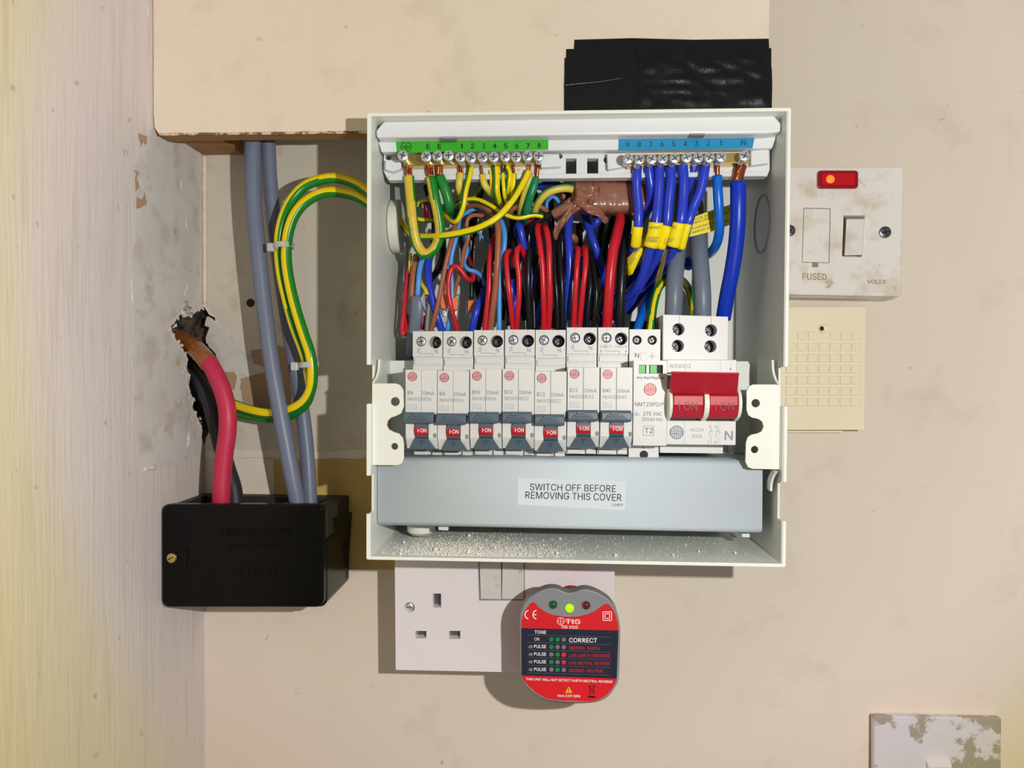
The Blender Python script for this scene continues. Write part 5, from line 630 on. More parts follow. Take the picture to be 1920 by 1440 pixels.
def logo(mb, L, u, v, r, w_, m=0, word=True):
    n = 28; ro = [L(u + r * math.cos(2 * math.pi * i / n), v + r * math.sin(2 * math.pi * i / n), w_) for i in range(n)]; ri = [L(u + r * .92 * math.cos(2 * math.pi * i / n), v + r * .92 * math.sin(2 * math.pi * i / n), w_) for i in range(n)]
    mb.add(ro + ri, [(i, (i + 1) % n, n + (i + 1) % n, n + i) for i in range(n)], m)
    for k in range(-3, 4):
        x = k * r * .27; hh = math.sqrt(max(0, r * r - x * x)) * .97; b = r * .07
        for s in (1, -1):
            if hh > r * .28: mb.add([L(u + x - b, v + s * r * .28, w_), L(u + x + b, v + s * r * .28, w_), L(u + x + b, v + s * hh, w_), L(u + x - b, v + s * hh, w_)], [(0, 1, 2, 3)], m)
    mb.add([L(u - r * .97, v - r * .26, w_), L(u + r * .97, v - r * .26, w_), L(u + r * .97, v + r * .26, w_), L(u - r * .97, v + r * .26, w_)], [(0, 1, 2, 3)], m)
    if word: ltext(mb, L, 'WYLEX', u - r * .86, v - r * .14, u + r * .86, r * .32, w_ + .06, m + 1, True)
def lcirc(u, v, r, n=18): return [(u + r * math.cos(2 * math.pi * i / n), v + r * math.sin(2 * math.pi * i / n)) for i in range(n)]
def hole_screw(root, L, u, v, r, deep, w_, dark=False, du=0):
    mb = MB(); c = L(u + du, v, w_ - deep); screwhead(mb, c, (0, -1, 0), min(r * .85, 2.6)); mb.build('terminal_screw', [DSTEEL if dark else STEEL, HOLE], root, smooth=True)
    mb = MB(); lface(mb, L, lcirc(u, v, r * .999), w_ - deep - 2.5, w_ - deep - 3.2); mb.build('terminal_well', HOLE, root)
HINT = ['first breaker from the left, marked B6, beside the left fixing tab', 'second from the left, marked B6, left of the B16 one', 'breaker marked B16, third from the left', 'breaker marked B32 directly right of the B16 one', 'lowest sitting breaker marked B32, fifth from the left', 'breaker marked B32 directly left of the B40 one', 'breaker marked B40 with LOAD lettering beside the surge device']
BRK = [(760, 693, 'B6', 'NHXS1B06'), (820, 695, 'B6', 'NHXS1B06'), (881, 692, 'B16', 'NHXS1B16'), (942, 691.5, 'B32', 'NHXS1B32'), (1002.5, 696, 'B32', 'NHXS1B32'), (1064, 688, 'B32', 'NHXS1B32'), (1126, 688.5, 'B40', 'NHXS1B40')]
SHY = [621, 621, 619, 618, 618.5, 614, 614]
for i, (bx, by, ra, code) in enumerate(BRK):
    L = Loc(at(bx, by, 93)); W = 17.45
    e = empty('circuit_breaker', L(W / 2, -48, -40), 'pale grey circuit breaker: ' + HINT[i], 'circuit breaker', 'row of seven circuit breakers')
    sv = (at(bx, SHY[i], 72).z - L.o.z) * 1000      # shoulder top
    # shoulder with terminal wells
    mb = MB(); lface(mb, L, [(.1, 7.6), (W - .15, 7.6), (W - .15, sv), (.1, sv)], -21, -40, 0, [lcirc(4.9, sv - 5.9, 2.9), lcirc(13.2, sv - 6.4, 3.6)]); mb.build('terminal_shoulder', PLASW, e)
    hole_screw(e, L, 4.9, sv - 5.9, 2.9, 1.2, -21); hole_screw(e, L, 13.2, sv - 6.4, 3.6, 10, -21, True, .2)
    mb = MB(); lbox(mb, L, .1, W - .15, -50, 7.6, -52, -23.4); mb.build('body', PLASW, e)
    mb = MB(); lbox(mb, L, .9, W - 1.2, 3.2, 6.6, -23.4, -22.2); lbox(mb, L, .1, W - .15, 0, 2.2, -23.4, -21.6); mb.build('shoulder_ridge', PLASW, e, bevel=.2)
    mb = MB()                                        # stepped parting line and markings
    for q in ((4.2, 9.2, 12, 9.45), (12, 7.6, 12.2, 9.45), (4.1, 9.2, 4.25, 15)) : lbox(mb, L, q[0], q[2], q[1], q[3], -21.05, -20.97)
    lbox(mb, L, 4.85, 4.95, sv - 2.8, sv, -21.05, -20.97); lbox(mb, L, 13.15, 13.25, sv - 2.6, sv, -21.05, -20.97)
    mb.build('parting_line', SEAM, e)
    mb = MB()
    if i < 6: ltext(mb, L, '2', 2.6, sv - 12.2, 4.0, 2.0, -20.9, 0); ltext(mb, L, 'N', 12.9, sv - 12.8, 14.6, 2.2, -20.9, 0)
    else:
        ltext(mb, L, 'LOAD 2', 1.4, sv - 11.6, 7.6, 1.5, -20.9); ltext(mb, L, 'LOAD N', 9.6, sv - 11.6, 16.4, 1.5, -20.9)
        for u in (1.8, 15.9): mb.add([L(u - .5, sv - 13.8, -20.9), L(u + .5, sv - 13.8, -20.9), L(u, sv - 12.6, -20.9), L(u - .08, sv - 16, -20.9), L(u + .08, sv - 16, -20.9), L(u + .08, sv - 13.8, -20.9), L(u - .08, sv - 13.8, -20.9)], [(0, 1, 2), (3, 4, 5, 6)])
    # nose in two halves
    for u0, u1 in ((.05, 8.62), (8.74, W)):
        n_ = MB(); lbox(n_, L, u0, u1, -25, 0, -23.2, 0); n_.build('front_face', PLASW, e, bevel=.3)
    logo_m = MB(); logo(logo_m, L, 3.85, -3.8, 2.6, .06); o = logo_m.build('round_logo', [INKR if i < 6 else INKR2, WHI], e)
    wdt = 1.25 * len(ra) + .6
    ltext(mb, L, ra, 1.3, -13.6, 1.3 + wdt, 2.0, .06, 0, True); ltext(mb, L, '30mA', 8.9, -13.8, 15.9, 2.0, .06, 0, True)
    ltext(mb, L, code, 1.4, -17.1, 14.4, 1.95, .06, 0)
    for q in ((1.4, -21.9, 6.2, -21.78), (1.4, -19.3, 6.2, -19.18), (1.4, -21.9, 1.52, -19.2), (6.1, -21.9, 6.22, -19.2)): lbox(mb, L, q[0], q[2], q[1], q[3], .03, .06)
    for yy in (-20.1, -21.1):
        for k in range(10):
            a, b = 1.9 + k * .38, 1.9 + (k + 1) * .38; f_ = lambda t: yy + .3 * math.sin((t - 1.9) / 3.8 * 2 * math.pi)
            mb.add([L(a, f_(a), .06), L(b, f_(b), .06), L(b, f_(b) + .13, .06), L(a, f_(a) + .13, .06)], [(0, 1, 2, 3)])
    mb.build('printed_markings', INKG, e)
    # toggle handle with stepped ridges
    mb = MB(); lprof(mb, L, [(-23.4, -2), (-23.2, 3.2), (-24.2, 5.2), (-28.2, 5.6), (-29.4, 4.2), (-29.2, -2)], .3, 16.3); h = mb.build('toggle_handle', SLATE, e, bevel=.5)
    mb = MB()
    for u0, u1, v0, v1, ww in ((5.0, 9.0, -25.2, -24.0, 6.2), (3.6, 12.2, -26.3, -25.4, 6.3), (2.6, 13.6, -27.2, -26.5, 6.3), (2.0, 14.4, -28.0, -27.4, 6.2)): lbox(mb, L, u0, u1, v0, v1, 5.0, ww)
    mb.build('grip_ridge', SLATE, h, bevel=.12)
    # drum and red band
    mb = MB(); lprof(mb, L, [(-32.8 + 6.4 * math.sin(a), -5.4 + 5.8 * math.cos(a)) for a in [math.radians(-95 + k * 19) for k in range(11)]], 5.1, 12.7); lbox(mb, L, 5.9, 11.4, -30.6, -28.6, -4, .9); mb.build('toggle_drum', SLATE, e, smooth=True)
    mb = MB(); arc = [math.radians(a) for a in (-30, -22, -14, -6, 2, 10)]
    lprof(mb, L, [(-32.8 + 6.5 * math.sin(a), -5.4 + 5.95 * math.cos(a)) for a in arc] + [(-32.8 + 6.0 * math.sin(a), -5.4 + 5.5 * math.cos(a)) for a in reversed(arc)], 5.15, 12.65)
    rb = mb.build('red_band', REDL, e); mb = MB(); ltext(mb, L, 'I·ON', 7.0, -34.4, 11.9, 2.1, .72, 0, True); mb.build('band_lettering', WHI, e)
    # cheeks around the drum
    for u0, u1 in ((.05, 5.05), (12.75, W)):
        n_ = MB(); lprof(n_, L, [(-25, -20), (-25, -1.5), (-29, -.6), (-37.5, -.6), (-38.6, -1.2), (-44, -5), (-44, -20)], u0, u1); n_.build('cheek', PLASW, e, bevel=.35)
    mb = MB(); lbox(mb, L, 5.05, 12.75, -44, -25, -20, -9.5); mb.build('drum_recess', SLATED, e)
    mb = MB(); mb.add([L(5.0, -38.0, .2), L(12.8, -38.0, .2), L(16.4, -44.2, -3.6), L(1.7, -44.2, -3.6), L(5.0, -38.0, -3), L(12.8, -38.0, -3), L(16.4, -44.2, -6), L(1.7, -44.2, -6)], [(0, 1, 2, 3), (4, 7, 6, 5), (0, 4, 5, 1), (1, 5, 6, 2), (2, 6, 7, 3), (3, 7, 4, 0)]); tb = mb.build('test_button', SLATE, e, bevel=.2)
    mb = MB()
    for q in ((7.2, 10.6, -39.8, -39.2), (8.55, 9.25, -41.6, -39.8)): 
        mb.add([L(q[0], q[2], .35 - (-38 - q[2]) * .613), L(q[1], q[2], .35 - (-38 - q[2]) * .613), L(q[1], q[3], .35 - (-38 - q[3]) * .613), L(q[0], q[3], .35 - (-38 - q[3]) * .613)], [(0, 1, 2, 3)])
    mb.build('button_mark', SLATED, tb)
    mb = MB(); lface(mb, L, [(16.3 + 1.1 * math.cos(a), -36.2 + 1.5 * math.sin(a)) for a in [math.radians(30 + 60 * k) for k in range(6)]], -.55, -1.4); mb.build('side_notch', SEAM, e)
    mb = MB(); lbox(mb, L, .9, 16.9, -46.6, -44.8, -23.4, -20.8); lbox(mb, L, .9, 9, -49.5, -47.2, -23.4, -21.6); lbox(mb, L, 11.6, 16.9, -49.5, -46.9, -23.4, -20.9); mb.build('lower_ridge', PLASW, e, bevel=.2)

# ---- surge device
L = Loc(at(1188, 676, 93)); e = empty('surge_protection_device', L(9, -48, -40), 'narrow surge device with two green windows marked T2, left of the red main switch', 'surge protector')
mb = MB(); lface(mb, L, [(.1, 0), (17.6, 0), (17.6, 18.1), (.1, 18.1)], -21, -40, 0, [lcirc(4.4, 12, 2.7), lcirc(13.0, 12, 2.7)]); mb.build('terminal_shoulder', PLASW, e)
for u in (4.4, 13.0): hole_screw(e, L, u, 12, 2.7, 2.8, -21, True)
mb = MB(); lbox(mb, L, .1, 17.6, -52, 0, -52, -22); mb.build('body', PLASW, e)
mb = MB(); lface(mb, L, [(.1, -46), (18, -46), (18, 0), (.1, 0)], 0, -22, 0, [[(2.9, -7), (15.8, -7), (15.8, -2.3), (2.9, -2.3)]]); mb.build('front_face', PLASW, e)
mb = MB(); lbox(mb, L, 2.9, 15.8, -7, -2.3, -4, -3); mb.build('window_recess', HOLE, e)
for u0, u1 in ((3.1, 6.4), (9.0, 12.6)):
    mb = MB(); lbox(mb, L, u0, u1, -6.8, -2.5, -2.9, -.6); mb.build('green_flag', GWIN, e)
mb = MB(); lbox(mb, L, 6.9, 8.4, -6.9, -2.4, -2.9, -.2); mb.build('window_divider', PLASW, e)
mb = MB(); logo(mb, L, 9, -15.6, 3.4, .06); mb.build('round_logo', [INKR2, WHI], e)
mb = MB(); ltext(mb, L, 'Any Red Replace', 1.7, -9.9, 16.6, 1.35, .06, 0, True); ltext(mb, L, 'NMT2SPD/P', .9, -24.7, 16.3, 2.1, .06); ltext(mb, L, 'U', .8, -29.8, 2.2, 1.9, .06); ltext(mb, L, 'c', 2.4, -29.8, 3.4, 1.3, .06)
ltext(mb, L, '275 VAC', 5.4, -29.8, 15.6, 2.1, .06); ltext(mb, L, '(50/60 Hz)', 4.9, -32.7, 15.8, 1.9, .06); ltext(mb, L, 'T2', 6.2, -39.3, 10.8, 2.9, .06)
for q in ((5.4, -40.6, 11.2, -40.45), (5.4, -35.4, 11.2, -35.25), (5.4, -40.6, 5.55, -35.3), (11.05, -40.6, 11.2, -35.3)): lbox(mb, L, q[0], q[2], q[1], q[3], .03, .06)
ltext(mb, L, 'N', 3.3, 2.0, 5.6, 2.6, -20.9); ltext(mb, L, 'L', 8.1, -49.8, 9.3, 2.4, -20.9)
for q in ((12.9, 3.0, 13.05, 5.2), (11.0, 3.0, 15, 3.15), (11.7, 2.2, 14.3, 2.35), (12.4, 1.4, 13.6, 1.55)): lbox(mb, L, q[0], q[2], q[1], q[3], -20.95, -20.9)
mb.build('printed_markings', INKD, e)
mb = MB(); lbox(mb, L, 6.4, 10.4, 0.3, 4.8, -21, -20.7); lbox(mb, L, .2, 17.2, -56, -46.4, -30, -21); lbox(mb, L, 6.4, 10.6, -48.4, -46.4, -21, -20.5); mb.build('lower_shoulder', PLASW, e, bevel=.15)
mb = MB(); lface(mb, L, lcirc(8.8, -53.4, 2.4), -20.85, -21.5); mb.build('lower_terminal_hole', HOLE, e)

# ---- main switch
L = Loc(at(1251, 674, 93)); W = 37.0; e = empty('main_switch', L(18, -48, -40), 'double width main switch with two joined red handles reading ON', 'main switch')
tb0 = [at(1243.5, 590, 76), at(1365, 594, 76), at(1364, 676, 76), at(1243.5, 675, 76)]
hs = [[at(x, y, 76) for x, y in circ(cx, cy, 11.6)] for cx, cy in ((1272, 617.5), (1333, 619.5), (1271, 648.5), (1332, 649.5))]
mb = MB(); mb.prism(tb0, (0, .030, 0), 0, hs); mb.build('terminal_shoulder', PLASW, e)
for cx, cy in ((1272, 617.5), (1333, 619.5), (1271, 648.5), (1332, 649.5)):
    mb = MB(); screwhead(mb, at(cx, cy, 76) + Vector((-.0011, .0055, -.0008)), (.25, -1, .1), 2.7); mb.build('terminal_screw', [STEEL, HOLE], e, smooth=True)
    mb = MB(); mb.pp(circ(cx, cy, 11.5), 66, 66.6); mb.build('terminal_well', HOLE, e)
mb = MB(); mb.stroke([(1274, 592), (1274, 606)], .7, 76.1); mb.stroke([(1334, 594), (1334, 608)], .7, 76.1); mb.build('parting_line', SEAM, e)
mb = MB(); lbox(mb, L, -.6, 34.8, -52.5, -.4, -52, -23); mb.build('body', PLASW, e)
mb = MB(); lbox(mb, L, 0, W, -7.2, 0, -23, 0); mb.build('front_face', PLASW, e, bevel=.4)
mb = MB(); lbox(mb, L, 0, W, -46, -33, -23, 0); mb.build('front_face', PLASW, e, bevel=.4)
mb = MB(); lbox(mb, L, 0, W, -33, -7.2, -23, -9); mb.build('switch_bed', PLASW, e)
mb = MB(); lprof(mb, L, [(-52.5, -23), (-52.5, -18), (-46, -18), (-46, -23)], -.4, 34.6); lbox(mb, L, 9.7, 9.8, -52.5, -46, -18, -17.95); lbox(mb, L, 27.6, 27.7, -52.5, -46, -18, -17.95); mb.build('lower_shoulder', PLASW, e)
for u0, u1 in ((2.2, 18.0), (21.2, 36.0)):
    mb = MB(); lprof(mb, L, [(-18.6, 0), (-18.3, 6.6), (-19.2, 7.6), (-24.0, 7.9), (-29.0, 6.2), (-31.4, 3.6), (-31.8, -8), (-19, -8)], u0, u1); hd = mb.build('switch_drum', REDH, e, bevel=.4)
    mb = MB(); ltext(mb, L, 'I ON', u0 + 2.8, -26.9, u0 + 12.4, 4.3, 7.95); mb.build('drum_lettering', REDD, hd)
mb = MB(); mb.add([at(1259, 697, 112), at(1386, 700, 112), at(1384, 727, 105), at(1382, 741, 101), at(1258, 738, 101), at(1255, 724, 105)] + [at(1262, 697, 107), at(1383, 700, 107), at(1381, 727, 100), at(1378, 741, 95), at(1260, 738, 95), at(1258, 724, 100)],
    [(0, 1, 2, 5), (5, 2, 3, 4), (6, 11, 8, 7), (11, 10, 9, 8), (0, 6, 7, 1), (1, 7, 8, 2), (2, 8, 9, 3), (3, 9, 10, 4), (4, 10, 11, 5), (5, 11, 6, 0)]); hb_ = mb.build('handle_bar', REDH, e, bevel=.5)
mb = MB(); mb.add([at(1258, 696, 112.6), at(1386, 698.5, 112.6), at(1386, 704, 112), at(1258, 702, 112), at(1258, 696, 108), at(1386, 698.5, 108), at(1386, 704, 108), at(1258, 702, 108)], [(0, 1, 2, 3), (4, 7, 6, 5), (0, 4, 5, 1), (1, 5, 6, 2), (2, 6, 7, 3), (3, 7, 4, 0)]); mb.build('handle_lip', REDH, hb_, bevel=.4)
for u0, u1 in ((0, 1.8), (18.3, 21.0), (36.1, 37.9)):
    mb = MB(); lprof(mb, L, [(-15.6, -9)] + [(-23.4 + 8.6 * math.sin(a), 1 + 8.4 * math.cos(a)) for a in [math.radians(60 - 15 * k) for k in range(10)]] + [(-33, 0), (-33, -9)], u0, u1); mb.build('white_fin', RIMW, e, bevel=.5)
mb = MB(); ltext(mb, L, 'WSX102', 1.1, -4.6, 12.6, 2.2, .08); ltext(mb, L, 'AC22A', 12.6, -38.7, 20, 1.7, .08); ltext(mb, L, '100A', 13.6, -42.2, 19, 1.8, .08); ltext(mb, L, 'N', 31.0, -43.2, 35.4, 4.8, .08, 0, True)
ltext(mb, L, '1', 22.6, -37.0, 23.2, 1.5, .08); ltext(mb, L, '3', 25.6, -37.0, 26.6, 1.5, .08); ltext(mb, L, '2', 21.9, -45.2, 22.9, 1.5, .08); ltext(mb, L, '4', 25.4, -45.2, 26.5, 1.5, .08)
def ls(a, b, w_=.16):
    (x0, y0), (x1, y1) = a, b; l = math.hypot(x1 - x0, y1 - y0); nx, ny = -(y1 - y0) / l * w_ / 2, (x1 - x0) / l * w_ / 2
    mb.add([L(x0 + nx, y0 + ny, .08), L(x1 + nx, y1 + ny, .08), L(x1 - nx, y1 - ny, .08), L(x0 - nx, y0 - ny, .08)], [(0, 1, 2, 3)])
for u in (23.8, 27.2):
    ls((u, -35.2), (u, -38.2)); ls((u - .8, -38.3), (u + .9, -38.3)); ls((u - 1.4, -39.8), (u, -42.4)); ls((u, -42.4), (u, -45.1))
    for k in range(10): ls((u + .8 * math.cos(k * .628), -39.2 + .8 * math.sin(k * .628)), (u + .8 * math.cos(k * .628 + .628), -39.2 + .8 * math.sin(k * .628 + .628)))
for k in range(4): ls((23.2 + k * 1.0, -41.0), (23.7 + k * 1.0, -41.0), .12)
ls((33.8, -1.4), (33.8, -3.2), .14); mb.add([L(33.2, -5.4, .08), L(34.4, -5.4, .08), L(33.8, -3.8, .08)], [(0, 1, 2)]); ls((33.8, -5.4), (33.8, -7), .14)
for u in (9.6, 28.4): lbox(mb, L, u, u + .09, -45.8, -33.2, .02, .07)
for u in (9.6, 28.4): lbox(mb, L, u, u + .09, -7, -.2, .02, .07)
mb.build('printed_markings', INKG, e)
mb = MB(); logo(mb, L, 5.4, -39.4, 3.7, .07); mb.build('round_logo', [INKG, WHI], e)

# ---- busbar cover
cv = empty('busbar_cover', at(1065, 995, 80), 'long pale blue grey plastic cover below the breakers with a warning sticker', 'cover')
TLc, TRc, BRc, BLc = at(708, 857, 86), at(1430, 865, 86), at(1429, 1002, 86), at(708, 987, 86)
mb = MB(); vs = []
rows = [(0, 40), (0, 2), (.03, .6), (.06, 0), (.5, 0), (.92, 0), (.97, 1.2), (1.0, 4), (1.0, 44)]
for t, back in rows:
    for k in range(2):
        a, b = (TLc, BLc) if k == 0 else (TRc, BRc); p = a.lerp(b, t); vs.append(p + Vector((0, back / 1000, 0)))
mb.add(vs, [(2 * i, 2 * i + 1, 2 * i + 3, 2 * i + 2) for i in range(len(rows) - 1)])
o = mb.build('cover_body', COVER, cv, smooth=2); so = o.modifiers.new('t', 'SOLIDIFY'); so.thickness = .0018; so.offset = -1
for x0, x1, y0 in ((822, 840, 988), (1391, 1406, 1001)):
    mb = MB(); mb.pp([(x0, y0), (x1, y0), (x1, y0 + 7), (x0, y0 + 6)], 74, 78); mb.build('clip_tab', COVER, cv, bevel=.2)
mb = MB(); mb.pp([(971.5, 896), (1173.5, 903.5), (1172, 957), (970, 946)], 86.02, 86.12); mb.build('sticker', STICK, cv)
mb = MB(); mb.text('SWITCH OFF BEFORE', 993.5, 919, 1154.5, 922.5, 12.5, 86.25); mb.text('REMOVING THIS COVER', 985, 934.5, 1165.5, 939.5, 13, 86.25); mb.text('L1417', 1149, 949, 1168, 949.7, 5, 86.25)
mb.build('sticker_lettering', INKK, cv)
mb = MB(); pts = [at(780, 992, 60)]; mb.lathe(at(790, 992, 55), (0, 0, 1), [(6, -3), (8.5, -1), (8.5, 3), (7, 4)], 20); mb.build('floor_grommet', GROM, cu, smooth=True)

# ================================================================== WIRES
GY = (YEL, GRN)
def gy(label, pts, w_, stripe=(0, 0, 40), copper=None, m=GY, group='green and yellow earth wires inside the fuse box'):
    return wire(label, pts, w_, m, stripe, 'earth_wire', copper, group)
gy('thick looped earth wire from the first earth screw back up to the E screw', [(767, 332, 79), (768, 352, 80), (771, 384, 81), (775, 425, 80), (783, 460, 78), (797, 476, 75), (814, 466, 73), (825, 438, 74), (822, 405, 76), (815, 370, 78), (808, 332, 79)], 20, (8, -64, 48), ([(767, 333, 79), (765, 308, 79)], 13, 6), (YOLD, GRN), None)
mb = MB(); 
_c = MB(); _b = crom(P3([(808, 334, 79), (804, 308, 79)]), 6)
for k in range(6): tube(_c, [p + Vector((math.cos(k * 1.047 + i * .12), math.sin(k * 1.047 + i * .12), 0)) * pxr(13, 79) * .68 for i, p in enumerate(_b)], pxr(13, 79) * .36, 6)
_c.build('copper_strands', COPPER, scn.objects['earth_wire'], smooth=2)
wire('short thick plain green earth stub beside the big striped loop', [(824, 331, 78), (831, 346, 78), (838, 366, 77), (842, 384, 75), (842, 392, 70), (842, 400, 50)], 19, DGRN, None, 'earth_wire', ([(824, 332, 78), (824, 308, 79)], 13, 6))
gy('pale striped wire from earth screw 1 curving down behind', [(864, 325, 77), (861, 345, 77), (863, 360, 74), (868, 372, 66), (880, 390, 40)], 14, (20, 20, 80), ([(864, 326, 77), (864, 308, 79)], 10, 4), (YEL2, GRN2))
gy('yellow wire from earth screw 2 looping low to the left', [(883, 311, 78), (880, 330, 79), (873, 358, 80), (868, 388, 79), (858, 412, 76), (848, 414, 72), (838, 405, 66), (830, 396, 55), (824, 388, 40)], 11, (-30, -30, 50))
gy('long yellow wire sweeping from earth screw 7 to the left grommet', [(991, 321, 79), (982, 340, 80), (967, 367, 82), (950, 390, 83), (932, 408, 84), (905, 424, 84), (875, 434, 82), (838, 441, 78), (800, 444, 70), (772, 441, 64), (760, 428, 56), (752, 415, 52)], 13, (-25, 30, 50))
gy('pale striped wire hooking down from earth screw 3', [(904, 328, 77), (908, 345, 77), (915, 356, 74), (924, 368, 62), (936, 380, 40)], 13, (-30, -30, 80), ([(904, 329, 77), (903, 308, 79)], 7, 3), (YEL2, GRN2))
gy('narrow striped wire left of the wire from earth screw 4', [(920, 320, 76), (922, 340, 76), (923, 360, 72), (926, 378, 55), (930, 395, 30)], 9)
gy('broad yellow wire falling straight from earth screw 4', [(930, 313, 79), (931, 335, 79), (931, 358, 78), (935, 378, 70), (940, 400, 45)], 13, (-25, -25, 46))
gy('left of the paired wires from earth screw 5', [(943, 325, 77), (944, 345, 77), (946, 365, 75), (952, 385, 65), (962, 405, 45)], 9, (0, 0, 50), ([(943, 326, 77), (943, 310, 79)], 5, 1))
gy('right of the paired wires from earth screw 5', [(950, 313, 78), (955, 325, 78), (954, 345, 77), (950, 368, 68), (948, 390, 45)], 11, (-30, -30, 46))
gy('striped wire under earth screw 6', [(964, 326, 77), (963, 342, 77), (960, 360, 74), (958, 380, 60), (956, 400, 40)], 10, (0, 0, 40), ([(964, 327, 77), (963, 310, 79)], 5, 1))
gy('second striped wire behind earth screw 6', [(972, 316, 75), (976, 326, 74), (970, 348, 70), (968, 370, 60), (972, 396, 50)], 10, (-30, -30, 60))
gy('pale green wire left of the teal one from screw 8', [(996, 331, 77), (988, 352, 76), (981, 375, 72), (976, 398, 62), (974, 420, 40)], 13, (60, 60, 70), ([(996, 332, 77), (992, 310, 79)], 7, 2), (YEL2, GRN2))
wire('teal green wire falling from the last earth screw', [(1006, 334, 78), (1000, 352, 78), (993, 374, 76), (987, 400, 68), (984, 425, 45)], 14, TEAL, None, 'earth_wire', ([(1006, 335, 78), (1009, 310, 79)], 8, 1))
gy('pale striped wire arching from the brown tape down to the left', [(1076, 355, 70), (1060, 353, 72), (1040, 356, 73), (1022, 365, 72), (1008, 382, 68), (1001, 402, 60), (999, 422, 40)], 14, (-60, -60, 80), None, (YEL2, GRN2))
gy('thin striped wire arching over the brown and blue wires', [(1018, 405, 68), (1000, 403, 69), (975, 408, 70), (955, 405, 70), (937, 396, 69), (918, 384, 68), (900, 376, 67), (880, 374, 66), (862, 382, 65), (848, 396, 58), (838, 404, 45)], 9, (-50, 50, 46))
gy('small striped wire behind the big loop near its top', [(784, 386, 55), (788, 379, 58), (800, 376, 58), (815, 380, 50)], 8)
gy('small striped wire crossing behind the middle of the big loop', [(776, 408, 56), (790, 412, 58), (806, 413, 58), (820, 415, 50)], 9)
gy('thin striped wire dropping below the big loop', [(770, 475, 55), (768, 495, 52), (769, 515, 48), (774, 540, 30)], 5)
gy('cut striped wire with bare copper tip beside the grey sheath', [(786, 522, 50), (790, 532, 54), (797, 543, 58), (800, 552, 60)], 9, (-20, -20, 50), ([(800, 551, 60), (799, 560, 60), (792, 567, 56), (786, 574, 50)], 3, 1))
gy('striped wire arching from the surge device behind the grey cable', [(1219, 622, 58), (1222, 600, 58), (1226, 570, 57), (1235, 540, 55), (1250, 524, 50), (1268, 522, 38), (1285, 532, 26), (1297, 560, 20), (1300, 590, 18)], 15, (-25, 50, 24))
for k, (x, y) in enumerate(((815, 352), (895, 360), (905, 345))):
    gy('short striped wire end in shadow under the terminal bar', [(x, y, 50), (x - 8, y + 15, 48), (x - 16, y + 28, 40)], 8)
BG = 'brown wires inside the fuse box'
def wr(mm, nm='wire', g=None):
    return lambda label, pts, w_, **k: wire(label, pts, w_, mm, None, nm, k.get('copper'), g)
br = wr(BRN, g=BG)
br('brown wire arching over and falling to the B16 breaker', [(878, 386, 55), (895, 384, 60), (914, 392, 64), (928, 408, 66), (934, 428, 67), (934, 460, 67), (932, 500, 66), (929, 540, 63), (924, 580, 60), (919, 622, 55)], 12)
br('brown wire with a hooked top snaking behind the blue one', [(910, 406, 58), (892, 403, 62), (879, 408, 64), (875, 422, 64), (878, 446, 63), (870, 470, 61), (867, 490, 59), (861, 518, 57), (853, 545, 54), (848, 575, 50)], 8)
br('brown wire running diagonally down to the first breaker', [(854, 420, 58), (850, 436, 60), (843, 465, 62), (836, 495, 62), (829, 530, 61), (822, 565, 60), (814, 600, 58), (807, 622, 55)], 9)
br('brown core entering the cut grey sheath', [(781, 478, 52), (776, 505, 54), (773, 535, 55), (771, 562, 55)], 11)
br('brown wire bridging from the striped wires to the black tail', [(950, 404, 60), (962, 392, 64), (975, 385, 66), (996, 383, 67), (1014, 388, 66), (1028, 398, 62), (1034, 404, 55)], 9)
br('tiny brown wire left of the brown tape', [(1048, 352, 56), (1055, 362, 58), (1058, 374, 56), (1060, 388, 40)], 8)
br('brown wire end hanging below the tape behind a blue wire', [(1052, 432, 40), (1062, 440, 45), (1076, 446, 46), (1078, 452, 40)], 14)
br('brown wire behind the red loop', [(838, 505, 45), (836, 530, 46), (834, 560, 45), (832, 590, 42)], 8)
lb = wr(LBLU, g='light blue wires inside the fuse box')
lb('light blue wire beside the brown one into the B16 breaker', [(934, 404, 55), (941, 418, 60), (946, 440, 62), (945, 465, 62), (941, 490, 60), (937, 520, 58), (936, 560, 57), (936, 622, 55)], 10)
lb('light blue wire curving down to the second breaker', [(905, 393, 50), (888, 392, 52), (872, 402, 54), (860, 425, 56), (854, 450, 57), (847, 478, 57), (845, 505, 56), (848, 540, 54), (846, 575, 53), (838, 622, 50)], 9)
lb('light blue wire kinked to the right behind the red loop', [(871, 432, 50), (873, 452, 52), (876, 470, 54), (870, 492, 55), (878, 505, 56), (893, 510, 54), (905, 522, 48), (912, 545, 36)], 8)
lb('light blue core entering the cut grey sheath', [(795, 478, 54), (788, 500, 56), (785, 525, 57), (783, 555, 56)], 10)
lb('small light blue hook left of the brown tape', [(1025, 395, 54), (1026, 378, 56), (1037, 369, 58), (1047, 378, 57), (1050, 394, 50)], 7)
lb('thin light blue wire crossing the dark gap', [(893, 430, 44), (905, 445, 44), (919, 462, 40)], 5)
bl = wr(BLU, g='royal blue wires inside the fuse box')
bl('royal blue wire from the big loop to the first breaker', [(806, 470, 50), (803, 500, 54), (805, 535, 56), (813, 570, 56), (822, 600, 55), (830, 624, 52)], 14)
bl('short royal blue wire end above the red loops', [(970, 440, 44), (970, 426, 54), (974, 424, 58), (978, 442, 58), (984, 475, 54), (988, 510, 46)], 14)
bl('royal blue wire hanging left of the twin red wires', [(1072, 385, 44), (1068, 405, 54), (1065, 430, 58), (1067, 468, 60), (1068, 505, 59), (1064, 545, 56), (1058, 590, 48), (1054, 622, 44)], 15)
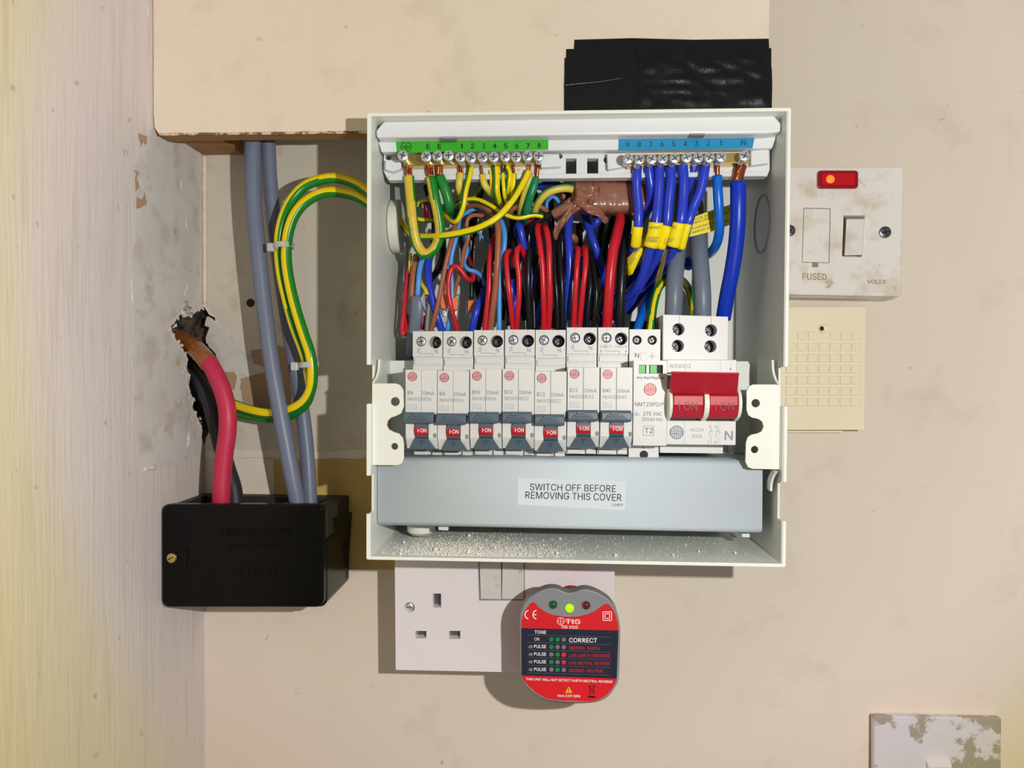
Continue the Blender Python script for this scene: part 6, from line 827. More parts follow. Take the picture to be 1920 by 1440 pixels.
bl('royal blue wire slanting right below the brown tape', [(1092, 385, 40), (1097, 405, 44), (1108, 440, 48), (1117, 465, 48), (1126, 492, 44), (1134, 530, 34), (1138, 570, 26)], 14)
bl('royal blue wire behind the tape right side', [(1115, 395, 30), (1120, 412, 34), (1110, 425, 32), (1098, 420, 28)], 16)
bl('royal blue coil behind the top left of the tape', [(1010, 352, 35), (1025, 344, 38), (1045, 345, 38), (1055, 360, 32)], 11)
bl('royal blue wire stub behind the terminal windows', [(1097, 300, 40), (1097, 330, 42), (1099, 352, 40)], 12)
bl('royal blue wire between two red loops', [(966, 530, 40), (967, 555, 44), (963, 580, 44), (956, 605, 40)], 8)
bl('royal blue wire behind the tall red pair', [(1018, 560, 38), (1012, 576, 42), (1008, 600, 42), (1006, 620, 40)], 10)
bl('dark blue wire curving into the B6 and B16 gap', [(915, 535, 40), (905, 555, 46), (895, 578, 50), (889, 600, 50), (885, 622, 48)], 14)
bl('dark blue wire behind the right twin red wires', [(1100, 560, 34), (1098, 590, 34), (1096, 618, 34)], 9)
rd = wr(RED, g='red wires inside the fuse box')
rd('red wire looping down at the far left beside the grey sheath', [(767, 500, 48), (764, 520, 50), (760, 550, 52), (757, 590, 54), (754, 615, 55), (757, 628, 55), (762, 612, 52), (763, 590, 46)], 8)
rd('bent red wire looping over into the second breaker', [(886, 508, 52), (887, 524, 56), (876, 522, 60), (865, 508, 62), (855, 499, 63), (846, 506, 63), (841, 526, 63), (841, 550, 62), (846, 577, 61), (853, 602, 58), (858, 622, 55)], 9)
rd('red wire left of the brown one into the B16 breaker', [(930, 440, 50), (922, 462, 58), (918, 500, 60), (917, 540, 60), (913, 580, 58), (909, 622, 55)], 11)
rd('red looped wire, left one above the fourth breaker', [(966, 500, 50), (963, 480, 56), (956, 471, 62), (950, 480, 66), (951, 510, 67), (955, 550, 66), (959, 585, 62), (962, 622, 56)], 10)
rd('red looped wire, right one above the fourth breaker', [(986, 515, 50), (986, 488, 58), (978, 466, 65), (971, 466, 69), (969, 485, 70), (973, 520, 69), (973, 560, 67), (970, 595, 62), (968, 622, 56)], 10)
rd('tall red wire, left one above the fifth breaker', [(1013, 436, 52), (1010, 421, 60), (1008, 432, 66), (1012, 458, 69), (1017, 500, 69), (1019, 550, 67), (1020, 590, 61), (1019, 622, 56)], 11)
rd('tall red wire, right one above the fifth breaker', [(1018, 440, 54), (1021, 426, 62), (1025, 432, 68), (1029, 458, 70), (1030, 500, 70), (1031, 550, 67), (1030, 590, 61), (1028, 622, 56)], 11)
rd('short red wire, left one above the sixth breaker', [(1078, 480, 50), (1081, 466, 58), (1084, 470, 65), (1082, 500, 68), (1079, 545, 66), (1077, 585, 61), (1075, 618, 56)], 10)
rd('short red wire, right one above the sixth breaker', [(1092, 478, 50), (1095, 464, 58), (1098, 470, 66), (1098, 500, 69), (1093, 545, 67), (1089, 585, 61), (1086, 618, 56)], 10)
rd('thick red wire falling from the brown tape to the B40 breaker', [(1163, 392, 50), (1163, 410, 58), (1157, 440, 64), (1149, 475, 66), (1144, 520, 66), (1141, 565, 63), (1138, 618, 57)], 19)
wire('dark red wire running left from the brown tape', [(1048, 402, 55), (1035, 406, 58), (1012, 409, 60), (992, 416, 58), (980, 425, 48)], 8, DRED, None, 'wire', None, None)
wire('dark red wire hidden behind the twisted tails at left', [(795, 560, 40), (793, 590, 40), (792, 618, 40)], 8, DRED)
wire('dark red sliver behind the big earth loop', [(796, 375, 42), (799, 392, 44), (800, 405, 40)], 9, DRED)
wire('dark red wire in the shadow left of the brown wire', [(878, 480, 30), (884, 500, 34), (889, 520, 32)], 7, DRED)
bk = wr(BLK, g='black wires inside the fuse box')
bk('black wire rising left to right into the brown tape sleeve', [(985, 440, 50), (996, 424, 58), (1015, 411, 64), (1033, 402, 67), (1050, 396, 68)], 13)
bk('black looped wire right of the red loops', [(1003, 500, 50), (1000, 478, 58), (994, 472, 63), (991, 490, 65), (990, 530, 65), (991, 575, 61), (993, 622, 55)], 12)
bk('thin black wire next to the tall red pair', [(1006, 480, 48), (1004, 510, 52), (1001, 560, 52), (1002, 622, 50)], 9)
bk('black wire right of the tall red pair, left one', [(1036, 430, 45), (1038, 460, 55), (1040, 510, 60), (1044, 560, 60), (1046, 622, 54)], 10)
bk('black wire right of the tall red pair, right one', [(1044, 425, 45), (1048, 450, 56), (1051, 500, 62), (1054, 550, 62), (1055, 622, 55)], 10)
bk('black wire right of the short red pair, left one', [(1104, 470, 46), (1104, 500, 54), (1107, 535, 58), (1102, 580, 56), (1100, 618, 52)], 10)
bk('black wire right of the short red pair, right one', [(1110, 475, 46), (1112, 500, 55), (1118, 540, 60), (1116, 585, 58), (1112, 618, 53)], 10)
bk('thick black wire beside the thick red one', [(1178, 405, 46), (1175, 430, 54), (1169, 470, 60), (1165, 530, 62), (1163, 575, 60), (1162, 618, 56)], 18)
bk('black wire between the orange connectors', [(882, 500, 40), (884, 530, 42), (884, 560, 42)], 8)
bk('black wire slanting behind the B16 wires', [(918, 540, 38), (908, 570, 42), (900, 600, 44), (896, 622, 44)], 10)
for k, (x0, y0, x1, y1) in enumerate(((905, 345, 880, 520), (960, 350, 985, 600), (940, 350, 905, 560), (1000, 350, 1010, 610), (1060, 420, 1035, 612), (1085, 420, 1130, 612), (1150, 410, 1120, 520), (1185, 440, 1150, 600), (860, 440, 900, 560), (830, 440, 800, 540), (975, 360, 940, 600), (1030, 360, 1065, 600), (1130, 420, 1095, 560), (920, 430, 960, 600), (1140, 360, 1215, 470), (985, 440, 955, 610), (890, 440, 860, 380), (930, 440, 900, 540), (1050, 355, 1100, 400), (800, 350, 812, 470), (795, 480, 780, 560), (1190, 350, 1150, 330), (875, 350, 850, 420), (1140, 480, 1110, 600), (1170, 480, 1150, 400))):  # extra black wires added to darken the gaps behind the front ones
    bk('black wire added to darken the tangle at the back', [(x0, y0, 10 + k % 4 * 5), (x0 * .6 + x1 * .4 + (k % 5 - 2) * 5, (y0 + y1) / 2, 20 + k % 5 * 4), (x1, y1, 14 + k % 3 * 6)], 13)
for k, (x0, y0, x1, y1) in enumerate(((1130, 440, 1140, 600), (945, 470, 960, 600), (1040, 470, 1050, 600), (1220, 480, 1120, 585), (1090, 470, 1110, 600), (1000, 430, 985, 600))):  # blue filler wires, likewise added to deepen the dark background
    bl('royal blue wire added to darken the tangle at the back', [(x0, y0, 12 + k * 2), ((x0 + x1) / 2 + 6, (y0 + y1) / 2, 22), (x1, y1, 16)], 13)
# neutrals
nl = wr(BLU, 'neutral_wire', 'royal blue neutral wires on the right terminal bar')
nl('blue neutral wire from screw 8 into its own yellow sleeve', [(1195, 308, 79), (1194, 330, 79), (1194, 355, 78), (1197, 385, 77), (1197, 415, 76), (1193, 450, 72), (1186, 470, 62), (1176, 490, 44)], 17)
nl('blue neutral wire from screw 7 bending back behind', [(1215, 308, 78), (1218, 330, 77), (1221, 355, 75), (1219, 378, 70), (1211, 400, 60), (1200, 415, 45), (1190, 425, 30)], 17)
nl('blue neutral wire from screw 6 through the sleeve marked BEFORE', [(1236, 308, 79), (1236, 340, 79), (1234, 375, 78), (1230, 416, 77), (1224, 450, 74), (1215, 480, 68), (1205, 515, 60), (1190, 545, 52), (1172, 558, 44), (1150, 570, 34)], 18)
nl('blue neutral wire from screw 5 through the leaning yellow sleeve', [(1258, 308, 79), (1258, 340, 79), (1254, 375, 78), (1250, 420, 76), (1240, 455, 70), (1226, 490, 60), (1205, 525, 48), (1182, 560, 36), (1165, 580, 28)], 18)
nl('blue neutral wire from screw 4 through the fourth yellow sleeve', [(1279, 308, 80), (1282, 335, 80), (1281, 370, 79), (1276, 418, 78), (1266, 455, 70), (1250, 490, 56), (1222, 522, 42), (1195, 545, 32)], 18)
nl('blue neutral wire from screw 3 passing behind its neighbour', [(1302, 308, 76), (1298, 328, 74), (1293, 350, 70), (1287, 375, 62), (1278, 400, 50), (1272, 430, 36)], 15)
nl('blue neutral wire from screw 2 slanting left into a sleeve', [(1322, 308, 79), (1319, 330, 79), (1312, 360, 78), (1300, 388, 77), (1290, 418, 76), (1280, 450, 70), (1262, 480, 50), (1230, 520, 34), (1200, 556, 24), (1175, 585, 20)], 18)
nl('dark blue wire crossing low behind both grey cables', [(1320, 470, 14), (1295, 488, 18), (1262, 506, 20), (1225, 530, 22), (1190, 556, 22)], 15)
wire('bright blue neutral wire from screw 1 curving behind the grey cables', [(1345, 330, 78), (1346, 360, 78), (1348, 395, 76), (1349, 430, 72), (1344, 456, 64), (1332, 474, 50), (1316, 484, 34), (1290, 500, 20)], 17, MBLU, None, 'neutral_wire', ([(1345, 331, 78), (1345, 308, 79)], 9, 1))
mb = MB(); mb.text('BASEC', 1347, 362, 1350, 382, 4.5, 86); 
wire('bright blue wire entering the surge device', [(1235, 530, 22), (1222, 552, 34), (1210, 575, 46), (1201, 598, 54), (1194, 622, 57)], 16, MBLU, None, 'neutral_wire')
wire('thickest blue wire, from screw N down to the main switch', [(1384, 342, 80), (1384, 380, 80), (1383, 420, 78), (1379, 465, 74), (1372, 510, 70), (1363, 555, 65), (1356, 598, 60)], 28, NBLU, None, 'neutral_wire', ([(1384, 343, 80), (1385, 328, 80), (1390, 312, 80)], 20, 12), None)
gi = wr(GREYI, 'grey_cable')
wire('left thick grey cable entering the main switch', [(1283, 350, 25), (1280, 390, 34), (1276, 430, 44), (1270, 470, 54), (1266, 510, 60), (1264, 555, 62), (1262, 598, 60)], 31, GREYI, None, 'grey_cable', None, None, 'cable', 18)
wire('right thick grey cable entering the main switch', [(1306, 350, 25), (1305, 390, 38), (1308, 430, 50), (1311, 470, 57), (1315, 520, 61), (1317, 560, 62), (1317, 598, 60)], 31, GREYI, None, 'grey_cable', None, None, 'cable', 18)
# yellow sleeves and flags on neutrals
def sleeve(label, pts, w_, flat=.7, words=()):
    path = crom(P3(pts), 5); mb = MB(); tube(mb, path, pxr(w_, pts[0][2]), 16, None, flat)
    o = mb.build('wire_label_sleeve', YTAG, smooth=2, origin=path[0]); tag(o, label, 'wire label', 'yellow warning sleeves on the blue wires')
    if words:
        m2 = MB()
        for t, x0, y0, x1, y1, h, d in words: m2.text(t, x0, y0, x1, y1, h, d)
        m2.build('sleeve_lettering', INKD, o)
sleeve('plain yellow sleeve on the leftmost blue neutral wire', [(1196, 425, 76), (1194, 442, 74), (1192, 461, 70)], 20, .9)
sleeve('yellow sleeve printed BEFORE and BLUE, second from the left', [(1230, 417, 79), (1227, 438, 77), (1220, 463, 74)], 27, .75, [('BEFORE', 1219, 428.5, 1238, 428.8, 4.6, 84), ('BLUE W', 1216, 448, 1235, 448.5, 4.6, 82), ('POWER', 1213, 453.5, 1233, 454, 4.6, 81.5)])
sleeve('blank leaning yellow sleeve third from the left', [(1251, 423, 77), (1246, 440, 75), (1238, 465, 71)], 20, .85)
sleeve('yellow sleeve printed RE and ER, fourth from the left', [(1274, 418, 80), (1269, 438, 78), (1262, 462, 75)], 24, .75, [('RE', 1261, 428, 1268, 428.3, 4.6, 84), ('E N', 1254, 449.5, 1263, 450, 4.6, 83), ('ER', 1253, 455, 1261, 455.5, 4.6, 83)])
sleeve('narrow yellow sleeve on the slanting blue wire from screw 2', [(1290, 420, 78), (1284, 440, 76), (1277, 466, 72)], 15, .9)
fl = empty('wire_label_flag', at(1335, 440, 66), 'long yellow warning flag passing behind the bright blue wire', 'wire label')
P_ = [(1285, 446), (1295, 427), (1303, 406), (1338, 393), (1371, 383), (1370, 421), (1334, 434)]
mb = MB(); mb.pp(P_, 64, 64.4); mb.build('flag', YTAG, fl)
mb = MB()
for t, x0, y0, x1, y1 in (('EFORE REST', 1338, 398, 1302, 409), ('CONNECTIONS', 1338, 404, 1300, 416), ('G DEVICE INTO A', 1338, 415, 1297, 427), ('H OFF THE MAINS P', 1338, 422, 1292, 436), ('FLYIN', 1368, 388, 1350, 393), ('COMP', 1368, 395, 1350, 400), ('AL', 1367, 411, 1356, 414)): mb.text(t, x0, y0, x1, y1, 4.3, 64.6)
mb.build('flag_lettering', INKD, fl)
fl = empty('wire_label_flag', at(1185, 515, 50), 'crumpled yellow flag printed ALWAYS hanging below the leftmost sleeve', 'wire label')
mb = MB(); vs = []
A_ = [(1176, 484), (1190, 470), (1203, 452), (1212, 436)]; B_ = [(1177, 517), (1186, 514), (1198, 488), (1216, 450)]
for (x, y), (x2, y2), d in zip(A_, B_, (64, 66, 68, 71)): vs += [at(x, y, d), at(x2, y2, d - 3)]
mb.add(vs, [(0, 2, 3, 1), (2, 4, 5, 3), (4, 6, 7, 5)]); o = mb.build('flag', YTAG, fl, smooth=2); so = o.modifiers.new('t', 'SOLIDIFY'); so.thickness = .0003
mb = MB(); mb.text('ALWAYS SWI', 1181, 496, 1203, 464, 3.8, 70); mb.text('INSTA', 1184, 498, 1194, 484, 3.8, 68); mb.build('flag_lettering', INKD, fl)
mb = MB(); mb.add(P3([(1249, 465, 66), (1253, 465, 66), (1240, 523, 60), (1226, 540, 58), (1232, 510, 60)]), [(0, 1, 2, 3, 4)]); o = mb.build('wire_label_flag', YTAGO, smooth=2); so = o.modifiers.new('t', 'SOLIDIFY'); so.thickness = .0003
tag(o, 'edge-on dull olive back of a label hanging between blue wires', 'wire label')
mb = MB(); mb.pp([(1182, 408), (1190, 418), (1187, 445), (1180, 430)], 50, 50.4); mb.build('wire_label_flag', YTAG); tag(bpy.data.objects[-1] if False else scn.collection.objects[-1], 'small yellow flag corner behind the thick black wire', 'wire label')
for x in (1148, 1173):
    mb = MB(); mb.pp([(x - 10, 346), (x - 2, 336), (x + 4, 336), (x + 2, 346)], 44, 44.4); o = mb.build('wire_label_flag', YTAG); tag(o, 'yellow label corner above the %s end of the brown tape' % ('left' if x < 1160 else 'right'), 'wire label')
# cut grey sheath and lever connectors at lower left
mb = MB(); sh = [(783, 556, 58), (782, 580, 58), (779, 605, 56), (772, 640, 50), (768, 670, 44)]
tube(mb, crom(P3(sh), 6), [pxr(26 - k * .35, 56) for k in range(25)], 18, None, .55); o = mb.build('cut_cable_sheath', GREYI, smooth=2); tag(o, 'cut end of flat grey cable sheath at the lower left of the fuse box', 'cable')
mb = MB(); mb.prism(P3([(787, 560, 61.5), (794, 550, 61.5), (797, 546, 61), (798, 572, 60), (800, 584, 59), (795, 580, 60)]), (0, .001, 0)); mb.build('sheath_lip', GREYI, o, bevel=.2)
def connector(label, x0, y0, levers, d):
    e = empty('lever_connector', at(x0, y0 + 50, d - 8), label, 'connector')
    n = len(levers); w0 = levers[0][0] - 3; w1 = levers[-1][1] + 3
    mb = MB(); mb.pp([(w0, y0), (w1, y0 - 4), (w1 - 4, y0 + 48), (w0 - 2, y0 + 52)], d - 9, d); mb.build('clear_body', CLEAR, e, bevel=.4)
    for a, b, t, h in levers:
        mb = MB(); mb.pp(rrect(a, t, b, t + h, 4, 3), d + .1, d + 3); mb.build('lever', ORANGE, e, bevel=.4)
        mb = MB(); mb.pp([(a + 2, t + h + 2), (b - 1, t + h + 1), (b - 3, t + h + 14), (a + 3, t + h + 15)], d + .1, d + 1.2); mb.build('metal_clamp', STEEL, e, bevel=.5)
connector('clear connector with two orange levers above the first breakers', 826, 555, [(826, 839, 553, 26), (847, 858, 557, 24)], 53)
connector('shadowed clear connector with orange lever beside the dark blue wire', 876, 564, [(877, 893, 563, 22), (895, 903, 559, 16)], 40)
connector('small clear connector body behind the striped wire tip', 790, 572, [(791, 799, 570, 8)], 40)
# brown taped joint
bt_ = empty('taped_connector_bundle', at(1150, 400, 60), 'lumpy connector bundle wrapped in shiny brown insulating tape', 'taped bundle')
mb = MB(); nA, nB = 46, 28; vs = []
a0, a1 = at(1072, 372, 62), at(1212, 374, 60)
for i in range(nA + 1):
    t = i / nA; c = a0.lerp(a1, t)
    hz = .0088 * (1 - .15 * (t > .93)) * (1 if .02 < t < .98 else .75); hy = .0085
    if t < .3: hz *= .97
    for k in range(nB):
        a = 2 * math.pi * k / nB; cx_, sx_ = math.cos(a), math.sin(a); q = 5.0
        r = (abs(cx_) ** q + abs(sx_) ** q) ** (-1 / q)
        ca = math.cos(math.pi / 2 * 0 + a); 
        wob = 1 + .035 * noise.noise(Vector((t * 14 + sx_ * 1.2, cx_ * 2, sx_ * 2))) + .02 * (((t * 9 + sx_ * .5) % 1) < .5)
        vs.append(c + Vector((0, -hy * r * cx_ * wob, hz * r * sx_ * wob)))
mb.add(vs, [(i * nB + k, i * nB + (k + 1) % nB, (i + 1) * nB + (k + 1) % nB, (i + 1) * nB + k) for i in range(nA) for k in range(nB)] + [tuple(range(nB)), tuple(range(nA * nB, (nA + 1) * nB))]); o = mb.build('wrapped_body', BTAPE, bt_, smooth=2)
def ribbon(par, pts, ws, dirv, m=BTAPE, th=.0004, name='tape_tail'):
    pa = crom(P3(pts), 8); n = len(pa); vs = []; rnd = random.random() * 9
    for i, p in enumerate(pa):
        t = (pa[min(i + 1, n - 1)] - pa[max(i - 1, 0)]).normalized(); s = t.cross(Vector((0, -1, 0))).normalized()
        k = i / (n - 1) * (len(ws) - 1); j = min(int(k), len(ws) - 2); wv = (ws[j] + (ws[j + 1] - ws[j]) * (k - j)) / 2 * .00031
        for q in range(5):
            u = q / 2 - 1; vs.append(p + s * wv * u + Vector((0, -.0016 * math.sin(u * 3 + i * .35 + rnd) - .001 * noise.noise(p * 400 + Vector((u, 0, 0))), 0)))
    mb = MB(); mb.add(vs, [(i * 5 + q, i * 5 + q + 1, i * 5 + q + 6, i * 5 + q + 5) for i in range(n - 1) for q in range(4)])
    o = mb.build(name, m, par, smooth=2); so = o.modifiers.new('t', 'SOLIDIFY'); so.thickness = th
ribbon(bt_, [(1098, 344, 73), (1094, 360, 75), (1088, 378, 76), (1084, 386, 75)], [34, 32, 24, 14], 0, name='tape_wrap')
ribbon(bt_, [(1122, 345, 71), (1116, 362, 72), (1104, 382, 73), (1092, 392, 72)], [14, 16, 12, 8], 0, name='tape_wrap')
ribbon(bt_, [(1078, 378, 75), (1096, 384, 76), (1112, 394, 75), (1126, 402, 73), (1134, 412, 70), (1137, 418, 68)], [10, 16, 18, 14, 12, 9], 0)
ribbon(bt_, [(1090, 385, 74), (1074, 394, 74), (1060, 408, 73), (1048, 424, 71), (1042, 440, 68), (1041, 450, 66)], [12, 12, 13, 14, 10, 5], 0)
mb = MB(); pa = crom(P3([(1038, 402, 69), (1052, 394, 71), (1068, 388, 72), (1086, 384, 72)]), 8); tube(mb, pa, [pxr(19 - abs(i - 12) * .15, 70) for i in range(len(pa))], 16); mb.build('tape_sleeve', BTAPE, bt_, smooth=2)
mb = MB(); pa = crom(P3([(1052, 392, 64), (1062, 382, 66), (1074, 372, 66)]), 8); tube(mb, pa, pxr(12, 66), 12); mb.build('tape_sleeve', BTAPE, bt_, smooth=2)
# green block behind the surge device wires
mb = MB(); mb.pp([(1181, 602), (1240, 602), (1240, 620), (1181, 620)], 30, 46); tag(mb.build('terminal_block', DKG, bevel=.5), 'small dark green terminal block behind the surge device wires', 'terminal block')

# ================================================================== CABLES LEFT OF THE UNIT
wire('left thick grey cable running down into the black service box', [(474, 232, 32), (474, 264, 32), (474, 330, 32), (477, 400, 32), (484, 470, 33), (491, 540, 33), (500, 615, 34), (509, 680, 35), (521, 750, 36), (535, 825, 37), (549, 900, 37), (560, 955, 36)], 30, GREYC, None, 'grey_cable', None, None, 'cable', 20)
wire('right thick grey cable in shadow, running behind the striped pair', [(503, 238, 22), (503, 264, 22), (506, 330, 21), (513, 410, 20), (524, 500, 18), (537, 590, 17), (550, 670, 17), (564, 750, 18), (573, 820, 20), (578, 880, 22), (582, 955, 24)], 27, GREYC, None, 'grey_cable', None, None, 'cable', 20)
og = 'striped earth cables looping left of the fuse box'
wire('outer striped earth cable looping from the fuse box to the left', [(722, 385, 50), (700, 368, 47), (668, 345, 42), (632, 334, 40), (600, 337, 40), (570, 350, 41), (546, 376, 42), (530, 412, 39.5), (523, 455, 38), (526, 505, 37.5), (536, 555, 37), (551, 610, 36.5), (566, 650, 36), (577, 685, 35), (583, 720, 33), (578, 748, 30), (562, 768, 28), (536, 781, 24), (503, 784, 20), (470, 780, 16), (446, 774, 12), (425, 765, 7)], 19, GY, (25, 75, 42), 'earth_cable', None, og, 'cable')
wire('inner striped earth cable looping from the fuse box to the left', [(722, 402, 50), (700, 388, 46), (672, 370, 42), (645, 362, 40), (616, 360, 40), (590, 368, 41), (566, 385, 42), (549, 410, 43), (539, 445, 43), (537, 485, 43), (543, 530, 43), (555, 580, 43), (569, 625, 43), (582, 665, 43), (586, 705, 42), (581, 735, 39), (565, 757, 36), (538, 770, 32), (505, 775, 28), (474, 770, 24), (448, 762, 20), (425, 752, 14)], 20, GY, (35, 10, 42), 'earth_cable', None, og, 'cable')
for (x, y, d), w_, hd, lab in (((531, 461, 41), 33, -22, 'upper clear cable tie around the striped earth pair'), ((579, 684, 39.5), 30, -26, 'lower clear cable tie around the striped earth pair')):
    c = at(x, y, d); e = empty('cable_tie', c, lab, 'cable tie', 'clear cable ties on the striped cables')
    mb = MB(); ring = [c + Vector((.0055 * math.cos(a) + .0003, .0070 * math.sin(a), .0012 * math.cos(a) * .3)) for a in [2 * math.pi * k / 28 for k in range(29)]]
    for s in (-.0011, 0, .0011): tube(mb, [p + Vector((0, 0, s)) for p in ring], .0007, 8, cap=False)
    mb.build('strap', TIE, e, smooth=2)
    hx = at(x + hd, y + 3, d + 2); mb = MB(); mb.box((hx.x - .0022, hx.y - .002, hx.z - .0026), (hx.x + .0022, hx.y + .002, hx.z + .0026)); mb.box((hx.x + .002, hx.y - .0012, hx.z - .0009), (hx.x + .0046, hx.y + .0006, hx.z + .0013)); mb.build('lock_head', TIE, e, bevel=.6)
wire('thick crimson cable bending out of the wall hole into the black box', [(388, 674, 30), (398, 690, 33), (411, 716, 35), (422, 748, 36), (427, 782, 37), (426, 815, 37), (421, 850, 37), (417, 890, 37), (415, 925, 37), (414, 958, 36)], 33, CRIM, None, 'crimson_cable', None, None, 'cable', 20)
mb = MB(); pa = crom(P3([(336, 634, 8), (350, 642, 14), (368, 655, 22), (384, 672, 29), (392, 682, 31.5)]), 8); tube(mb, pa, [pxr(35 - (i < 6) * 1.0 + .5 * math.sin(i * 1.6), 28) for i in range(len(pa))], 20); o = mb.build('tape_wrap', BTAPE2, scn.objects['crimson_cable'], smooth=2); o['label'] = 'amber brown tape around the cable end'
mb = MB(); pa = crom(P3([(322, 622, 2), (332, 632, 6), (342, 638, 12)]), 6); tube(mb, pa, [pxr(24 + 8 * math.sin(i * .2), 28) for i in range(len(pa))], 14); o = mb.build('plastic_wrap', mat('pink_film', (190, 84, 116), .15, coat=.8, rgb2=(232, 200, 210), th=(.5, .6), s2=300, bump=.8, bs=500), scn.objects['crimson_cable'], smooth=2)
wire('thick black cable behind the crimson one, from the wall hole', [(352, 690, 2), (364, 702, 8), (380, 726, 12), (395, 760, 14), (406, 800, 15), (416, 840, 15), (427, 880, 16), (438, 915, 18), (442, 950, 20)], 30, BLKC, None, 'black_cable', None, None, 'cable', 18)

# ================================================================== BLACK SERVICE BOX
sb = empty('service_cutout_box', at(460, 1138, 20), 'glossy black service cut-out box with brass screw, low in the left corner', 'electrical box')
mb = MB(); mb.pp(rrect(303, 946, 606, 1139, 14, 6), 50, 57); mb.build('lid', BAKE, sb, bevel=1.3, seg=4)
O_ = rrect(309, 949, 613, 1138, 16, 6); I_ = rrect(322, 960, 602, 1128, 10, 6)
mb = MB(); mb.prism([at(x, y, 50) for x, y in rrect(309, 1002, 613, 1138, 14, 6)], (0, .0495, 0)); mb.build('body', BAKE, sb, bevel=.6)
a = at(309, 950, 50); b = at(613, 950, 50); lo = at(309, 1004, 50).z
mb = MB(); mb.box((a.x, -.050, lo), (a.x + .006, -.0005, a.z)); mb.box((b.x - .010, -.050, lo), (b.x, -.0005, a.z)); mb.box((a.x + .006, -.050, lo), (b.x - .010, -.044, a.z)); mb.box((a.x + .006, -.009, lo), (b.x - .010, -.0005, a.z)); mb.build('cable_entry', BAKED, sb, bevel=.8)
mb = MB(); q = [Vector((b.x + .0004, -.046, at(613, 970, 50).z)), Vector((b.x + .0004, -.0008, a.z - .006)), Vector((b.x + .0004, -.0008, at(613, 1128, 50).z)), Vector((b.x + .0004, -.046, at(613, 1120, 50).z))]
q = [at(632, 962, 26), at(660, 960, 6), at(652, 1082, 6), at(625, 1105, 26), at(617, 1112, 44), at(617, 975, 44)]
mb.prism(q, (-.001, 0, 0)); mb.build('side_flap', BAKE, sb)
mb = MB(); screwhead(mb, at(320, 1047, 59.5), (-.1, -1, 0), 2.9, slot='-', h=2.6); mb.build('brass_screw', [BRASSY, HOLE], sb, smooth=True)
mb = MB(); mb.pp([(342, 1043), (348, 1026), (354, 1044), (348, 1064)], 57, 57.6); mb.build('diamond_mark', BAKE, sb, bevel=.3)
mb = MB()
for t, x0, y0, x1, y1, h in (('HENLEY', 516, 1064, 444, 1064, 15), ('500V 100A', 527, 1018, 425, 1018, 12), ('AMPERES 80 SERIES', 546, 991, 411, 993, 12)):
    mb.text(t, x0, y0, x1, y1, h, 57.35, th=.35)
mb.build('embossed_lettering', BAKE, sb)

# ================================================================== SOCKET, TESTER
so_ = empty('double_socket', at(950, 1257, 20), 'white double wall socket below the fuse box, left half empty', 'socket')
slots = [[(812, 1113), (827, 1113), (827, 1139), (812, 1139)], [(779, 1183), (799.5, 1183), (799.5, 1197), (779, 1197)], [(842, 1183), (863, 1183), (863, 1198), (842, 1198)]]
mb = MB(); mb.pp([(740, 1017), (1152, 1022), (1152, 1263), (940, 1260), (742, 1256)], 34, 41, 0, slots + [circ(768, 1139, 9.5)] ); fp = mb.build('face_plate', SOCK, so_)
mb = MB(); mb.pp([(743, 1020), (1153, 1025), (1153, 1259), (743, 1252)], 1, 33.8); mb.build('back_box', SOCK, so_, bevel=1)
for s_ in slots:
    mb = MB(); x0, y0 = s_[0]; x1, y1 = s_[2]; mb.pp([(x0, y0), (x1, y0), (x1, y1), (x0, y1)], 33.8, 34.6); mb.build('pin_slot', DSTEEL, so_)
mb = MB(); screwhead(mb, at(768, 1139, 39.3), (.1, -1, 0), 2.7, slot='-'); mb.build('screw', [STEEL, DSTEEL], so_, smooth=True)
for a, b, sk in ((899, 939.5, 3), (942, 982, 0)):
    mb = MB(); mb.prism([at(a, 1046, 44), at(b, 1046, 44), at(b, 1124, 42), at(a + sk - 1, 1123, 42)], (0, .003, 0)); r_o = mb.build('rocker_switch', SOCKY, so_, bevel=.3)
    mb = MB(); mb.text('ON', a + 12, 1053.5, a + 25, 1053.5, 5, 45.2); mb.build('rocker_lettering', INKD, r_o)
mb = MB(); mb.pp([(896, 1044), (984, 1044), (984, 1126), (898, 1126)], 41, 41.1); mb.build('rocker_gap', SEAM, so_)

# tester
te = empty('socket_tester', at(1068, 1318, 60), 'red and grey plug-in socket tester with one lit green light', 'socket tester')
def tout(s=0, dip=True, dy=0):
    p = [(975, 1210), (974, 1165), (978, 1143), (989, 1124), (1007, 1111), (1024, 1104), (1038, 1103), (1048, 1105)]
    p += ([(1056, 1109), (1066, 1111.5), (1078, 1110), (1088, 1106)] if dip else [(1070, 1099)]) + [(1100, 1105), (1118, 1110), (1140, 1123), (1154, 1140), (1161, 1163), (1163, 1190), (1161, 1265), (1155, 1287), (1141, 1305), (1120, 1315), (1080, 1318), (1030, 1314), (1003, 1302), (984, 1283), (976, 1262)]
    cx, cy = 1068, 1210; return [(cx + (x - cx) * (1 + s), cy + (y - cy) * (1 + s) + dy) for x, y in p]
def csm(p, n=3):
    out = []; m = len(p)
    for i in range(m):
        p0, p1, p2, p3 = [Vector((*p[(i + k) % m], 0)) for k in (-1, 0, 1, 2)]
        for k in range(n):
            t = k / n; q = .5 * ((2 * p1) + (p2 - p0) * t + (2 * p0 - 5 * p1 + 4 * p2 - p3) * t * t + (3 * p1 - p0 - 3 * p2 + p3) * t ** 3); out.append((q.x, q.y))
    return out
mb = MB(); mb.pp(csm(tout()), 69, 78); mb.build('front_shell', TGREY, te, bevel=.8, seg=3)
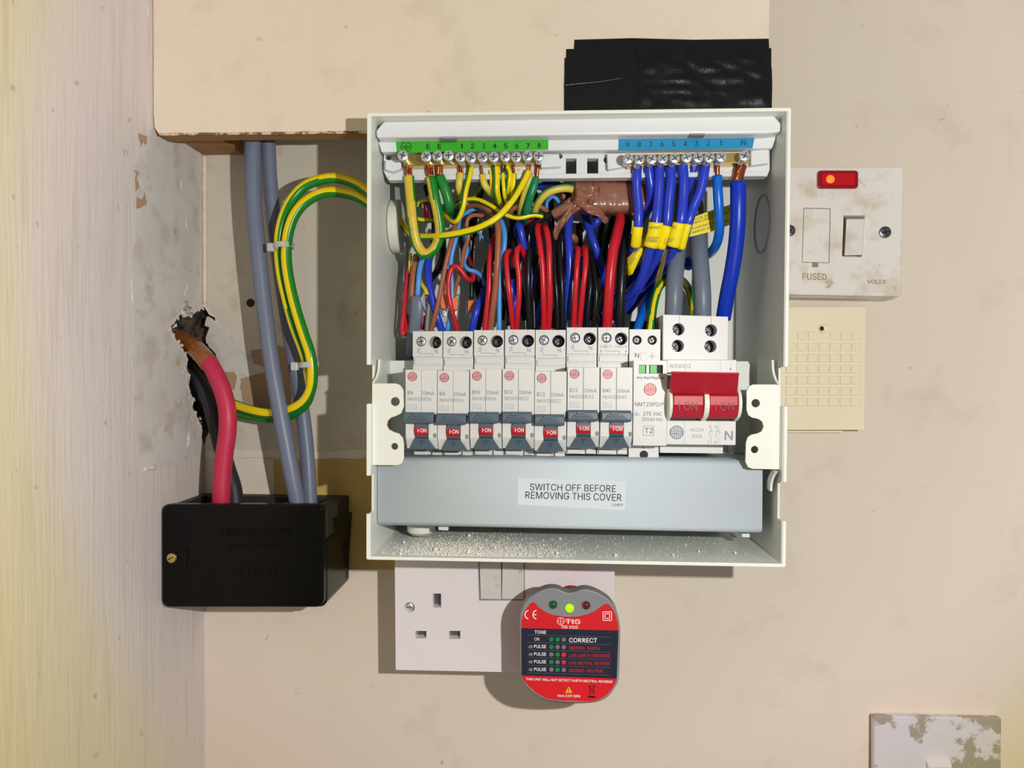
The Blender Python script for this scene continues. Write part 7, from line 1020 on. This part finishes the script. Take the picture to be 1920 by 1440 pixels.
mb = MB(); mb.pp(csm(tout(-.01, False, 4)), 60, 69); mb.pp([(985 + (x - 975) * .88, 1128 + (y - 1097) * .82) for x, y in csm(tout(0, False))], 42, 60); mb.build('rear_shell', TPINK, te, bevel=2, seg=3)
mb = MB(); mb.pp([(1040, 1150), (1095, 1150), (1095, 1260), (1040, 1260)], 41.2, 42); mb.build('plug_pins', BRASSY, te)
SC = 6.0
def T(x, y): return (960 + x / SC, 1085 + y / SC)
redt = [T(*p) for p in [(104, 555), (108, 470), (130, 390), (165, 330), (205, 280), (240, 262), (262, 275), (300, 320), (370, 370), (450, 405), (560, 425), (650, 430), (750, 424), (850, 400), (930, 365), (1000, 315), (1040, 287), (1070, 284), (1100, 300), (1150, 370), (1180, 450), (1196, 540), (1198, 585)]]
mb = MB(); mb.pp(redt, 78.0, 78.12); mb.build('red_label', TRED, te)
mb = MB(); mb.pp([T(104, 555), T(1198, 584), T(1178, 1125), T(108, 1088)], 78.0, 78.12); mb.build('navy_label', TNAVY, te)
mb = MB(); mb.pp([T(*p) for p in [(108, 1088), (1178, 1125), (1160, 1180), (1120, 1250), (1050, 1320), (960, 1365), (880, 1380), (640, 1372), (480, 1365), (380, 1345), (280, 1290), (190, 1210), (130, 1140)]], 78.0, 78.12); mb.build('red_label', TRED, te)
wh = MB(); gy_ = MB(); rdm = MB(); dD = 78.3
def tt(mb, s, x0, y0, x1, y1, h, bold=False, d=dD): a, b = T(x0, y0), T(x1, y1); mb.text(s, a[0], a[1], b[0], b[1], h / SC, d, 0, bold)
for k in range(2):   # CE mark as arcs
    cx = 192 if k == 0 else 282
    pts = [T(cx + 46 * math.cos(math.radians(a)), 405 + 48 * math.sin(math.radians(a))) for a in range(100, 261, 16)]; wh.stroke(pts, 2.0, dD)
wh.stroke([T(240, 405), T(275, 405)], 1.8, dD)
tt(wh, 'TIS', 600, 506, 765, 510, 50, True); tt(wh, 'TIS 1000', 550, 558, 743, 564, 32, True)
wh.stroke([T(548 + 38 * math.cos(a), 478 + 38 * math.sin(a)) for a in [2 * math.pi * k / 24 for k in range(25)]], 1.1, dD); wh.stroke([T(548, 440), T(548, 516)], .8, dD); wh.stroke([T(512, 478), T(775, 484)], .6, dD)
for r in (48, 27):
    wh.stroke([T(1072 + a * r, 421 + b * r) for a, b in ((-1, -1), (1, -1), (1, 1), (-1, 1), (-1, -1))], 1.3, dD)
tt(wh, 'TONE', 252, 618, 384, 621, 36, True); tt(wh, 'ON', 252, 696, 306, 697, 34, False); tt(wh, 'CORRECT', 642, 715, 958, 719, 48, True)
for y in (780, 865, 951, 1037): tt(wh, 'PULSE', 248, y, 384, y + 2, 36, True); tt(wh, ')))', 196, y - 2, 228, y - 2, 28); tt(wh, 'o', 180, y - 8, 190, y - 8, 12)
tt(wh, 'THIS UNIT WILL NOT DETECT EARTH NEUTRAL REVERSE', 155, 1142, 1130, 1174, 26, True); tt(wh, '11mA 230V 50Hz', 512, 1330, 768, 1336, 28, True)
wh.build('white_lettering', WHI, te)
for s, x1, y in (('MISSING  EARTH', 985, 797), ('LIVE EARTH REVERSE', 1102, 880), ('LIVE NEUTRAL REVERSE', 1102, 966), ('MISSING  NEUTRAL', 1035, 1050)): tt(rdm, s, 642, y, x1, y + 7, 36)
rdm.build('red_lettering', DOTR, te)
ln = MB()
for k, y in enumerate((632, 715, 800, 885, 972, 1058)): ln.stroke([T(170, y), T(1115, y + 28)], .45, 78.2)
ln.build('table_line', DOTK, te)
rows_ = ['GGK', 'GKK', 'KGR', 'GKR', 'KGK']
for r, s in enumerate(rows_):
    for c, ch in enumerate(s):
        x, y = T(443 + c * 70, 683 + r * 85 + c * 1.5); mb = MB(); mb.pp(circ(x, y, 4.2, 16), 78.1, 78.25); mb.build('indicator_dot', {'G': DOTG, 'K': DOTK, 'R': DOTR}[ch], te)
mb = MB(); mb.pp([T(638, 1213), T(680, 1284), T(598, 1284)], 78.1, 78.25); mb.build('warning_triangle', WARN, te)
kk = MB(); tt(kk, '!', 632, 1275, 642, 1275, 42, True, 78.35)
kk.stroke([T(862, 1210), T(932, 1208)], 1.2, dD); kk.stroke([T(870, 1215), T(880, 1285), T(918, 1285), T(928, 1215)], 1, dD); kk.stroke([T(862, 1300), T(935, 1205)], .8, dD); kk.stroke([T(865, 1205), T(938, 1300)], .8, dD); kk.stroke([T(856, 1326), T(935, 1332)], 3.6, dD)
kk.build('dark_symbols', INKK, te)
for x, y, m_, nm, rr in ((463, 291, LEDG, 'unlit green light', 8), (648, 330, LEDL, 'lit green light', 8), (834, 298, LEDR, 'unlit red light', 8)):
    cx, cy = T(x, y); mb = MB(); mb.lathe(at(cx, cy, 78), (0, -1, 0), [(2.4, 0), (2.35, .6), (2.0, 1.4), (1.2, 1.95), (.4, 2.15)], 24); o = mb.build('indicator_light', m_, te, smooth=2); o['label'] = nm
    mb = MB(); mb.lathe(at(cx, cy, 78), (0, -1, 0), [(3.1, 0), (3.0, .25), (2.5, .25), (2.45, .05)], 24); mb.build('light_bezel', TGREY, te, smooth=True)

# ================================================================== FUSED SPUR
fs_ = empty('fused_spur_unit', at(1575, 568, 10), 'grubby white fused switch plate with glowing red neon, right of the fuse box', 'fused switch')
mb = MB(); mb.pp([(1446, 313), (1695, 313), (1690, 556), (1446, 552)], 20, 28, 0, [[(1583, 405), (1622, 405), (1617, 481), (1580, 480)]]); mb.build('face_plate', FUSEP, fs_, bevel=.9, seg=3)
mb = MB(); mb.pp([(1448, 315), (1690, 315), (1684, 560), (1448, 556)], 1, 19.5); mb.build('back_box', FUSEP, fs_, bevel=1)
mb = MB(); mb.pp(rrect(1534, 319, 1610, 353, 6, 4), 28, 30.5); mb.build('neon_lens', NEON, fs_, bevel=.8, seg=3)
mb = MB(); mb.pp(rrect(1541, 325, 1603, 347, 5, 4), 30.5, 30.9); mb.build('neon_inner', NEONR, fs_)
mb = MB(); mb.lathe(at(1557, 336, 30.9), (0, -1, 0), [(2.6, 0), (2.0, .4), (.8, .6)], 16); mb.build('neon_glow', NEONL, fs_, smooth=2)
mb = MB(); mb.pp([(1508, 391), (1556, 392), (1554, 492), (1505, 491)], 28, 28.9); mb.build('fuse_carrier', FUSEP, fs_, bevel=.25)
mb = MB(); mb.pp([(1506.5, 389.5), (1557.5, 390.5), (1555.5, 493.5), (1503.5, 492.5)], 28, 28.15); mb.pp([(1580, 404), (1623, 404), (1621, 407), (1582, 407)], 28, 28.2); mb.build('carrier_gap', SEAM, fs_)
mb = MB(); mb.pp([(1523, 492), (1534, 492), (1534, 501), (1523, 501)], 28, 28.3); mb.build('release_notch', mat('grime_notch', (150, 130, 100), .7), fs_)
mb = MB(); mb.add([at(1588, 411, 33), at(1621, 411, 31), at(1616, 478, 28.5), at(1584, 479, 29.5), at(1584, 408, 22), at(1621, 408, 22), at(1616, 480, 22), at(1581, 480, 22)], [(0, 1, 2, 3), (4, 7, 6, 5), (0, 4, 5, 1), (1, 5, 6, 2), (2, 6, 7, 3), (3, 7, 4, 0)]); mb.build('rocker_switch', FUSEP, fs_, bevel=.3)
for x, y in ((1660.5, 435), (1481, 432)):
    mb = MB(); screwhead(mb, at(x, y, 29.2), (0, -1, 0), 3.6); mb.build('screw', [DSTEEL, HOLE], fs_, smooth=True)
gm = mat('grimy_emboss', (176, 150, 112), .5)
mb = MB(); mb.text('FUSED', 1505, 524, 1550, 525, 12, 28.35, th=.3, bold=True); mb.text('VOLEX', 1626, 532, 1662, 532, 7.5, 28.3, th=.25, bold=True); mb.build('embossed_lettering', gm, fs_)
# ================================================================== CREAM GRID PLATE
cp = empty('ventilated_cover_plate', at(1545, 807, 5), 'cream square patterned cover plate under the fused switch, right of the fuse box', 'cover plate')
mb = MB(); mb.pp([(1462, 577), (1623, 576), (1620, 806), (1460, 806)], 4, 14, 0, [circ(1543, 616, 6)]); mb.build('plate', CREAM, cp)
mb = MB(); mb.pp([(1475, 760), (1580, 760), (1580, 811), (1475, 811)], 1, 4); mb.build('base', CREAM, cp)
mb = MB(); mb.lathe(at(1543, 616, 14), (0, -1, 0), [(3.2, 0), (3.2, 1.2), (2.7, 1.5), (2.1, 1.2)], 20); mb.build('screw_collar', CREAM, cp, smooth=True)
mb = MB(); screwhead(mb, at(1541, 616, 15.6), (0, -1, 0), 1.5, slot='-', h=.5); mb.build('screw', [HOLE, HOLE], cp)
sq = None
for r in range(7):
    for c in range(7):
        if r == 0 and c in (3,): continue
        if r == 0 and c == 0: continue
        x = 1474 + c * 20.4 - r * .3; y = 621.5 + r * 20.7; p = at(x + 9, y + 8.2, 14)
        if sq is None:
            m_ = MB(); hw, hh = .0030, .0027; m_.prism([Vector((-hw, -.0009, -hh)), Vector((hw, -.0009, -hh)), Vector((hw, -.0009, hh)), Vector((-hw, -.0009, hh))], (0, .0009, 0)); sq = m_.build('raised_square', CREAM, None, origin=(0, 0, 0)); sq.parent = cp; o = sq
            bv = sq.modifiers.new('b', 'BEVEL'); bv.width = .0003
        else: o = sq.copy(); scn.collection.objects.link(o)
        o.location = p - cp.location
# ================================================================== LIGHT SWITCH
ls_ = empty('light_switch', at(1757, 1440, 4), 'worn white light switch at the lower right corner of the photo', 'light switch')
mb = MB(); mb.pp([(1640, 1343), (1878, 1347), (1876, 1590), (1638, 1588)], 6.5, 11); mb.build('face_plate', SWPL, ls_, bevel=.8, seg=3)
mb = MB(); mb.pp([(1640, 1344), (1876, 1348), (1874, 1588), (1640, 1586)], .5, 6.3); mb.build('back_box', FUSEP, ls_)
mb = MB(); mb.add([at(1736, 1424, 11), at(1781, 1424, 11), at(1785, 1436, 17), at(1741, 1436, 17), at(1738, 1500, 11), at(1782, 1500, 11)], [(0, 1, 2, 3), (3, 2, 5, 4), (0, 3, 4), (1, 5, 2)]); mb.build('rocker', SOCK, ls_, bevel=.3)
